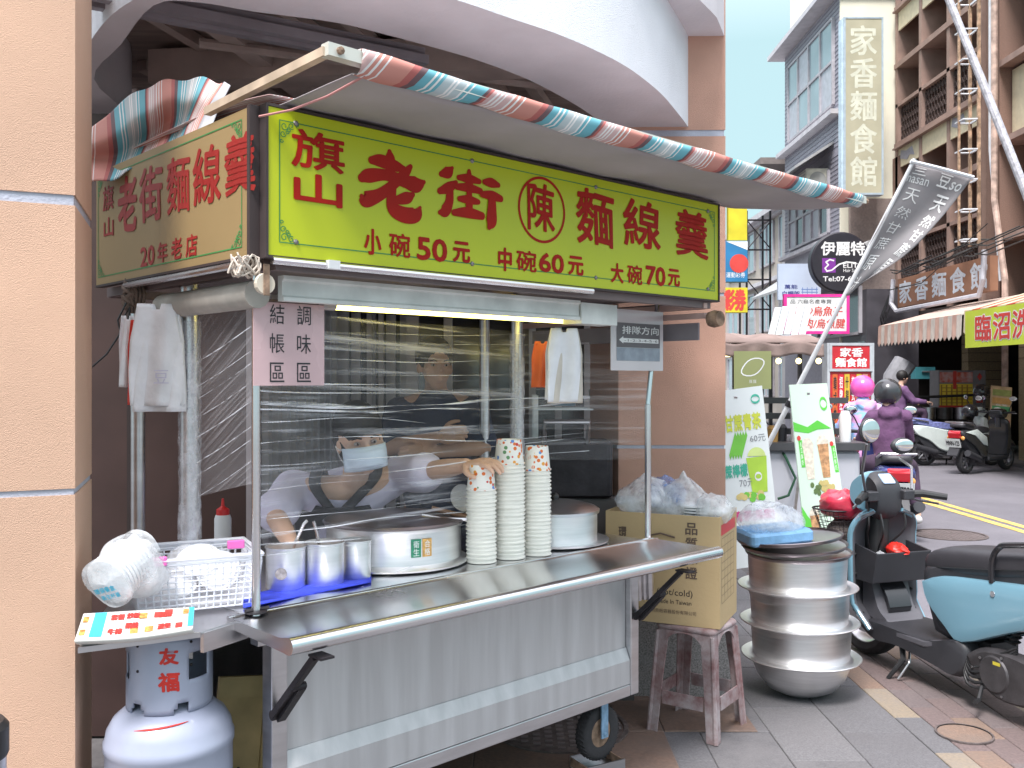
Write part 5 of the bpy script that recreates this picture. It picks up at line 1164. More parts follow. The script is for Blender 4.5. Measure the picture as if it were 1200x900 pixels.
B().lathe([(.001, 0), (.60, 0), (.63, .03), (.63, .22), (.001, .24)], n=48, axis=1).obj('disc', M('black_sign_face', (.022, .02, .028), .4), rs, smooth=True)
PRD = front(0); text(rs, '伊麗特', -.42, .14, .48, .42, PRD, lw, .03); text(rs, 'Tel:07-66', -.38, -.40, .30, -.30, PRD, lw, .03); text(rs, 'ELITE', .04, -.12, .42, -.03, PRD, lw, .02); text(rs, 'Hair Salon', .04, -.21, .40, -.14, PRD, lw, .0)
B().add([PRD(x, y, 0) for x, y in ((-.40, -.22), (-.12, -.22), (-.12, .08), (-.40, .08))], [(0, 1, 2, 3)]).obj('purple_square', M('purple_print', (.20, .03, .30), .5), rs)
b = B(); pline(b, PRD, [(-.16, .03), (-.24, .05), (-.32, 0), (-.27, -.06), (-.34, -.13), (-.30, -.19), (-.2, -.17), (-.05, -.05), (.1, .0), (.3, -.02)], .03, .0005); b.obj('swash', lw, rs)
X0, X1, Z0, Z1 = pxr(912, 309, 962, 346, 20.5)
t, w_, h_ = signbox('rack_shop_sign', 'pale blue panel sign with dark blue characters behind the round black sign', X0, X1, Z0-.1, Z1, 20.5, .1, M('pale_blue_face', (.52, .60, .74), .5, 0, .06, 2))
text(t, '萬能', w_*.15, h_*.30, w_*.45, h_*.42, front(0), M('navy_print', (.04, .05, .25), .5), .02); text(t, '白鋼架', w_*.10, h_*.10, w_*.50, h_*.24, front(0), MATS['navy_print'], .03)
b = B(); 
for k in range(3): pline(b, front(0), [(w_*.55, h_*(.13+.08*k)), (w_*.92, h_*(.13+.08*k))], .02)
for k in range(4): pline(b, front(0), [(w_*(.57+.11*k), h_*.10), (w_*(.57+.11*k), h_*.34)], .015, .0004)
b.obj('rack_drawing', M('light_blue_print', (.15, .25, .55), .5), t)
X0, X1, Z0, Z1 = pxr(922, 348, 992, 388, 17)
mag = M('magenta_frame', (.75, .03, .30), .5)
t, w_, h_ = signbox('pink_framed_sign', 'white sign with magenta frame and red handwriting below the round sign', X0, X1, Z0, Z1, 17, .08, M('white_sign_face', (.72, .72, .72), .5), mag, .05)
text(t, '現炒烏魚子', w_*.10, h_*.44, w_*.92, h_*.72, front(0), rd, .02, slant=.15); text(t, '白肉/烏魚腱', w_*.14, h_*.08, w_*.96, h_*.36, front(0), rd, .02, slant=.15); text(t, '品 六龜名產專賣', w_*.06, h_*.80, w_*.75, h_*.93, front(0), inkm, 0)
X0, X1, Z0, Z1 = pxr(975, 405, 1019, 432, 14)
t, w_, h_ = signbox('red_box_sign', 'red lightbox sign with white characters standing in a grey frame by the road', X0, X1, Z0, Z1, 14, .25, M('deep_red_face', (.50, .02, .03), .4), M('grey_box_frame', (.42, .44, .47), .5), .04)
text(t, '家香', w_*.22, h_*.52, w_*.82, h_*.90, front(0), lw, .03); text(t, '麵食館', w_*.10, h_*.08, w_*.92, h_*.46, front(0), lw, .03)
zb = Z0-.04; cols_ = [(.60, .12, .03), (.55, .02, .04), (.62, .42, .04), (.50, .02, .03), (.62, .45, .04), (.60, .25, .2)]
B().box((-.02, .02, -1.35), (w_+.02, .22, -.045)).obj('lower_box', MATS['deep_red_face'], t)
for k in range(6):
    xa = .012+(w_-.02)*k/6; B().box((xa, .012, -1.30), (xa+(w_-.02)/6-.015, .019, -.08)).obj('menu_strip', M('menu_strip_%d' % k, cols_[k], .5), t)
    vtext(t, ['韓式炒年糕', '招牌牛肉麵食', '什錦炒飯炒麵', '韓式泡菜鍋麵', '青椒牛肉飯類', '各式小菜湯品'][k], xa+.015, -1.25, xa+(w_-.02)/6-.03, -.12, front(.012), inkm if k in (0, 2, 4) else lw, .01)
for x in (-.07, w_+.03): B().box((x, .0, -1.45), (x+.04, .24, h_+.04)).obj('post', MATS['grey_box_frame'], t)
# brown fascia sign along the facade (faces the street)
fsn = thing('brown_fascia_sign', 'long brown shop sign with white brush characters tilted above the striped awnings', 'sign')
def FPt(X): return lambda x, y, h: (X-.0015-h, -x, y)
def fz_(px, py, X): D = X*F/(px-CX); return D, H0+(CY-py)*D/F
XF = 8.75
yA, _ = fz_(1052, 0, XF); yB, _ = fz_(1160, 0, XF)
zT0, zB0 = fz_(1052, 327, XF)[1], fz_(1052, 361, XF)[1]; zT1, zB1 = fz_(1160, 300, XF)[1], fz_(1160, 340, XF)[1]
zt_, zb_ = (zT0+zT1)/2, (zB0+zB1)/2
ns = M('brown_sign_face', (.30, .15, .09), .7, 0, .15, 3)
B().box((XF, yB, zb_), (XF+.15, yA, zt_)).obj('sign_face', ns, fsn)
for k, c in enumerate('家香麵食館'):
    wa = (yA-yB)/5; text(fsn, c, -yA+wa*k+wa*.12, zb_+.08, -yA+wa*(k+.88), zt_-.08, FPt(XF), M('pale_blue_white', (.62, .66, .72), .6), .03, warp=wavy)
b = B(); b.tube([(XF-.1, yA, zt_), (XF-.15, yA, zb_+.1), (XF-.15, yA-.3, zb_-.1), (XF-.15, yB+.1, zb_-.08), (XF-.15, yB-.05, zb_+.2), (XF-.1, yB, zt_+.1)], .05, 6); b.obj('neon_conduit', M('pale_conduit', (.5, .5, .55), .5), fsn)
R = random.Random(4); b = B()
for k in range(16):
    y0 = yA+.4-R.random()*(yA-yB+.6); z0 = zt_+.05+R.random()*.3; b.tube([(XF-.1, y0, z0), (XF-.15-R.random()*.2, y0-.8, z0-.12), (XF-.1, y0-1.6-R.random(), z0+.05)], .014, 4)
for k in range(12):
    y0 = yA+.1+R.random()*.7; z0 = zb_-R.random()*.6; b.tube([(XF-.1, y0, z0+.5), (XF-.25, y0+.1, z0), (XF-.1, y0+.25, z0-.4)], .014, 4)
b.tube([(XF-.3, yB-.5, zt_+.5), (XF-.35, (yA+yB)/2, zb_+.35), (XF-.2, yA, zb_+.4)], .012, 4)
o = b.obj('cable_mess', black, None); tag(o, 'tangle of black cables sagging above and beside the brown shop sign', 'cables')
# striped awnings
def awn(name, label, X0_, X1_, ya, yb, za, zb_, mats, drop=.35, nst=22):
    t = thing(name, label, 'awning')
    b = B()
    for i in range(nst):
        y0, y1 = ya+(yb-ya)*i/nst, ya+(yb-ya)*(i+1)/nst; b.mi = i % 2
        b.add([(X0_, y0, za), (X0_, y1, za), (X1_, y1, zb_), (X1_, y0, zb_)], [(0, 1, 2, 3)])
    o = b.obj('canopy', mats, t); solid(o, .02)
    b = B()
    for i in range(nst):
        y0, y1 = ya+(yb-ya)*i/nst, ya+(yb-ya)*(i+1)/nst; b.mi = i % 2
        b.add([(X0_-.005, y0, za), (X0_-.005, y1, za), (X0_-.02, y1, za-drop), (X0_-.03, (y0+y1)/2, za-drop-.07), (X0_-.02, y0, za-drop)], [(0, 1, 2, 3, 4)])
    o = b.obj('valance', mats, t); solid(o, .012); return t
st1 = [M('awning_beige', (.52, .47, .42), .8, 0, .12, 6), M('awning_faded_salmon', (.50, .32, .26), .8, 0, .12, 6)]
st2 = [M('awning_red', (.50, .10, .06), .8, 0, .1, 6), M('awning_cream', (.58, .50, .36), .8, 0, .1, 6)]
y1_, z1_ = fz_(1030, 382, 7.6); y2_, z2_ = fz_(1124, 362, 7.6)
awn('striped_awning', 'faded beige and salmon striped awning below the brown shop sign', 7.6, 9.3, y2_-.1, y1_, 2.60, 3.05, st1)
awn('striped_awning', 'red and cream striped awning at the right edge above the lime banner', 7.6, 9.3, 11.5, y2_-.2, 2.65, 3.15, st2, nst=16)
# lime banner in front of the second awning
ban = thing('lime_banner', 'lime green banner with large red characters hung on the red striped awning', 'banner')
XB = 7.45; yL, yR = F*XB/(1131-CX), 11.6
B().box((XB, yR, 2.02), (XB+.01, yL, 2.62)).obj('cloth', M('lime_banner_face', (.52, .62, .05), .6, 0, .1, 1.5), ban)
wch = .62
for k, c in enumerate('臨沼洗'): 
    text(ban, c, -yL+.35+wch*k*.9, 2.12, -yL+.35+wch*(k*.9+.78), 2.52, FPt(XB), lw, .07); text(ban, c, -yL+.35+wch*k*.9, 2.12, -yL+.35+wch*(k*.9+.78), 2.52, FPt(XB-.004), rd, .025)
text(ban, '專人親自服務', -yL+2.2, 2.26, -yL+3.6, 2.42, FPt(XB), rd, .0); text(ban, '特惠/中', -yL+2.3, 2.06, -yL+3.2, 2.2, FPt(XB), M('blue_print', (.05, .12, .5), .5), .0)
B().box((XB-.004, yR, 2.50), (XB-.001, yL-2.1, 2.60)).obj('red_strip', rd, ban)
# shop contents
def poster(name, label, x0, y0, x1, y1, D, mat, d=.4, cat='sign'):
    X0, X1, Z0, Z1 = pxr(x0, y0, x1, y1, D); return signbox(name, label, X0, X1, Z0, Z1, D, d, mat, None, cat=cat)
yel = M('yellow_menu_face', (.85, .64, .06), .6, 0, .1, 3)
t, w_, h_ = poster('yellow_menu_counter', 'noodle shop counter front covered by a yellow menu and red strips', 1100, 434, 1155, 478, 18.6, M('grey_counter', (.22, .21, .22), .6)); 
B().box((.02, -.01, .02), (w_*.72, -.001, h_*.64)).obj('yellow_menu', yel, t); b = B()
for i in range(6): pline(b, front(-.011), [(.05+w_*.11*i, .06), (.05+w_*.11*i, h_*.6)], .03)
for i in range(5): pline(b, front(-.011), [(.05, .1+h_*.1*i), (w_*.7, .1+h_*.1*i)], .015, .002)
b.obj('menu_lines', M('menu_brown', (.4, .22, .04), .6), t); B().box((.0, -.012, .0), (w_*.74, -.003, .05)).obj('red_edge', rd, t); B().box((w_*.8, -.012, .1), (w_*.93, -.003, h_*.62)).obj('red_strip', rd, t); vtext(t, '大吉大利', w_*.82, .15, w_*.91, h_*.58, front(-.012), yel, .0)
B().box((.02, -.01, h_*.68), (w_*.72, -.001, h_*.95)).obj('flower_print', M('flower_print', (.6, .45, .45), .6, 0, .9, 9, col2=(.55, .08, .04)), t); B().box((w_*.3, -.02, h_*.5), (w_*.37, -.011, h_*.98)).obj('red_strip', rd, t); B().prism([(w_*.82, h_*.83), (w_*.87, h_*.93), (w_*.92, h_*.83), (w_*.87, h_*.73)], -.012, -.002, axis=1).obj('red_diamond', rd, t)
B().box((-.1, .1, -1.0), (w_+.1, .5, -.01)).obj('counter_base', M('dark_counter_base', (.07, .06, .06), .6), t)
t, w_, h_ = poster('teal_box', 'teal metal box mounted on the brick pier inside the shop', 1073, 430, 1096, 444, 20.5, M('teal_paint', (.06, .26, .30), .5), .25, 'box'); B().tube([(w_*.3, -.03, h_*.6), (w_*.7, -.03, h_*.6)], .02, 5).obj('box_handle', steel, t)
t, w_, h_ = poster('leaning_menu', 'small orange and green menu board standing by the brick wall across the road', 1160, 451, 1184, 512, 16.8, M('orange_board', (.55, .38, .22), .6, 0, .3, 4), .04)
t.rotation_euler = (-.12, .10, 0)
for k, (c, z_) in enumerate((((.35, .38, .12), .88), ((.55, .3, .1), .72), ((.1, .35, .15), .56), ((.5, .12, .1), .30))): B().box((.02, -.008, h_*z_-.06), (w_-.02, -.001, h_*z_+.05)).obj('menu_band', M('band_%d' % k, c, .6, 0, .2, 9), t)
text(t, '套餐', w_*.2, h_*.62, w_*.8, h_*.68, front(0), lw, .0); B().ball((w_*.3, -.02, h_*.42), .13, 12, 8, ey=.1, ez=1.2).obj('chef_print', lw, t)
R = random.Random(9)
sv = thing('stove_station', 'dark cluttered stove and pot station at the shop front', 'stove', (7.55, 18.3, -.05))
B().box((.2, 0, 0), (1.5, .7, .75)).obj('stove_body', M('greasy_metal', (.10, .09, .09), .4, .6, .4, 6), sv)
for k in range(4): B().lathe([(.001, 0), (.14, 0), (.16, .02), (.16, .25), (.001, .25)], (.35+.33*k, .3, .755), 16).obj('pot', steel if k % 2 else MATS['greasy_metal'], sv, smooth=True)
B().tube([(.3, .1, 1.2), (1.5, .1, 1.25)], .03, 6).obj('hood_rail', black, sv); B().tube([(.2, .2, 1.9), (.0, .2, 1.6), (-.1, .2, 1.0)], .22, 10).obj('duct', M('grey_duct', (.25, .25, .27), .6), sv, smooth=True)
# ---- lottery signs on the near side
X0, X1, Z0, Z1 = pxr(826, 282, 876, 330, 12)
lot = thing('lottery_sign', 'hanging lottery shop sign, blue picture over a yellow panel with red characters', 'sign', (X0, 12, 0))
lw_ = X1-X0; B().box((0, 0, Z0), (lw_, .15, Z1)).obj('blue_face', M('lottery_blue', (.02, .17, .36), .5), lot)
B().lathe([(.001, 0), (.12, 0)], (lw_*.80, -.003, (Z0+Z1)/2-.03), 24, axis=1).obj('red_disc', rd, lot); text(lot, '運動彩券', lw_*.5, Z0+.05, lw_-.03, Z0+.12, front(0), lw, 0)
B().add([(lw_*.5, -.002, Z1-.01), (lw_, -.002, Z1-.12), (lw_, -.002, Z1-.01)], [(0, 1, 2)]).obj('white_corner', lw, lot)
B().box((lw_-.24, .02, Z1+.005), (lw_, .12, Z1+.75)).obj('yellow_panel', M('lottery_yellow', (.60, .50, .02), .5), lot)
_, _, Zc, Zd = pxr(826, 337, 876, 366, 12); B().box((0, 0, Zc), (lw_, .15, Zd)).obj('yellow_face', MATS['lottery_yellow'], lot); text(lot, '彩券', lw_*.45, Zc+.03, lw_-.03, Zd-.03, front(0), rd, .05)
B().box((.05, .05, Zd), (.09, .1, Z0)).obj('hanger', steel, lot); B().bar((-.6, .07, Z1-.1), (.0, .07, Z1-.1), .05).obj('wall_arm', steel, lot)
# ---- juice stall
js = thing('juice_stall', 'grey-white juice stall cart with brown canopy and olive hanging sign', 'food stall', (1.78, 7.6, -.01))
jw = 1.05
B().rbox((0, 0, .15), (jw+.0, .9, .93), .05).obj('cabinet', M('pale_cabinet', (.50, .50, .55), .5, 0, .04, 2), js)
B().box((-.05, -.05, .94), (jw+.05, .95, 1.0)).obj('counter', M('dark_counter', (.06, .06, .065), .4), js)
for x in (.02, jw-.50): 
    for y in (.0, .86): B().bar((x, y, 1.0), (x, y, 1.85), .03).obj('canopy_post', blackm, js)
for k in range(3): B().box((.0, .3, 1.05+.13*k), (jw, .34, 1.10+.13*k)).obj('shelf_slat', MATS['dark_counter'], js)
bc = M('brown_canvas', (.25, .18, .16), .85, 0, .15, 6, .4, 20)
def jr(u, v): return (-.45+(jw+.06)*u, -.25+1.35*v, 1.80+.10*math.sin(math.pi*v)**.5*(1-.3*u)+.02*math.sin(u*22)*math.sin(v*9))
uvgrid(jr, 30, 14, 'canopy', bc, js, .01)
uvgrid(lambda u, v: (-.45+(jw+.06)*u, -.25-.015*math.sin(u*40)*v, 1.80-.10*v-.012*math.sin(u*21)), 50, 5, 'canopy_skirt', bc, js, .008)
ol = M('olive_cloth', (.28, .30, .13), .8, 0, .05, 3)
a, c = W(864, 456, 7.2), W(908, 411, 7.2); hs = thing('olive_sign', 'olive green cloth sign with white bean outline hanging from the stall canopy', 'sign', (a.x, 7.3, a.z))
w_, h_ = c.x-a.x, c.z-a.z
B().box((0, 0, 0), (w_, .012, h_)).obj('cloth', ol, hs); b = B(); pline(b, front(0), [(w_*(.5+.30*math.cos(t_)*(1+.12*math.sin(2*t_))), h_*(.58+.22*math.sin(t_)+.08*math.cos(t_))) for t_ in [k*.35 for k in range(19)]], .009); b.obj('bean_outline', lw, hs); text(hs, '豆豆', w_*.4, h_*.16, w_*.6, h_*.24, front(0), lw, 0)
for k in range(4):
    b = B().ball((.35+.16*k, -.1, 1.66), .024, 8, 6); o = b.obj('bulb', M('warm_bulb', (1, .8, .4), .4, emit=(1, .8, .35), es=2.0), js)
B().tube([(-.4, -.05, 1.70), (.2, -.05, 1.72)], .02, 6).obj('lamp_tube', MATS['warm_bulb'], js)
R = random.Random(2)
for k in range(9):
    h__ = R.uniform(.12, .34); o = B().lathe([(.001, 0), (.045, 0), (.05, h__*.8), (.03, h__), (.001, h__)], n=14).obj('bottle', [white_pl, steel, M('amber_bottle', (.45, .25, .08), .4), M('dark_jar', (.05, .05, .06), .3)][k % 4], None, smooth=True, loc=(1.95+.10*k, 7.75+.1*(k % 2), .99)); tag(o, ['tall pale container', 'steel canister', 'amber jar', 'dark jar'][k % 4]+' standing on the juice stall counter', 'container', 'containers on the juice stall')
bl2 = B().tube([(.4, .3, 1.0), (.42, -.03, .9), (.50, -.05, .72), (.44, -.06, .58), (.36, -.04, .55)], .012, 6).obj('hose', M('dark_green_hose', (.02, .08, .04), .5), js)
b2 = thing('plastic_tub', 'beige plastic tub tied with string below the juice stall', 'tub', (2.30, 7.15, -.06)); B().lathe([(.001, 0), (.13, 0), (.16, .30), (.17, .31), (.17, .33), (.001, .33)], n=24).obj('tub', M('beige_tub', (.36, .32, .27), .6), b2, smooth=True); B().lathe([(.17, .33), (.18, .36), (.15, .38), (.001, .385)], n=24).obj('lid', M('grey_tub_lid', (.45, .44, .45), .6), b2, smooth=True); B().tube([(-.05, -.16, .05), (0, -.19, .36), (.05, -.1, .42), (.12, -.1, .46)], .006, 5).obj('string', black, b2)
# menu boards
def board(name, label, pts, D, mat, lean):
    """tall leaning board from its four pixel corners (TL, TR, BR, BL) at depth D bottom"""
    tl, tr, br, bl__ = [W(x, y, D+dd) for (x, y), dd in zip(pts, (lean, lean, 0, 0))]
    t = thing(name, label, 'menu board', bl__)
    P = lambda x, y, h: tuple((bl__*(1-x)+br*x)*(1-y)+(tl*(1-x)+tr*x)*y-bl__+Vector((0, -.003-h, 0)))
    f = B(); q = [bl__-bl__, br-bl__, tr-bl__, tl-bl__]; f.loft([[tuple(p) for p in q], [tuple(p+Vector((0, .02, 0))) for p in q]]); f.obj('board', mat, t)
    b = B(); m1 = (tl+tr)/2-bl__; b.bar(tuple(m1*.96), tuple(Vector((m1.x, m1.y+.5, -.0))), .02); b.obj('rear_prop', steel, t); return t, P
wb_ = M('white_board_face', (.70, .74, .74), .4, 0, .03, 3)
# left board reads from 838 (hidden part) to 912
t, P = board('menu_board', 'white drinks menu board with green cup picture, half hidden by the column', [(832, 460), (893, 452), (917, 660), (852, 668)], 6.25, wb_, .25)
lg = M('leaf_green', (.16, .50, .05), .5); yg = M('yellow_green', (.55, .60, .05), .5); gg = M('grass_green', (.10, .52, .05), .5); tg_ = M('teal_text', (.05, .40, .28), .5); mgt = M('magenta_text', (.6, .03, .2), .5); gyt = M('grey_text', (.22, .23, .25), .5)
text(t, '甘蔗青茶', .22, .76, .90, .85, P, yg, .06); text(t, '60元', .66, .685, .95, .725, P, gyt, 0); text(t, '甘蔗檸檬', .0, .50, .55, .57, P, tg_, .05); text(t, '70元', .38, .44, .66, .485, P, gyt, 0); text(t, '青茶(無糖)', .24, .245, .96, .31, P, mgt, .03); text(t, '30元', .38, .18, .66, .225, P, gyt, 0)
b = B()
for k in range(5): pline(b, P, [(.26+.05*k, .62), (.40+.05*k, .735)], .035, .0003*k)
b.obj('cane_picture', lg, t)
B().add([P(x, y, 0) for x, y in ((.60, .40), (.88, .40), (.93, .60), (.55, .60))], [(0, 1, 2, 3)]).obj('cup_picture', M('lime_drink', (.40, .62, .05), .5), t)
b = B(); b.add([P(.745+.17*math.cos(k*.33), .60+.055*math.sin(k*.33), .0004) for k in range(10)], [tuple(range(10))]); b.obj('cup_dome', M('pale_lime', (.60, .72, .25), .5), t)
b = B(); pline(b, P, [(.74+.06*math.cos(.45*k), .49+.02*math.sin(.45*k)) for k in range(15)], .012, .001); b.obj('bean_logo', lw, t); b = B(); pline(b, P, [(.84+.08*math.cos(.45*k), .93+.022*math.sin(.45*k)) for k in range(15)], .012, .001); b.obj('bean_logo', tg_, t)
R = random.Random(6); b = B(); b2_ = B()
for k in range(14):
    x_, y_ = .35+R.random()*.5, .355+R.random()*.05; (b if k % 2 else b2_).add([P(x_+.06*math.cos(q), y_+.018*math.sin(q), .0005+k*.0001) for q in [j*.9 for j in range(7)]], [tuple(range(7))])
b.obj('fruit_picture', lg, t); b2_.obj('fruit_picture', M('pale_cane', (.62, .5, .2), .5), t)
B().add([P(x, y, 0) for x, y in ((.0, .05), (.10, .05), (.10, .34), (.0, .34))], [(0, 1, 2, 3)]).obj('yellow_strip', M('lemon_strip', (.75, .68, .03), .5), t)
B().add([P(x, y, 0) for x, y in ((.55, .06), (.98, .05), (.98, .10), (.72, .12))], [(0, 1, 2, 3)]).obj('orange_picture', og, t)
t, P = board('menu_board', 'pale green drinks board with iced milk tea pictures between stall and scooter', [(925, 451), (969, 449), (1003, 690), (950, 700)], 6.45, M('pale_green_face', (.60, .74, .62), .4, 0, .03, 3), .25)
B().add([P(x, y, 0) for x, y in ((0, .82), (.35, .79), (.62, .82), (.95, .775), (.60, .775), (.35, .76), (.0, .775))], [tuple(range(7))]).obj('green_wave', gg, t)
b = B(); b.add([P(x, y, 0) for x, y in ((.0, .0), (1.0, .0), (1.0, .27), (.84, .32), (.70, .22), (.55, .30), (.40, .24), (.25, .33), (.12, .37), (.0, .42))], [tuple(range(10))]); b.obj('green_field', gg, t)
b = B(); pline(b, P, [(.83+.09*math.cos(.45*k), .90+.028*math.sin(.45*k)) for k in range(15)], .012, .001); b.obj('bean_logo', gg, t)
milk = M('milk_tea', (.50, .27, .13), .5, 0, .4, 40); cupc = M('cup_pale', (.68, .62, .52), .5, 0, .2, 40)
def drink(x, y, s_, m_): 
    B().add([P(x-.07*s_, y, .0006), P(x+.07*s_, y, .0006), P(x+.11*s_, y+.13*s_, .0006), P(x-.11*s_, y+.13*s_, .0006)], [(0, 1, 2, 3)]).obj('drink_picture', m_, t)
    B().add([P(x+.12*s_*math.cos(q), y+.13*s_+.035*s_*math.sin(q), .001) for q in [k*.35 for k in range(10)]], [tuple(range(10))]).obj('foam_picture', cupc, t)
drink(.30, .54, 1.2, cupc); drink(.68, .54, 1.25, milk); drink(.28, .24, 1.0, milk); drink(.80, .18, .8, milk)
b = B(); b2_ = B(); R = random.Random(3)
for k in range(26):
    x_, y_ = .30+R.random()*.5, .47+R.random()*.05; (b if x_ < .5 else b2_).add([P(x_+.05*math.cos(q), y_+.014*math.sin(q), .0012+k*.0001) for q in [j*.9 for j in range(7)]], [tuple(range(7))])
b.obj('bean_picture', M('dark_bean', (.10, .16, .05), .6), t); b2_.obj('nut_picture', M('nut', (.5, .4, .15), .6), t)
for x_, y_ in ((.10, .60), (.90, .56)): B().add([P(x_, y_, 0), P(x_+.09, y_, 0), P(x_+.07, y_+.13, 0), P(x_-.02, y_+.13, 0)], [(0, 1, 2, 3)]).obj('green_tag', gg, t); vtext(t, '冬瓜鮮奶', x_+.01, y_+.01, x_+.06, y_+.12, P, lw, 0); B().add([P(x_+.05*math.cos(q), y_+.14+.013*math.sin(q), .001) for q in [j*.9 for j in range(7)]], [tuple(range(7))]).obj('red_dot', rd, t)
text(t, '豆漿甘蔗汁', .10, .10, .62, .135, P, lw, .02)
# banner on leaning pole
fl_ = thing('pole_banner', 'grey banner with white characters flying from a leaning white pole', 'banner')
pb, pt = W(893, 535, 7.2), W(1072, 186, 6.6)
B().tube([tuple(pb), tuple(pt)], [.020, .013], 10).obj('pole', M('white_pole', (.68, .68, .70), .35, .2), fl_, smooth=True)
q = pb+(pt-pb)*.18; B().tube([tuple(q), tuple(q+(pt-pb)*.02)], .026, 8).obj('pole_clamp', blackm, fl_)
BN = [[W(1068, 190, 6.61), W(1044, 238, 6.68), W(1018, 288, 6.76), W(990, 346, 6.85)], [W(1100, 198, 6.65), W(1078, 250, 6.75), W(1045, 292, 6.8), W(995, 346, 6.86)], [W(1140, 209, 6.6), W(1100, 258, 6.7), W(1060, 300, 6.75), W(1001, 336, 6.86)]]
gb = M('grey_banner_cloth', (.27, .255, .265), .95, 0, .08, 4)
uvgrid(lambda u, v: cat2(BN, u, v)+Vector((0, .012*math.sin(v*8+u*9), 0)), 24, 12, 'banner_cloth', gb, fl_, .003)
PBN = lambda x, y, h: tuple(cat2(BN, 1-y, x)+Vector((0, .012*math.sin(x*8+(1-y)*9)-.004-h, 0)))
b = B(); 
for i, c in enumerate('天然甘蔗原汁'): ttext(b, c, .62-.0*i, .80-.135*i-.09, .86, .80-.135*i+.015, PBN, .02)
for i, c in enumerate('天然甘蔗原汁'): ttext(b, c, .16, .80-.13*i-.09, .36, .80-.13*i, PBN, .0)
ttext(b, '豆so', .55, .86, .92, .96, PBN, .02); ttext(b, '三', .14, .90, .34, .96, PBN, .02); ttext(b, 'nasan', .10, .835, .42, .88, PBN, .0)
b.obj('lettering', lw, fl_); B().tube([tuple(p) for p in (W(1067, 189, 6.6), W(1100, 197, 6.6), W(1141, 208, 6.58))], .014, 6).obj('top_rod', whf, fl_)
fp = thing('leaning_flagpole', 'thick grey pole slanting down across the upper right corner', 'pole'); B().tube([tuple(W(1104, -20, 6.2)), tuple(W(1150, 93, 6.0)), tuple(W(1215, 258, 5.7))], [.024, .026, .027], 10).obj('pole', M('grey_pole_wrap', (.40, .39, .42), .6, .2, .25, 30, .3, 60), fp, smooth=True)
ws = thing('sheet_roof', 'tilted translucent corrugated roof sheet above the juice stall', 'roof sheet')
for k in range(5):
    x0, x1 = 903+9*k, 911+9*k; pts = [W(x0-3, 392, 9.2), W(x1-3, 392, 9.2), W(x1+5, 360-k, 9.9), W(x0+5, 360-k, 9.9)]
    b = B(); b.loft([[tuple(p) for p in pts], [tuple(p+Vector((0, .03, -.02))) for p in pts]]); b.obj('corrugated_strip', M('pale_sheet', (.46, .50, .50), .4) if k % 2 else M('grey_sheet', (.32, .33, .34), .4), ws)
B().bar(tuple(W(900, 396, 9.15)), tuple(W(950, 394, 9.15)), .04).obj('roof_edge', trimg, ws); B().bar(tuple(W(880, 372, 9.5)), tuple(W(884, 480, 9.5)), .05).obj('roof_post', steel, ws)
# ================================================================ PEOPLE
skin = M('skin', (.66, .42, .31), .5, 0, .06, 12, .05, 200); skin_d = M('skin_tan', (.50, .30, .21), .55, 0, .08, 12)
def remesh(b, vox, smooth=6, factor=.5):
    me = bpy.data.meshes.new('t'); me.from_pydata([tuple(p) for p in b.v], [], b.f); o = bpy.data.objects.new('t', me); COL.objects.link(o)
    m = o.modifiers.new('r', 'REMESH'); m.mode = 'VOXEL'; m.voxel_size = vox; m.adaptivity = 0
    s = o.modifiers.new('s', 'SMOOTH'); s.iterations = smooth; s.factor = factor
    dg = bpy.context.evaluated_depsgraph_get(); e = bpy.data.meshes.new_from_object(o.evaluated_get(dg))
    r = B(); r.v = [v.co.copy() for v in e.vertices]; r.f = [tuple(p.vertices) for p in e.polygons]; r.m = [0]*len(r.f)
    bpy.data.objects.remove(o); bpy.data.meshes.remove(me); bpy.data.meshes.remove(e); return r
def limb(b, pts, rad, n=12):
    P_ = dense([tuple(p)+(r,) for p, r in zip(pts, rad)], 5); b.tube([p[:3] for p in P_], [p[3] for p in P_], n)
    for p, r in ((pts[0], rad[0]), (pts[-1], rad[-1])): b.ball(tuple(p), r, n, 8)
def hand(b, wr, d, nrm, curl=.5, side=1, L=.175, spread=.12):
    """wr wrist, d pointing direction, nrm palm normal, side=+1 thumb to the left of d seen from the back"""
    d = Vector(d).normalized(); nrm = Vector(nrm); nrm = (nrm-d*nrm.dot(d)).normalized(); sd_ = d.cross(nrm)*side
    wr = Vector(wr); pl = L*.50
    for k in range(4):
        o = (-.030+.020*k)
        limb(b, [wr+sd_*o*.5, wr+d*pl*.5+sd_*o*.9, wr+d*pl+sd_*o], [.013, .0145, .011], 8)
    for k, (fl, cc) in enumerate(((.80, 1), (.98, 1.05), (.92, 1.1), (.72, 1.2))):
        o = .030-.020*k; p = wr+d*pl+sd_*o; dd = (d+sd_*(.030-.020*k)*spread*30*.1).normalized(); pts = [p]; q = 0
        for j, sg in enumerate((.46, .30, .24)):
            q += curl*cc*(.55 if j == 0 else .75); v_ = dd*math.cos(q)+nrm*math.sin(q); p = p+v_*(L*.5*fl*sg); pts.append(p)
        limb(b, pts, [.0095, .0088, .0080, .0066], 8)
    t0 = wr+d*pl*.28+sd_*.026; t1 = t0+(d*.55+sd_*.75+nrm*.3).normalized()*L*.22; t2 = t1+(d*.8+sd_*.35+nrm*.45).normalized()*L*.17; t3 = t2+(d*.9+nrm*.4).normalized()*L*.13
    limb(b, [t0, t1, t2, t3], [.014, .0115, .0098, .0076], 8)
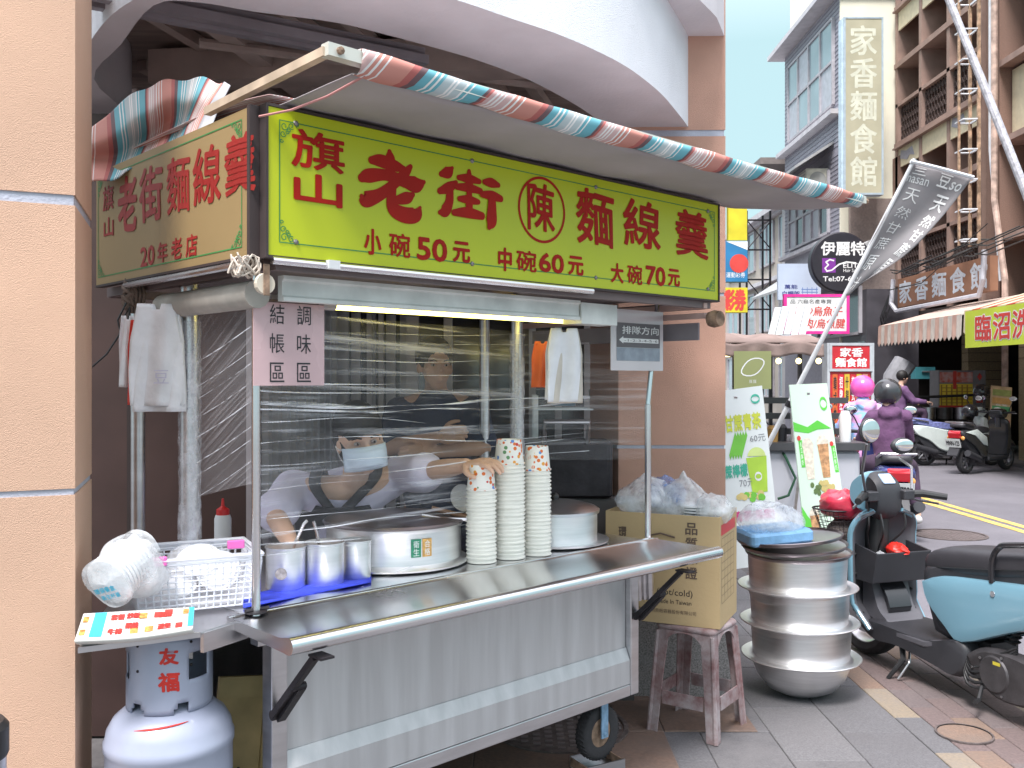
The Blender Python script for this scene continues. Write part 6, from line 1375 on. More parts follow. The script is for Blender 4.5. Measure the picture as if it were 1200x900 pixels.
def headgeo(b, Mh, n=20):
    """head centred on eye line height, facing local -Y"""
    s = B(Mh); s.ball((0, .015, .035), .092, n, 14, ex=.86, ey=1.05, ez=1.02); s.ball((0, -.022, -.035), .066, n, 12, ex=.92, ey=1.0, ez=1.15); s.ball((0, -.045, -.085), .034, 14, 10, ex=1.1)
    s.tube([(0, -.082, .022), (0, -.100, -.012), (0, -.108, -.028)], [.009, .013, .014], 8); s.ball((.011, -.096, -.031), .009, 8, 6); s.ball((-.011, -.096, -.031), .009, 8, 6)
    s.tube([(-.045, -.078, .022), (0, -.090, .026), (.045, -.078, .022)], [.009, .010, .009], 8)
    for sg in (-1, 1): s.ball((sg*.052, -.055, -.022), .024, 10, 8, ex=.8); s.ball((sg*.080, .01, -.015), .024, 10, 8, ex=.35, ey=.7, ez=1.25)
    s.tube([(-.022, -.092, -.058), (0, -.097, -.056), (.022, -.092, -.058)], [.005, .0075, .005], 8); s.tube([(-.018, -.090, -.068), (0, -.095, -.069), (.018, -.090, -.068)], [.005, .008, .005], 8)
    b.v += s.v; o = len(b.v)-len(s.v); b.f += [[i+o for i in f] for f in s.f]; b.m += s.m
eyew = M('eye_white', (.42, .36, .34), .5); eyeb = M('eye_dark', (.03, .015, .01), .2); browm = M('dark_hair', (.012, .010, .010), .6, 0, .3, 60)
def face_parts(Mh, parent):
    for sg in (-1, 1):
        B(Mh).ball((sg*.031, -.0745, .004), .0120, 12, 8, ez=.55).obj('eye', eyew, parent, smooth=True); B(Mh).ball((sg*.031, -.0835, .003), .0052, 8, 6).obj('iris', eyeb, parent, smooth=True)
        B(Mh).tube([(sg*.016, -.092, .022), (sg*.032, -.093, .027), (sg*.05, -.081, .022)], .003, 6).obj('eyebrow', browm, parent)
def cloth(b, vox, seed, amp=.006, fq=14, smooth=5):
    r = remesh(b, vox, smooth); 
    r.v = [wob(wob(p, amp, fq*.45, seed), amp*.6, fq, seed+2) for p in r.v]; return r
def headM(c, yaw, pitch=0, roll=0): return Matrix.Translation(c) @ Matrix.Rotation(yaw, 4, 'Z') @ Matrix.Rotation(pitch, 4, 'X') @ Matrix.Rotation(roll, 4, 'Y')
def V3(*a): return Vector(a)
# ---- stall keeper
wo_m = thing('person', 'stall keeper in black cap, face mask, lilac T-shirt and black apron reaching for the cups', 'person', (0, 0, 0))
hc = W(422, 516, 3.42); Mh = headM(hc, .42, .10, -.14)
shR, shL = W(344, 572, 3.58), W(466, 556, 3.66)          # her right shoulder is on the picture's left
neck = W(412, 574, 3.56); chest = V3(-.66, 3.70, 1.02); pel = V3(-.70, 3.98, .86)
elL, wrL = W(505, 552, 3.50), W(546, 545, 3.36); elR, wrR = W(322, 603, 3.40), W(343, 640, 3.12)
b = B(); limb(b, [pel, chest, (shL+shR)/2+V3(0, .02, -.04)], [.15, .125, .085], 16); limb(b, [shR, neck, shL], [.055, .06, .055]); limb(b, [neck+V3(0, .02, -.02), hc+V3(-.01, .035, -.05)], [.052, .048])
limb(b, [shL, elL], [.050, .038]); limb(b, [elL, (elL+wrL)/2, wrL], [.038, .036, .025]); limb(b, [shR, elR], [.050, .038]); limb(b, [elR, (elR+wrR)/2, wrR], [.038, .036, .025])
hp = V3(pel.x, pel.y, 0)
for sg in (-1, 1): limb(b, [pel+V3(sg*.08, 0, -.05), V3(pel.x+sg*.09, pel.y, .48), V3(pel.x+sg*.09, pel.y+.02, .09)], [.085, .058, .042]); limb(b, [V3(pel.x+sg*.09, pel.y+.04, .06), V3(pel.x+sg*.09, pel.y-.14, .05)], [.04, .035])
headgeo(b, Mh); bd = remesh(b, .008, 3)
hb = B(); limb(hb, [wrL+(elL-wrL)*.25, wrL], [.029, .025]); hand(hb, wrL, (W(575, 541, 3.28)-wrL), (0, .25, -1), .45, -1, .18, .3); r = remesh(hb, .0032, 3); bd.add(r.v, r.f)
hb = B(); limb(hb, [wrR+(elR-wrR)*.25, wrR], [.029, .025]); hand(hb, wrR, V3(.25, -.55, -.35), (.2, -.3, -1), .8, 1, .17); r = remesh(hb, .0032, 3); bd.add(r.v, r.f)
bd.obj('body', skin, wo_m, smooth=True, ang=180); face_parts(Mh, wo_m)
b = B(); limb(b, [pel, chest, (shL+shR)/2+V3(0, .02, -.05)], [.168, .145, .10], 16); limb(b, [shR, neck+V3(0, .025, -.045), shL], [.072, .078, .072])
sl1 = shL+(elL-shL)*.80; limb(b, [shL, sl1], [.070, .078]); sl2 = shR+(elR-shR)*.88; limb(b, [shR, (shR+sl2)/2, sl2], [.072, .072, .080])
cloth(b, .010, 3, .008).obj('t_shirt', M('lilac_shirt', (.70, .65, .82), .85, 0, .06, 8), wo_m, smooth=True, ang=180)
apm = M('black_apron', (.03, .03, .035), .75, 0, .15, 8)
b = B(); 
def apf(u, v):
    a_ = (u-.5)*2.3; w__ = .155+.02*(1-v)
    base = pel*(1-v)+((shL+shR)/2+V3(0, .0, -.07))*v
    wv = 1.0 if v < .62 else 1.0-.45*(v-.62)/.38
    return base+V3(math.sin(a_)*(.205)*wv, -math.cos(a_)*(.212-.05*v)-.012, -.01)
uvgrid(apf, 20, 16, 'apron', apm, wo_m, .006)
for s_, x_ in ((shR, -1), (shL, 1)):
    m_ = (neck*.45+s_*.55); f1 = apf(.5+x_*.13, 1.0); b = B(); P_ = [f1, m_+V3(0, -.085, .02), m_+V3(0, -.01, .085), m_+V3(0, .08, .03)]
    D_ = dense([tuple(p) for p in P_], 6); b.loft([[(p[0]-.022, p[1], p[2]) for p in D_], [(p[0]+.022, p[1], p[2]) for p in D_]], cap=False, close=False); o = b.obj('apron_strap', apm, wo_m, smooth=True); solid(o, .008)
# cap, hair, mask
b = B(Mh); b.ball((0, .025, .045), .103, 24, 14, ex=.88, ey=1.06, ez=.98); capv = remesh(b, .006, 2)
capv2 = B(); inv = Mh.inverted(); keep = [i for i, p in enumerate(capv.v) if (inv @ p).z > .028+.25*max(0, (inv @ p).y-.02)*0]
ks = set(keep); mp_ = {i: k for k, i in enumerate(keep)}; capv2.v = [capv.v[i] for i in keep]; capv2.f = [[mp_[i] for i in f] for f in capv.f if all(i in ks for i in f)]; capv2.m = [0]*len(capv2.f)
cap = capv2.obj('cap', M('black_cap', (.012, .010, .011), .8, 0, .2, 12), wo_m, smooth=True, ang=180)
uvgrid(lambda u, v: Mh @ V3((u-.5)*.15*(1-.15*v), -.075-.065*v*math.sin(math.pi*(.12+.76*u)), .060-.014*v-.03*(2*u-1)**2*.7), 14, 6, 'cap_brim', MATS['black_cap'], cap, .004)
b = B(Mh); b.ball((0, .040, .004), .098, 20, 12, ex=.93, ey=.85, ez=.95); b.obj('hair', browm, wo_m, smooth=True)
mk = M('pale_blue_mask', (.58, .68, .82), .8, 0, .05, 20)
def maskf(u, v):
    a_ = (u-.5)*2.5; z = -.100+.086*v; r_ = .088+.020*math.cos(a_)*math.sin(math.pi*(.2+.7*v)); 
    return Mh @ V3(math.sin(a_)*.084, -.014-math.cos(a_)*(.096+.020*math.sin(math.pi*v)), z+.004*math.sin(v*18.8)+.01*math.cos(a_))
uvgrid(maskf, 20, 14, 'face_mask', mk, wo_m, .003)
for sg in (-1, 1): 
    b = B(Mh); 
    for z_ in (-.02, -.08): b.tube([(sg*.070, -.045, z_), (sg*.083, -.01, (z_-.02)/2), (sg*.088, .02, -.01)], .0015, 5)
    b.obj('ear_loop', white_pl, wo_m)
b = B(Mh); b.ball((0, .075, -.02), .04, 12, 8); b.obj('hair_bun', browm, wo_m, smooth=True)
# ---- man behind
mn = thing('person', 'man in navy T-shirt with folded arms standing in the dark behind the stall', 'person', (0, 0, 0))
hc = W(510, 428, 4.45); Mh = headM(hc, .35, .05)
shR, shL = W(468, 482, 4.5), W(556, 482, 4.5); neck = W(511, 470, 4.52); pel = V3(hc.x, 4.62, .92); mid = (shR+shL)/2
elR, wrR = W(458, 524, 4.34), W(516, 512, 4.16); elL, wrL = W(566, 524, 4.34), W(500, 530, 4.20)
b = B(); limb(b, [pel, mid-V3(0, 0, .15), mid], [.15, .14, .10], 16); limb(b, [shR, neck, shL], [.06, .06, .06]); limb(b, [neck, hc+V3(0, .03, -.04)], [.056, .052])
for s_, e_, w__ in ((shL, elL, wrL), (shR, elR, wrR)): limb(b, [s_, e_], [.055, .042]); limb(b, [e_, w__], [.042, .028])
for sg in (-1, 1): limb(b, [pel+V3(sg*.08, 0, -.05), V3(pel.x+sg*.1, pel.y, .48), V3(pel.x+sg*.1, pel.y, .09)], [.09, .062, .045]); limb(b, [V3(pel.x+sg*.1, pel.y+.04, .05), V3(pel.x+sg*.1, pel.y-.16, .05)], [.045, .04])
headgeo(b, Mh); bd = remesh(b, .009, 3)
for w__, e_, sd2 in ((wrR, elR, 1), (wrL, elL, -1)): hb = B(); hand(hb, w__, (w__-e_)+V3(0, .05, 0), (0, 1, -.3), 1.0, sd2, .16); r = remesh(hb, .004, 3); bd.add(r.v, r.f)
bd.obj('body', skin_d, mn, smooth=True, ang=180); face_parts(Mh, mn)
b = B(); limb(b, [pel, mid-V3(0, 0, .15), mid], [.17, .16, .12], 16); limb(b, [shR, neck-V3(0, 0, .05), shL], [.075, .07, .075])
for s_, e_ in ((shL, elL), (shR, elR)): limb(b, [s_, s_+(e_-s_)*.8], [.075, .075])
cloth(b, .012, 5).obj('t_shirt', M('navy_shirt', (.035, .045, .085), .85, 0, .1, 8), mn, smooth=True, ang=180)
b = B(Mh); b.ball((0, .028, .042), .102, 20, 12, ex=.88, ey=1.05, ez=.96); b.obj('hair', browm, mn, smooth=True)
# ---- riders
def rider(label, o, hd, hip, sh, hz, colr, helm, trous, seated=True, hand_to=None, pants=None, shoe=None, legs=True, hoodie=True, hs=1.0):
    """o = hip point on the seat; hd = heading angle; person faces heading"""
    t = thing('person', label, 'person', o, hd)           # local +X forward
    b = B(); hip_ = V3(0, 0, 0); chest_ = V3(.04, 0, .34); neck_ = V3(.06, 0, .50); hc = V3(.10, 0, .66)
    shs = [V3(.05, s*.155, .44) for s in (-1, 1)]; els = [V3(.20, s*.215, .22) for s in (-1, 1)]; wrs = [V3(.44, s*.24, .20) for s in (-1, 1)]
    if hand_to: wrs = [V3(*hand_to[0]), V3(*hand_to[1])]; els = [(a+c)*.5+V3(-.03, s*.06, -.07) for a, c, s in zip(shs, wrs, (-1, 1))]
    kn = [V3(.42, s*.17, .02) for s in (-1, 1)]; an = [V3(.38, s*.17, -.40) for s in (-1, 1)]
    if legs == 'out': an = [V3(.22, s*.30, -.56) for s in (-1, 1)]; kn = [V3(.33, s*.26, -.10) for s in (-1, 1)]
    limb(b, [hip_, chest_, neck_-V3(0, 0, .06)], [.14, .13, .09], 16); limb(b, [shs[0], neck_-V3(0, 0, .03), shs[1]], [.055]*3); limb(b, [neck_, hc], [.052, .05])
    for i in (0, 1):
        limb(b, [shs[i], els[i]], [.05, .04]); limb(b, [els[i], wrs[i]], [.04, .026]); limb(b, [V3(0, (-.09, .09)[i], -.02), kn[i], an[i]], [.085, .06, .04]); limb(b, [an[i]+V3(-.03, 0, -.04), an[i]+V3(.14, 0, -.06)], [.036, .03])
    Mh = Matrix.Translation(hc) @ Matrix.Rotation(math.pi/2, 4, 'Z'); headgeo(b, Mh); bd = remesh(b, .011, 3)
    for i in (0, 1): hb = B(); hand(hb, wrs[i], wrs[i]-els[i], (0, 0, -1), .9, (1, -1)[i], .17); r = remesh(hb, .005, 2); bd.add(r.v, r.f)
    bd.obj('body', skin, t, smooth=True, ang=180); face_parts(Mh, t)
    b = B(); limb(b, [hip_-V3(0, 0, .08), chest_, neck_-V3(0, 0, .06)], [.155, .145, .10], 16); limb(b, [shs[0], neck_-V3(0, 0, .03), shs[1]], [.070]*3)
    for i in (0, 1): limb(b, [shs[i], els[i]], [.078, .068]); limb(b, [els[i], wrs[i]*.93+els[i]*.07], [.066, .042])
    if hoodie: limb(b, [neck_+V3(-.09, -.07, .0), neck_+V3(-.11, 0, -.05), neck_+V3(-.09, .07, .0)], [.05, .06, .05]); limb(b, [neck_+V3(0, 0, -.03), neck_+V3(.02, 0, .03)], [.085, .075])
    cloth(b, .012, int(hd*10), .017, 10).obj('jacket', colr, t, smooth=True, ang=180)
    b = B()
    for i in (0, 1): limb(b, [V3(0, (-.09, .09)[i], -.02), kn[i], an[i]*.75+kn[i]*.25], [.10, .075, .055])
    limb(b, [V3(0, -.06, -.02), V3(0, .06, -.02)], [.12, .12]); cloth(b, .013, 2, .006).obj('trousers', trous, t, smooth=True, ang=180)
    for i in (0, 1): b = B(); limb(b, [an[i]+V3(-.05, 0, -.045), an[i]+V3(.04, 0, -.05), an[i]+V3(.17, 0, -.07)], [.045, .045, .036]); remesh(b, .01, 2).obj('shoe', shoe or white_pl, t, smooth=True)
    if helm:
        hm = B().ball((hc.x-.005, 0, hc.z+.035), .135, 28, 16, ey=.92, ez=.95); keepf = []
        o_ = hm; fs = [f for f in o_.f if min(o_.v[i].z for i in f) > hc.z-.075 and not (sum(o_.v[i].x for i in f)/len(f) > hc.x+.03 and sum(o_.v[i].z for i in f)/len(f) < hc.z+.04)]
        o_.f = fs; o_.m = [0]*len(fs); h_ = o_.obj('helmet', helm, t, smooth=True, ang=180); solid(h_, .02)
        uvgrid(lambda u, v: (hc.x+.142*math.cos((u-.5)*2.2), .132*math.sin((u-.5)*2.2), hc.z+.06-.12*v), 14, 4, 'visor', clearmat('visor_tint', (.2, .3, .35), .6, .1), h_, .003)
        return t, h_, hc
    return t, None, hc
purp = M('purple_hoodie', (.115, .05, .115), .95, 0, .22, 7, .6, 30)
tie = M('tie_dye_jacket', (.60, .30, .55), .85, 0, .1, 5, col2=(.22, .42, .66), c2pos=(.42, .55), stretch=(1, 1, 2.2))
RZ = math.radians(76)
seatp = V3(3.80, 9.46, .68)
r1, h1, hc_ = rider('scooter rider in purple hoodie and black helmet seen from behind', seatp, RZ, 0, 0, 0, purp, M('black_helmet', (.03, .03, .035), .25, 0, .1, 5, coat=.6), M('dark_purple_trousers', (.07, .04, .075), .85), legs='out', shoe=M('shoe_white', (.6, .58, .58), .6))
pb_ = lambda x, y, h: (hc_.x-.132-.0*h+.06*(x/.1)**2*.8, -x, y)
text(r1, 'Sol', .01, hc_.z+.0, .075, hc_.z+.045, pb_, M('sky_blue_print', (.12, .5, .8), .4), .03, name='helmet_logo')
r2, h2, _ = rider('passenger-sized rider in pastel tie-dye jacket and pink helmet beside the purple rider', V3(4.05, 10.75, .72), RZ+.25, 0, 0, 0, tie, M('pink_helmet', (.80, .10, .40), .25, 0, .08, 5, coat=.6), M('maroon_trousers', (.16, .02, .04), .8), legs='out', shoe=MATS['shoe_white'])
stripes = M('purple_top', (.16, .08, .18), .85)
p3, _, _ = rider('cook in purple top working at the dark stove across the road', V3(7.35, 17.9, .88), .2, 0, 0, 0, stripes, None, MATS['dark_purple_trousers'], hoodie=False)
p3.rotation_euler.z = .1; B().ball((.09, 0, .70), .108, 16, 10, ex=1.0, ey=.9).obj('hair', browm, p3, smooth=True)
r4, h4, _ = rider('distant rider in pale shirt and blue helmet left of the pink helmet', V3(5.15, 14.2, .74), RZ, 0, 0, 0, M('pale_shirt', (.55, .60, .62), .85), M('blue_helmet', (.03, .10, .25), .3, 0, .1, 5, coat=.5), MATS['dark_purple_trousers'], legs='out', hoodie=False)
# ================================================================ SCOOTERS
def slab(b, out, y0, y1, ins=.03, edge=.03):
    cx = sum(p[0] for p in out)/len(out); cz = sum(p[1] for p in out)/len(out)
    def ring(y, k): return [(cx+(p[0]-cx)*k, y, cz+(p[1]-cz)*k) for p in out]
    e = edge*(1 if y1 > y0 else -1)
    return b.loft([ring(y0, 1-ins*3), ring(y0+e*.4, 1-ins), ring(y0+e, 1), ring(y1-e, 1), ring(y1-e*.4, 1-ins), ring(y1, 1-ins*3)])
def smooth2(out, k=4): 
    P_ = out+out[:3]; D_ = dense(out[-1:]+out+out[:2], k); return D_[k:-k-0] if False else [tuple(p) for p in dense(out+[out[0]], k)[:-1]]
def wheel(parent, x, r, wd, z=None, alloy=None, nsp=5):
    z = z if z is not None else r
    w_ = B().lathe([(r*.72, -wd*.42), (r*.86, -wd*.5), (r*.96, -wd*.38), (r, -wd*.15), (r, wd*.15), (r*.96, wd*.38), (r*.86, wd*.5), (r*.72, wd*.42)], (x, 0, z), 36, axis=1).obj('wheel', rubber, parent, smooth=True)
    a = alloy or steel
    rm = B(); rm.lathe([(r*.70, -wd*.40), (r*.74, -wd*.42), (r*.74, wd*.42), (r*.70, wd*.40), (r*.66, 0), (r*.70, -wd*.40)], (x, 0, z), 36, axis=1)
    rm.lathe([(.001, -wd*.45), (r*.18, -wd*.42), (r*.18, wd*.42), (.001, wd*.45)], (x, 0, z), 16, axis=1)
    for k in range(nsp):
        q = 6.2832*k/nsp; rm.tube([(x+math.cos(q)*r*.12, 0, z+math.sin(q)*r*.12), (x+math.cos(q+.15)*r*.70, 0, z+math.sin(q+.15)*r*.70)], [r*.09, r*.055], 6)
    rm.obj('rim', a, w_, smooth=True)
    B().lathe([(r*.3, wd*.30), (r*.5, wd*.30), (r*.5, wd*.34), (r*.3, wd*.34)], (x, 0, z), 28, axis=1).obj('brake_disc', steel, w_); return w_
alloyd = M('dark_alloy', (.30, .30, .32), .35, .9)
glossb = M('gloss_black', (.02, .02, .024), .18, 0, .1, 4, coat=.5); satin = M('satin_black_plastic', (.034, .034, .040), .5, 0, .1, 8, .08, 200); seatm = M('seat_vinyl', (.04, .038, .045), .5, 0, .1, 6, .1, 300)
mirg = M('mirror_glass', (.85, .86, .86), .03, 1.0)
redl = M('red_tail_lens', (.45, .01, .02), .15, 0, 0, coat=.5); amb = M('amber_lens', (.7, .35, .1), .2)
def plate(parent, s_, x, z, rot, w_=.26, h_=.15):
    t = B(Matrix.Translation((x, 0, z)) @ Matrix.Rotation(rot, 4, 'Y')); t.box((-.003, -w_/2, -h_/2), (0, w_/2, h_/2)); o = t.obj('number_plate', M('plate_white', (.72, .74, .72), .4), parent)
    Mx = Matrix.Translation((x, 0, z)) @ Matrix.Rotation(rot, 4, 'Y')
    text(o, s_, -w_*.42, -h_*.28, w_*.42, h_*.25, lambda xx, yy, h: tuple(Mx @ Vector((-.0045-h, -xx, yy))), inkm, .03); return o
def scooter(name, label, loc, rz, bodym, seat_m=seatm, plate_s='MNN-123', tall=False, group=None, tail=True, carry=None):
    t = thing(name, label, 'scooter', loc, rz, group)
    for x in (.63, -.62): wheel(t, x, .225, .10, alloy=alloyd)
    b = B(); slab(b, smooth2([(.50, .26), (.72, .47), (.86, .40), (.78, .50), (.62, .52), (.45, .40)]), -.06, .06); b.obj('front_fender', bodym, t, smooth=True)
    b = B(); slab(b, smooth2([(.34, .28), (.42, .20), (.50, .45), (.49, .72), (.44, .88), (.38, .86), (.40, .6)]), -.17, .17, .05, .06); b.obj('leg_shield', bodym, t, smooth=True)
    b = B(); b.box((-.20, -.17, .20), (.40, .17, .27)); bev(b.obj('floorboard', satin, t), .02)
    b = B(); slab(b, smooth2([(-.20, .24), (-.12, .60), (-.30, .66), (-.75, .74), (-.93, .70), (-.85, .58), (-.60, .46), (-.40, .30)]), -.16, .16, .04, .05); b.obj('body_panel', bodym, t, smooth=True)
    b = B(); slab(b, smooth2([(-.25, .22), (-.30, .34), (-.55, .50), (-.85, .60), (-.72, .40), (-.55, .25)]), -.125, .125, .02, .03); b.obj('under_cover', satin, t, smooth=True)
    b = B(); slab(b, smooth2([(-.10, .67), (-.08, .74), (-.35, .79), (-.52, .78), (-.60, .85), (-.85, .86), (-.90, .78), (-.70, .73), (-.3, .66)]), -.14, .14, .06, .06); b.obj('seat', seat_m, t, smooth=True)
    b = B(); b.tube([(-.62, .15, .80), (-.95, .15, .86), (-.98, 0, .86), (-.95, -.15, .86), (-.62, -.15, .80)], .013, 8); b.obj('grab_rail', steel, t, smooth=True)
    b = B(); b.tube([(.40, 0, .75), (.36, 0, 1.0)], .05, 10); slab(b, smooth2([(.28, .96), (.30, 1.04), (.42, 1.06), (.50, .98), (.44, .90), (.34, .90)]), -.12, .12, .06, .05); b.obj('handlebar_cover', bodym if not tall else satin, t, smooth=True)
    for s_ in (-1, 1):
        B().tube([(.36, s_*.10, .99), (.30, s_*.34, 1.01)], [.018, .018], 8).obj('grip', black, t, smooth=True); B().tube([(.38, s_*.14, .99), (.37, s_*.33, .985)], .006, 6).obj('brake_lever', steel, t)
        b = B(); b.tube([(.36, s_*.20, 1.02), (.34, s_*.26, 1.15), (.33, s_*.30, 1.20)], .007, 6); b.ball((.325, s_*.30, 1.235), .062, 16, 10, ex=.3, ey=1.15, ez=.75); m_ = b.obj('mirror', black, t, smooth=True)
        B().ball((.308, s_*.30, 1.235), .054, 16, 10, ex=.12, ey=1.15, ez=.72).obj('mirror_glass', mirg, m_, smooth=True)
        B().tube([(.63, s_*.06, .225), (.56, s_*.06, .5)], .018, 8).obj('fork_leg', steel, t); B().ball((-.90, s_*.12, .60), .035, 10, 8, ex=.6).obj('indicator', amb, t, smooth=True)
    B().ball((.50, 0, .80), .075, 16, 10, ex=.5, ey=1.3).obj('headlight', M('lamp_glass', (.6, .62, .65), .1), t, smooth=True)
    b = B(); slab(b, [(-.955, .60), (-.97, .68), (-.93, .72), (-.90, .60)], -.10, .10, .02, .02); b.obj('tail_light', redl, t)
    b = B(); slab(b, smooth2([(-.40, .12), (-.45, .26), (-.62, .32), (-.74, .26), (-.72, .16), (-.55, .10)]), .07, .17, .05, .03); b.box((-.5, -.10, .14), (-.2, .07, .28)); b.obj('engine', M('engine_metal', (.13, .12, .13), .5, .6, .3, 20), t, smooth=True)
    b = B(); b.tube([(-.35, -.12, .18), (-.50, -.15, .22)], .02, 8); b.tube([(-.48, -.16, .25), (-.88, -.19, .36)], [.05, .055], 12); b.obj('exhaust', satin, t, smooth=True)
    b = B(); slab(b, [(-.80, .56), (-1.0, .30), (-1.02, .32), (-.84, .60)], -.09, .09, .01, .01); b.obj('rear_mudguard', satin, t)
    B().tube([(-.15, .10, .2), (-.10, .22, .0)], .012, 6).obj('side_stand', black, t)
    plate(t, plate_s, -.985, .52, -.35); return t
wh = M('white_scooter_paint', (.62, .68, .66), .25, 0, .03, 5, coat=.6); bk = M('black_scooter_paint', (.03, .03, .034), .2, 0, .05, 5, coat=.6); navy = M('navy_scooter_paint', (.04, .05, .18), .22, 0, .1, 5, coat=.6); mar = M('maroon_scooter_paint', (.10, .015, .03), .25, 0, .05, 5, coat=.6)
GZ = -.058
sA = scooter('parked_scooter', 'white parked scooter with folded blue cloth on its seat across the road', (8.12, 17.1, GZ), .05, wh, M('blue_seat_cloth', (.16, .18, .40), .8, 0, .3, 30))
sB = scooter('parked_scooter', 'black parked scooter with white side panels and number plate toward the road', (8.05, 15.95, GZ), math.radians(34), bk)
b = B(); slab(b, [(-.88, .70), (-.55, .74), (-.25, .60), (-.22, .45), (-.35, .48), (-.6, .64)], .155, .17, .02, .006); b.obj('side_trim', wh, sB, smooth=True); b = B(); slab(b, [(-.88, .70), (-.55, .74), (-.25, .60), (-.22, .45), (-.35, .48), (-.6, .64)], -.17, -.155, .02, .006); b.obj('side_trim', wh, sB, smooth=True)
for loc_, l_ in (((8.55, 17.1, 1.28), 'black open helmet hanging on the white parked scooter handlebar'), ((8.05, 16.5, .93), 'gloss black full helmet resting on the black parked scooter')):
    t = thing('helmet', l_, 'helmet', loc_); hm = B().ball((0, 0, 0), .135, 20, 12); hm.f = [f for f in hm.f if min(hm.v[i].z for i in f) > -.09]; hm.m = [0]*len(hm.f); o = hm.obj('shell', glossb, t, smooth=True); solid(o, .015)
scooter('ridden_scooter', 'navy scooter carrying the purple hoodie rider, plate toward the camera', (3.87, 9.75, GZ), RZ, navy, plate_s='WM-7800')
scooter('ridden_scooter', 'maroon scooter under the rider with pink helmet', (4.10, 11.0, GZ), RZ+.25, mar)
scooter('ridden_scooter', 'white scooter under the distant rider left of the pink helmet', (5.10, 14.5, GZ), RZ, wh)
# ---- near scooter, local +X = heading, origin on the ground below the front axle
ns_ = thing('blue_scooter', 'dusty blue and black scooter parked in front of the pot stack, nearest the camera', 'scooter', (1.96, 5.16, -.0), math.atan2(.949, -.316))
bluesc = M('dusty_blue_paint', (.18, .35, .45), .28, 0, .03, 3, coat=.5)
greyin = M('grey_inner_plastic', (.10, .098, .112), .5, 0, .08, 6, .08, 200)
wheel(ns_, 0, .238, .11, alloy=steel, nsp=3); wheel(ns_, -1.30, .238, .12, alloy=alloyd)
b = B(); arc = [(math.cos(q)*.262, .238+math.sin(q)*.262) for q in [math.radians(d_) for d_ in range(20, 171, 12)]]; arc += [(math.cos(q)*.245, .238+math.sin(q)*.245) for q in [math.radians(d_) for d_ in range(170, 19, -12)]]
slab(b, arc, -.07, .07, .0, .01); b.obj('front_fender', glossb, ns_, smooth=True)
for s_ in (-1, 1): B().tube([(0, s_*.075, .238), (-.10, s_*.07, .55)], .024, 10).obj('fork_leg', satin, ns_, smooth=True)
# leg shield: outer blue shell and inner grey
def shield(u, v, off=0):
    y = (u-.5)*2; z = .20+.60*v; wy = .205*(1-.25*max(0, .25-v)*2)*(1 if v < .82 else math.sqrt(max(0, 1-((v-.82)/.18)**2))*.55+.45)
    x = -.045+.02*math.sin(v*2)-.10*abs(y)**2-.22*max(0, .18-v)*5*.5-.06*max(0, v-.8)*3
    return (x+off, y*wy, z)
o = uvgrid(lambda u, v: shield(u, v, .025), 20, 24, 'leg_shield', bluesc, ns_, .02); o = uvgrid(lambda u, v: shield(u, v, .0), 20, 24, 'inner_shield', greyin, ns_, .016)
b = B(); ed = [shield(0, k/16, .012) for k in range(17)]+[shield(k/10, 1, .012) for k in range(1, 10)]+[shield(1, 1-k/16, .012) for k in range(17)]; b.tube(ed, .013, 8); b.obj('shield_trim', bluesc, ns_, smooth=True)
bo = B()
for v_ in (.12, .28, .45, .62): bo.ball(tuple(Vector(shield(.06, v_, -.012))), .008, 8, 6); bo.ball(tuple(Vector(shield(.94, v_, -.012))), .008, 8, 6)
tag(bo.obj('shield_bolts', black, ns_), kind='stuff')
b = B(); slab(b, smooth2([(-.08, .26), (-.09, .50), (-.14, .50), (-.22, .30), (-.30, .235), (-.20, .22)]), -.115, .115, .05, .04); b.obj('center_hump', greyin, ns_, smooth=True)
b = B(); b.prism([(-.03, .30), (.035, .30), (.035, .42), (-.03, .42)], 0, .004, axis=0); b.obj('hump_hatch', greyin, ns_, loc=(-.245, 0, -.0), rot=(0, .38, 0))
bev(B().box((-.245, -.165, .46), (-.08, .165, .475)).obj('glove_floor', satin, ns_), .004)
b = B(); b.loft([[(-.235, -.165, .44), (-.235, .165, .44), (-.245, .165, .44), (-.245, -.165, .44)], [(-.265, -.175, .60), (-.265, .175, .60), (-.278, .175, .60), (-.278, -.175, .60)]]); bev(b.obj('glove_front', satin, ns_), .006)
for s_ in (-1, 1): b = B(); slab(b, [(-.09, .44), (-.245, .44), (-.275, .60), (-.09, .63)], s_*.163, s_*.175, .0, .003); b.obj('glove_side', satin, ns_)
b = B(); b.tube([(-.06, 0, .45), (-.075, 0, .80)], [.07, .055], 14); b.obj('steering_neck', black, ns_, smooth=True)
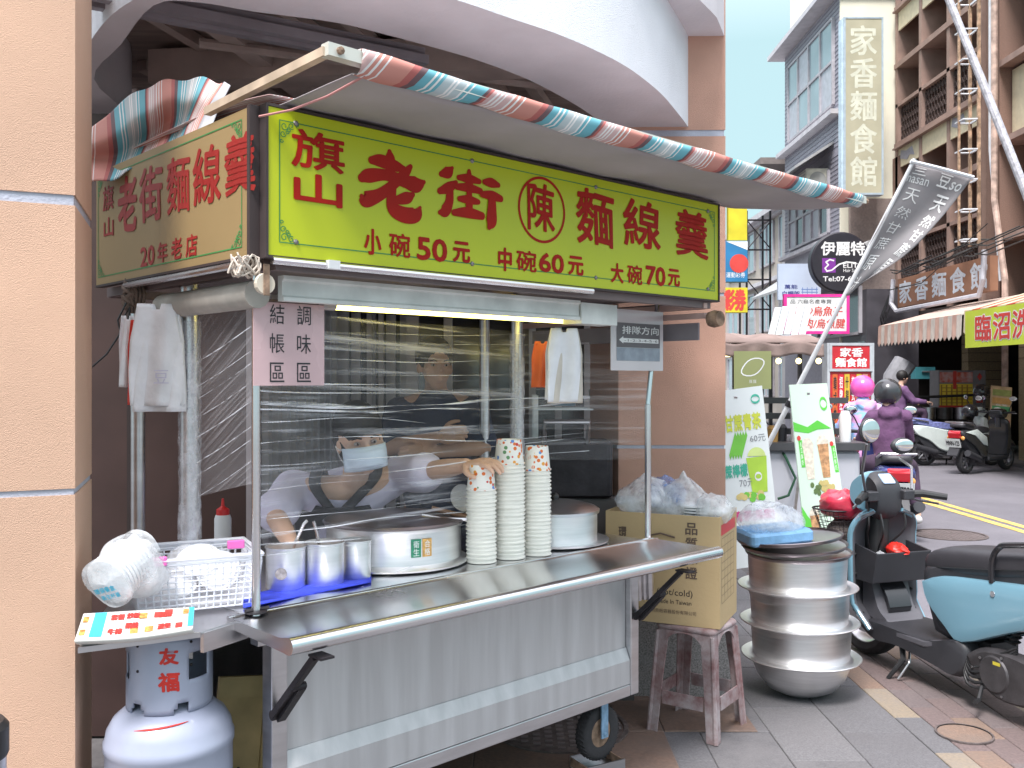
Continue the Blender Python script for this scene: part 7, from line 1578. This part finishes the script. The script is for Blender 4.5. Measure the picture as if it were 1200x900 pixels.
# head pod
b = B(); slab(b, smooth2([(-.02, .78), (.055, .84), (.05, .93), (-.01, .985), (-.07, .99), (-.06, .80)]), -.088, .088, .07, .05); b.obj('head_cover', bluesc, ns_, smooth=True)
b = B(); slab(b, smooth2([(-.055, .79), (-.065, .99), (-.13, .985), (-.175, .92), (-.175, .80), (-.12, .75)]), -.078, .078, .07, .05); b.obj('dash_housing', satin, ns_, smooth=True)
b = B(Matrix.Translation((-.142, .0, .968)) @ Matrix.Rotation(-.75, 4, 'Y')); b.rbox((-.035, -.04, 0), (.035, .04, .006), .01); b.obj('dash_screen', M('dash_screen', (.35, .45, .6), .15), ns_)
B().ball((.05, 0, .89), .055, 16, 10, ex=.35).obj('headlight', MATS['lamp_glass'], ns_, smooth=True)
for s_ in (-1, 1):
    B().tube([(-.13, s_*.09, .88), (-.19, s_*.19, .89), (-.27, s_*.285, .875)], [.020, .021, .018], 10).obj('grip', black, ns_, smooth=True)
    B().rbox((-.20, s_*.115-.025, .86), (-.13, s_*.115+.045, .91), .012).obj('switch_block', satin, ns_); B().tube([(-.13, s_*.13, .87), (-.15, s_*.19, .85), (-.22, s_*.275, .835)], .007, 6).obj('brake_lever', alloyd, ns_, smooth=True)
    mc = V3(-.30, .24, 1.24) if s_ > 0 else V3(.02, -.24, 1.13)
    b = B(); b.tube([(-.16, s_*.15, .91), (-.22 if s_ > 0 else -.08, s_*.22, 1.02), (mc.x+.02, mc.y, mc.z-.07)], .0075, 8); mo = b.obj('mirror_stalk', alloyd, ns_, smooth=True)
    b = B(); b.ball(tuple(mc), .066, 22, 12, ex=.3, ey=.95, ez=1.0) if s_ > 0 else b.ball(tuple(mc), .075, 22, 12, ex=.4, ey=1.0, ez=.62)
    m_ = b.obj('mirror', satin, ns_, smooth=True)
    g_ = B(); g_.ball((mc.x-.012, mc.y, mc.z), .058, 22, 12, ex=.18, ey=.95, ez=1.02) if s_ > 0 else g_.ball((mc.x-.022, mc.y, mc.z+.006), .062, 22, 12, ex=.2, ey=1.0, ez=.55); g_.obj('mirror_glass', mirg, m_, smooth=True)
for k, P_ in enumerate(([(-.12, .1, .86), (-.16, .13, .74), (-.1, .09, .66), (-.08, .05, .55)], [(-.12, -.1, .86), (-.17, -.10, .72), (-.1, -.06, .62)], [(-.14, .05, .82), (-.19, .06, .70), (-.13, .04, .60), (-.07, .0, .5)])): B().tube([tuple(q) for q in dense(P_, 6)], .006, 6).obj('brake_cable', black, ns_, smooth=True)
# floor and skirts
b = B(); b.loft([[(-.22, -.16, .20), (-.22, .16, .20), (-.22, .16, .235), (-.22, -.16, .235)], [(-.60, -.17, .205), (-.60, .17, .205), (-.60, .17, .24), (-.60, -.17, .24)], [(-.80, -.15, .26), (-.80, .15, .26), (-.80, .15, .29), (-.80, -.15, .29)]]); bev(b.obj('floorboard', greyin, ns_), .008)
b = B(); slab(b, smooth2([(-.10, .20), (-.20, .245), (-.60, .245), (-.82, .295), (-.86, .20), (-.80, .12), (-.66, .135), (-.40, .16), (-.22, .15)]), -.165, .165, .03, .03); b.obj('belly_cover', satin, ns_, smooth=True)
# rear body, panels, seat
b = B(); slab(b, smooth2([(-.60, .28), (-.52, .56), (-.70, .62), (-1.10, .68), (-1.50, .74), (-1.72, .70), (-1.66, .60), (-1.35, .50), (-1.0, .38), (-.80, .26)]), -.135, .135, .04, .05); b.obj('rear_body', satin, ns_, smooth=True)
pan = [(-.565, .52), (-.60, .43), (-.72, .33), (-.82, .285), (-1.10, .40), (-1.38, .51), (-1.60, .62), (-1.45, .635), (-1.20, .625), (-.95, .60), (-.70, .57)]
for s_ in (-1, 1):
    b = B(); D_ = dense(pan+[pan[0]], 3)[:-1]; cx, cz = -1.0, .49
    def rg_(k, y): return [(cx+(p[0]-cx)*k, s_*y, cz+(p[1]-cz)*k) for p in D_]
    b.loft([rg_(1, .118), rg_(1, .146), rg_(.965, .160), rg_(.80, .168), rg_(.4, .171), rg_(.02, .171)]); b.obj('side_panel', bluesc, ns_, smooth=True, ang=30)
    B().lathe([(.001, 0), (.013, 0), (.013, .004), (.001, .004)], (-1.02, s_*.171, .555), 14, axis=1).obj('panel_badge', steel, ns_)
# seat as rings along its length
sr = []
for x, zb2, zt2, w_ in ((-.50, .575, .60, .05), (-.515, .545, .635, .09), (-.56, .53, .675, .12), (-.70, .555, .715, .142), (-.90, .585, .73, .150), (-1.05, .61, .75, .152), (-1.25, .64, .775, .145), (-1.50, .685, .80, .125), (-1.62, .72, .80, .09), (-1.66, .75, .785, .04)):
    ring = []
    for k in range(16):
        q = 6.2832*k/16; c_, s_2 = math.cos(q), math.sin(q); yy = math.copysign(abs(c_)**.55, c_)*w_; zz = (zb2+zt2)/2+math.copysign(abs(s_2)**.6, s_2)*(zt2-zb2)/2; ring.append((x, yy, zz))
    sr.append(ring)
b = B().loft(sr); st_ = b.obj('seat', seatm, ns_, smooth=True, ang=60); subd(st_, 1)
for s_ in (-1, 1): B().tube([(x, s_*(w_+.001), z) for x, w_, z in ((-.56, .112, .585), (-.70, .138, .61), (-.90, .147, .64), (-1.05, .149, .665), (-1.25, .142, .70), (-1.5, .12, .735))], .003, 5).obj('seat_piping', black, st_)
b = B(); P_ = [(-1.00, .155, .60), (-1.01, .165, .70), (-1.05, .165, .765), (-1.14, .165, .79), (-1.60, .14, .86), (-1.72, .0, .875), (-1.60, -.14, .86), (-1.14, -.165, .79), (-1.05, -.165, .765), (-1.01, -.165, .70), (-1.0, -.155, .60)]; b.tube([tuple(p) for p in dense(P_, 5)], .013, 10); b.obj('grab_rail', glossb, ns_, smooth=True)
b = B(); slab(b, [(-1.20, .66), (-1.30, .72), (-1.42, .70), (-1.30, .63)], .128, .146, .03, .006); b.obj('tail_light', redl, ns_)
B().ball((-1.75, 0, .68), .05, 12, 8, ey=2).obj('tail_light', redl, ns_, smooth=True)
# drive unit
eng = M('drive_casing', (.07, .065, .07), .5, .4, .2, 14, .1, 60)
b = B(); slab(b, smooth2([(-.84, .24), (-.95, .30), (-1.15, .31), (-1.36, .26), (-1.38, .17), (-1.20, .10), (-1.02, .09), (-.90, .15)]), .085, .165, .05, .03); e_ = b.obj('drive_unit', eng, ns_, smooth=True)
B().lathe([(.001, .0), (.075, 0), (.085, -.01), (.09, -.02)], (-1.02, .172, .20), 28, axis=1).obj('drive_cover', eng, e_, smooth=True); B().lathe([(.001, .0), (.022, 0)], (-1.28, .172, .22), 16, axis=1).obj('drive_cap', steel, e_)
bt_ = B()
for k in range(9): q = 6.28*k/9; bt_.lathe([(.001, .004), (.006, .004), (.006, 0)], (-1.10+math.cos(q)*.20, .168, .20+math.sin(q)*.085), 8, axis=1)
tag(bt_.obj('casing_bolts', steel, e_), kind='stuff')
B().box((-1.06, .168, .245), (-1.02, .1725, .26)).obj('yellow_label', M('yellow_label', (.6, .5, .05), .5), e_)
B().box((-.92, -.08, .20), (-.70, .08, .30)).obj('battery_tray', black, ns_)
b = B(); b.tube([(-1.06, .10, .34), (-1.12, .10, .56)], .018, 8)
for k in range(9): b.lathe([(.026, -.006), (.034, 0), (.026, .006)], (-1.06-.0065*k, .10, .35+.022*k), 14)
b.obj('shock_absorber', black, ns_, smooth=True)
for k in range(6):
    z0 = .28-.018*k; B().tube([tuple(q) for q in dense([(-.80, .12, .30-.01*k), (-.88, .15+.005*k, .22-.02*k), (-1.0, .16, .27-.025*k), (-1.12, .14, .34-.01*k)], 5)], .0075, 6).obj('hose', black, ns_, smooth=True)
B().tube([(-.95, .16, .13), (-.99, .22, .085), (-1.01, .26, .085)], .010, 6).obj('foot_peg', black, ns_); B().tube([(-.40, .12, .15), (-.44, .15, .10), (-.40, .21, .0)], [.016, .014, .010], 8).obj('side_stand', black, ns_, smooth=True)
B().tube([(-.43, .10, .15), (-.47, .14, .09), (-.45, .19, .01)], .006, 6).obj('stand_spring', steel, ns_); B().tube([(-.44, -.12, .15), (-.5, -.13, .03)], .014, 8).obj('center_stand', black, ns_)
# basket with bags
bk_ = B(); 
def bc_(u, v): 
    q = 6.2832*u; r_ = .085+.06*v; sx = math.copysign(abs(math.cos(q))**.6, math.cos(q)); sy = math.copysign(abs(math.sin(q))**.6, math.sin(q)); return (.19+sx*r_*.85, sy*r_*1.25, .56+.21*v)
for k in range(28): bk_.tube([bc_(k/28, 0), bc_(k/28, 1)], .0018, 4)
for k in range(8): bk_.tube([bc_(j/28, k/7) for j in range(28)], .0018 if k < 7 else .005, 4, closed=True)
tag(bk_.obj('wire_basket', blackm, ns_), kind='stuff')
nb2 = bagobj('net_bag', 'black net bag stuffed in the front basket of the blue scooter', (1.96, 5.16, 0), .1, .9, 41, M('net_fabric', (.06, .045, .045), .8, 0, .9, 160, col2=(.22, .19, .18)), amp=.12)
MW = ns_.matrix_basis.copy()
R3 = Matrix.Translation((1.96, 5.16, 0)) @ Matrix.Rotation(math.atan2(.949, -.316), 4, 'Z')
nb2.location = R3 @ V3(.19, .0, .57); rb2 = bagobj('pink_raincoat', 'bright pink-red shiny raincoat bundled on top of the scooter basket', R3 @ V3(.18, .02, .72), .15, .62, 43, M('pink_red_vinyl', (.62, .04, .08), .3, 0, .15, 9, .3, 30, coat=.4), amp=.22, cat='raincoat')
rg2 = bagobj('red_glove', 'small red plastic bag lying in the inner tray of the blue scooter', R3 @ V3(-.20, -.02, .57), .05, .9, 47, M('bright_red_plastic', (.75, .03, .02), .4, 0, .1, 9), amp=.3); rg2.scale = (1, 1.7, .8)
cb2 = bagobj('clear_bag', 'clear crumpled bag lying in the inner tray beside the red one', R3 @ V3(-.19, .08, .52), .05, .8, 49, bagclear, amp=.3)
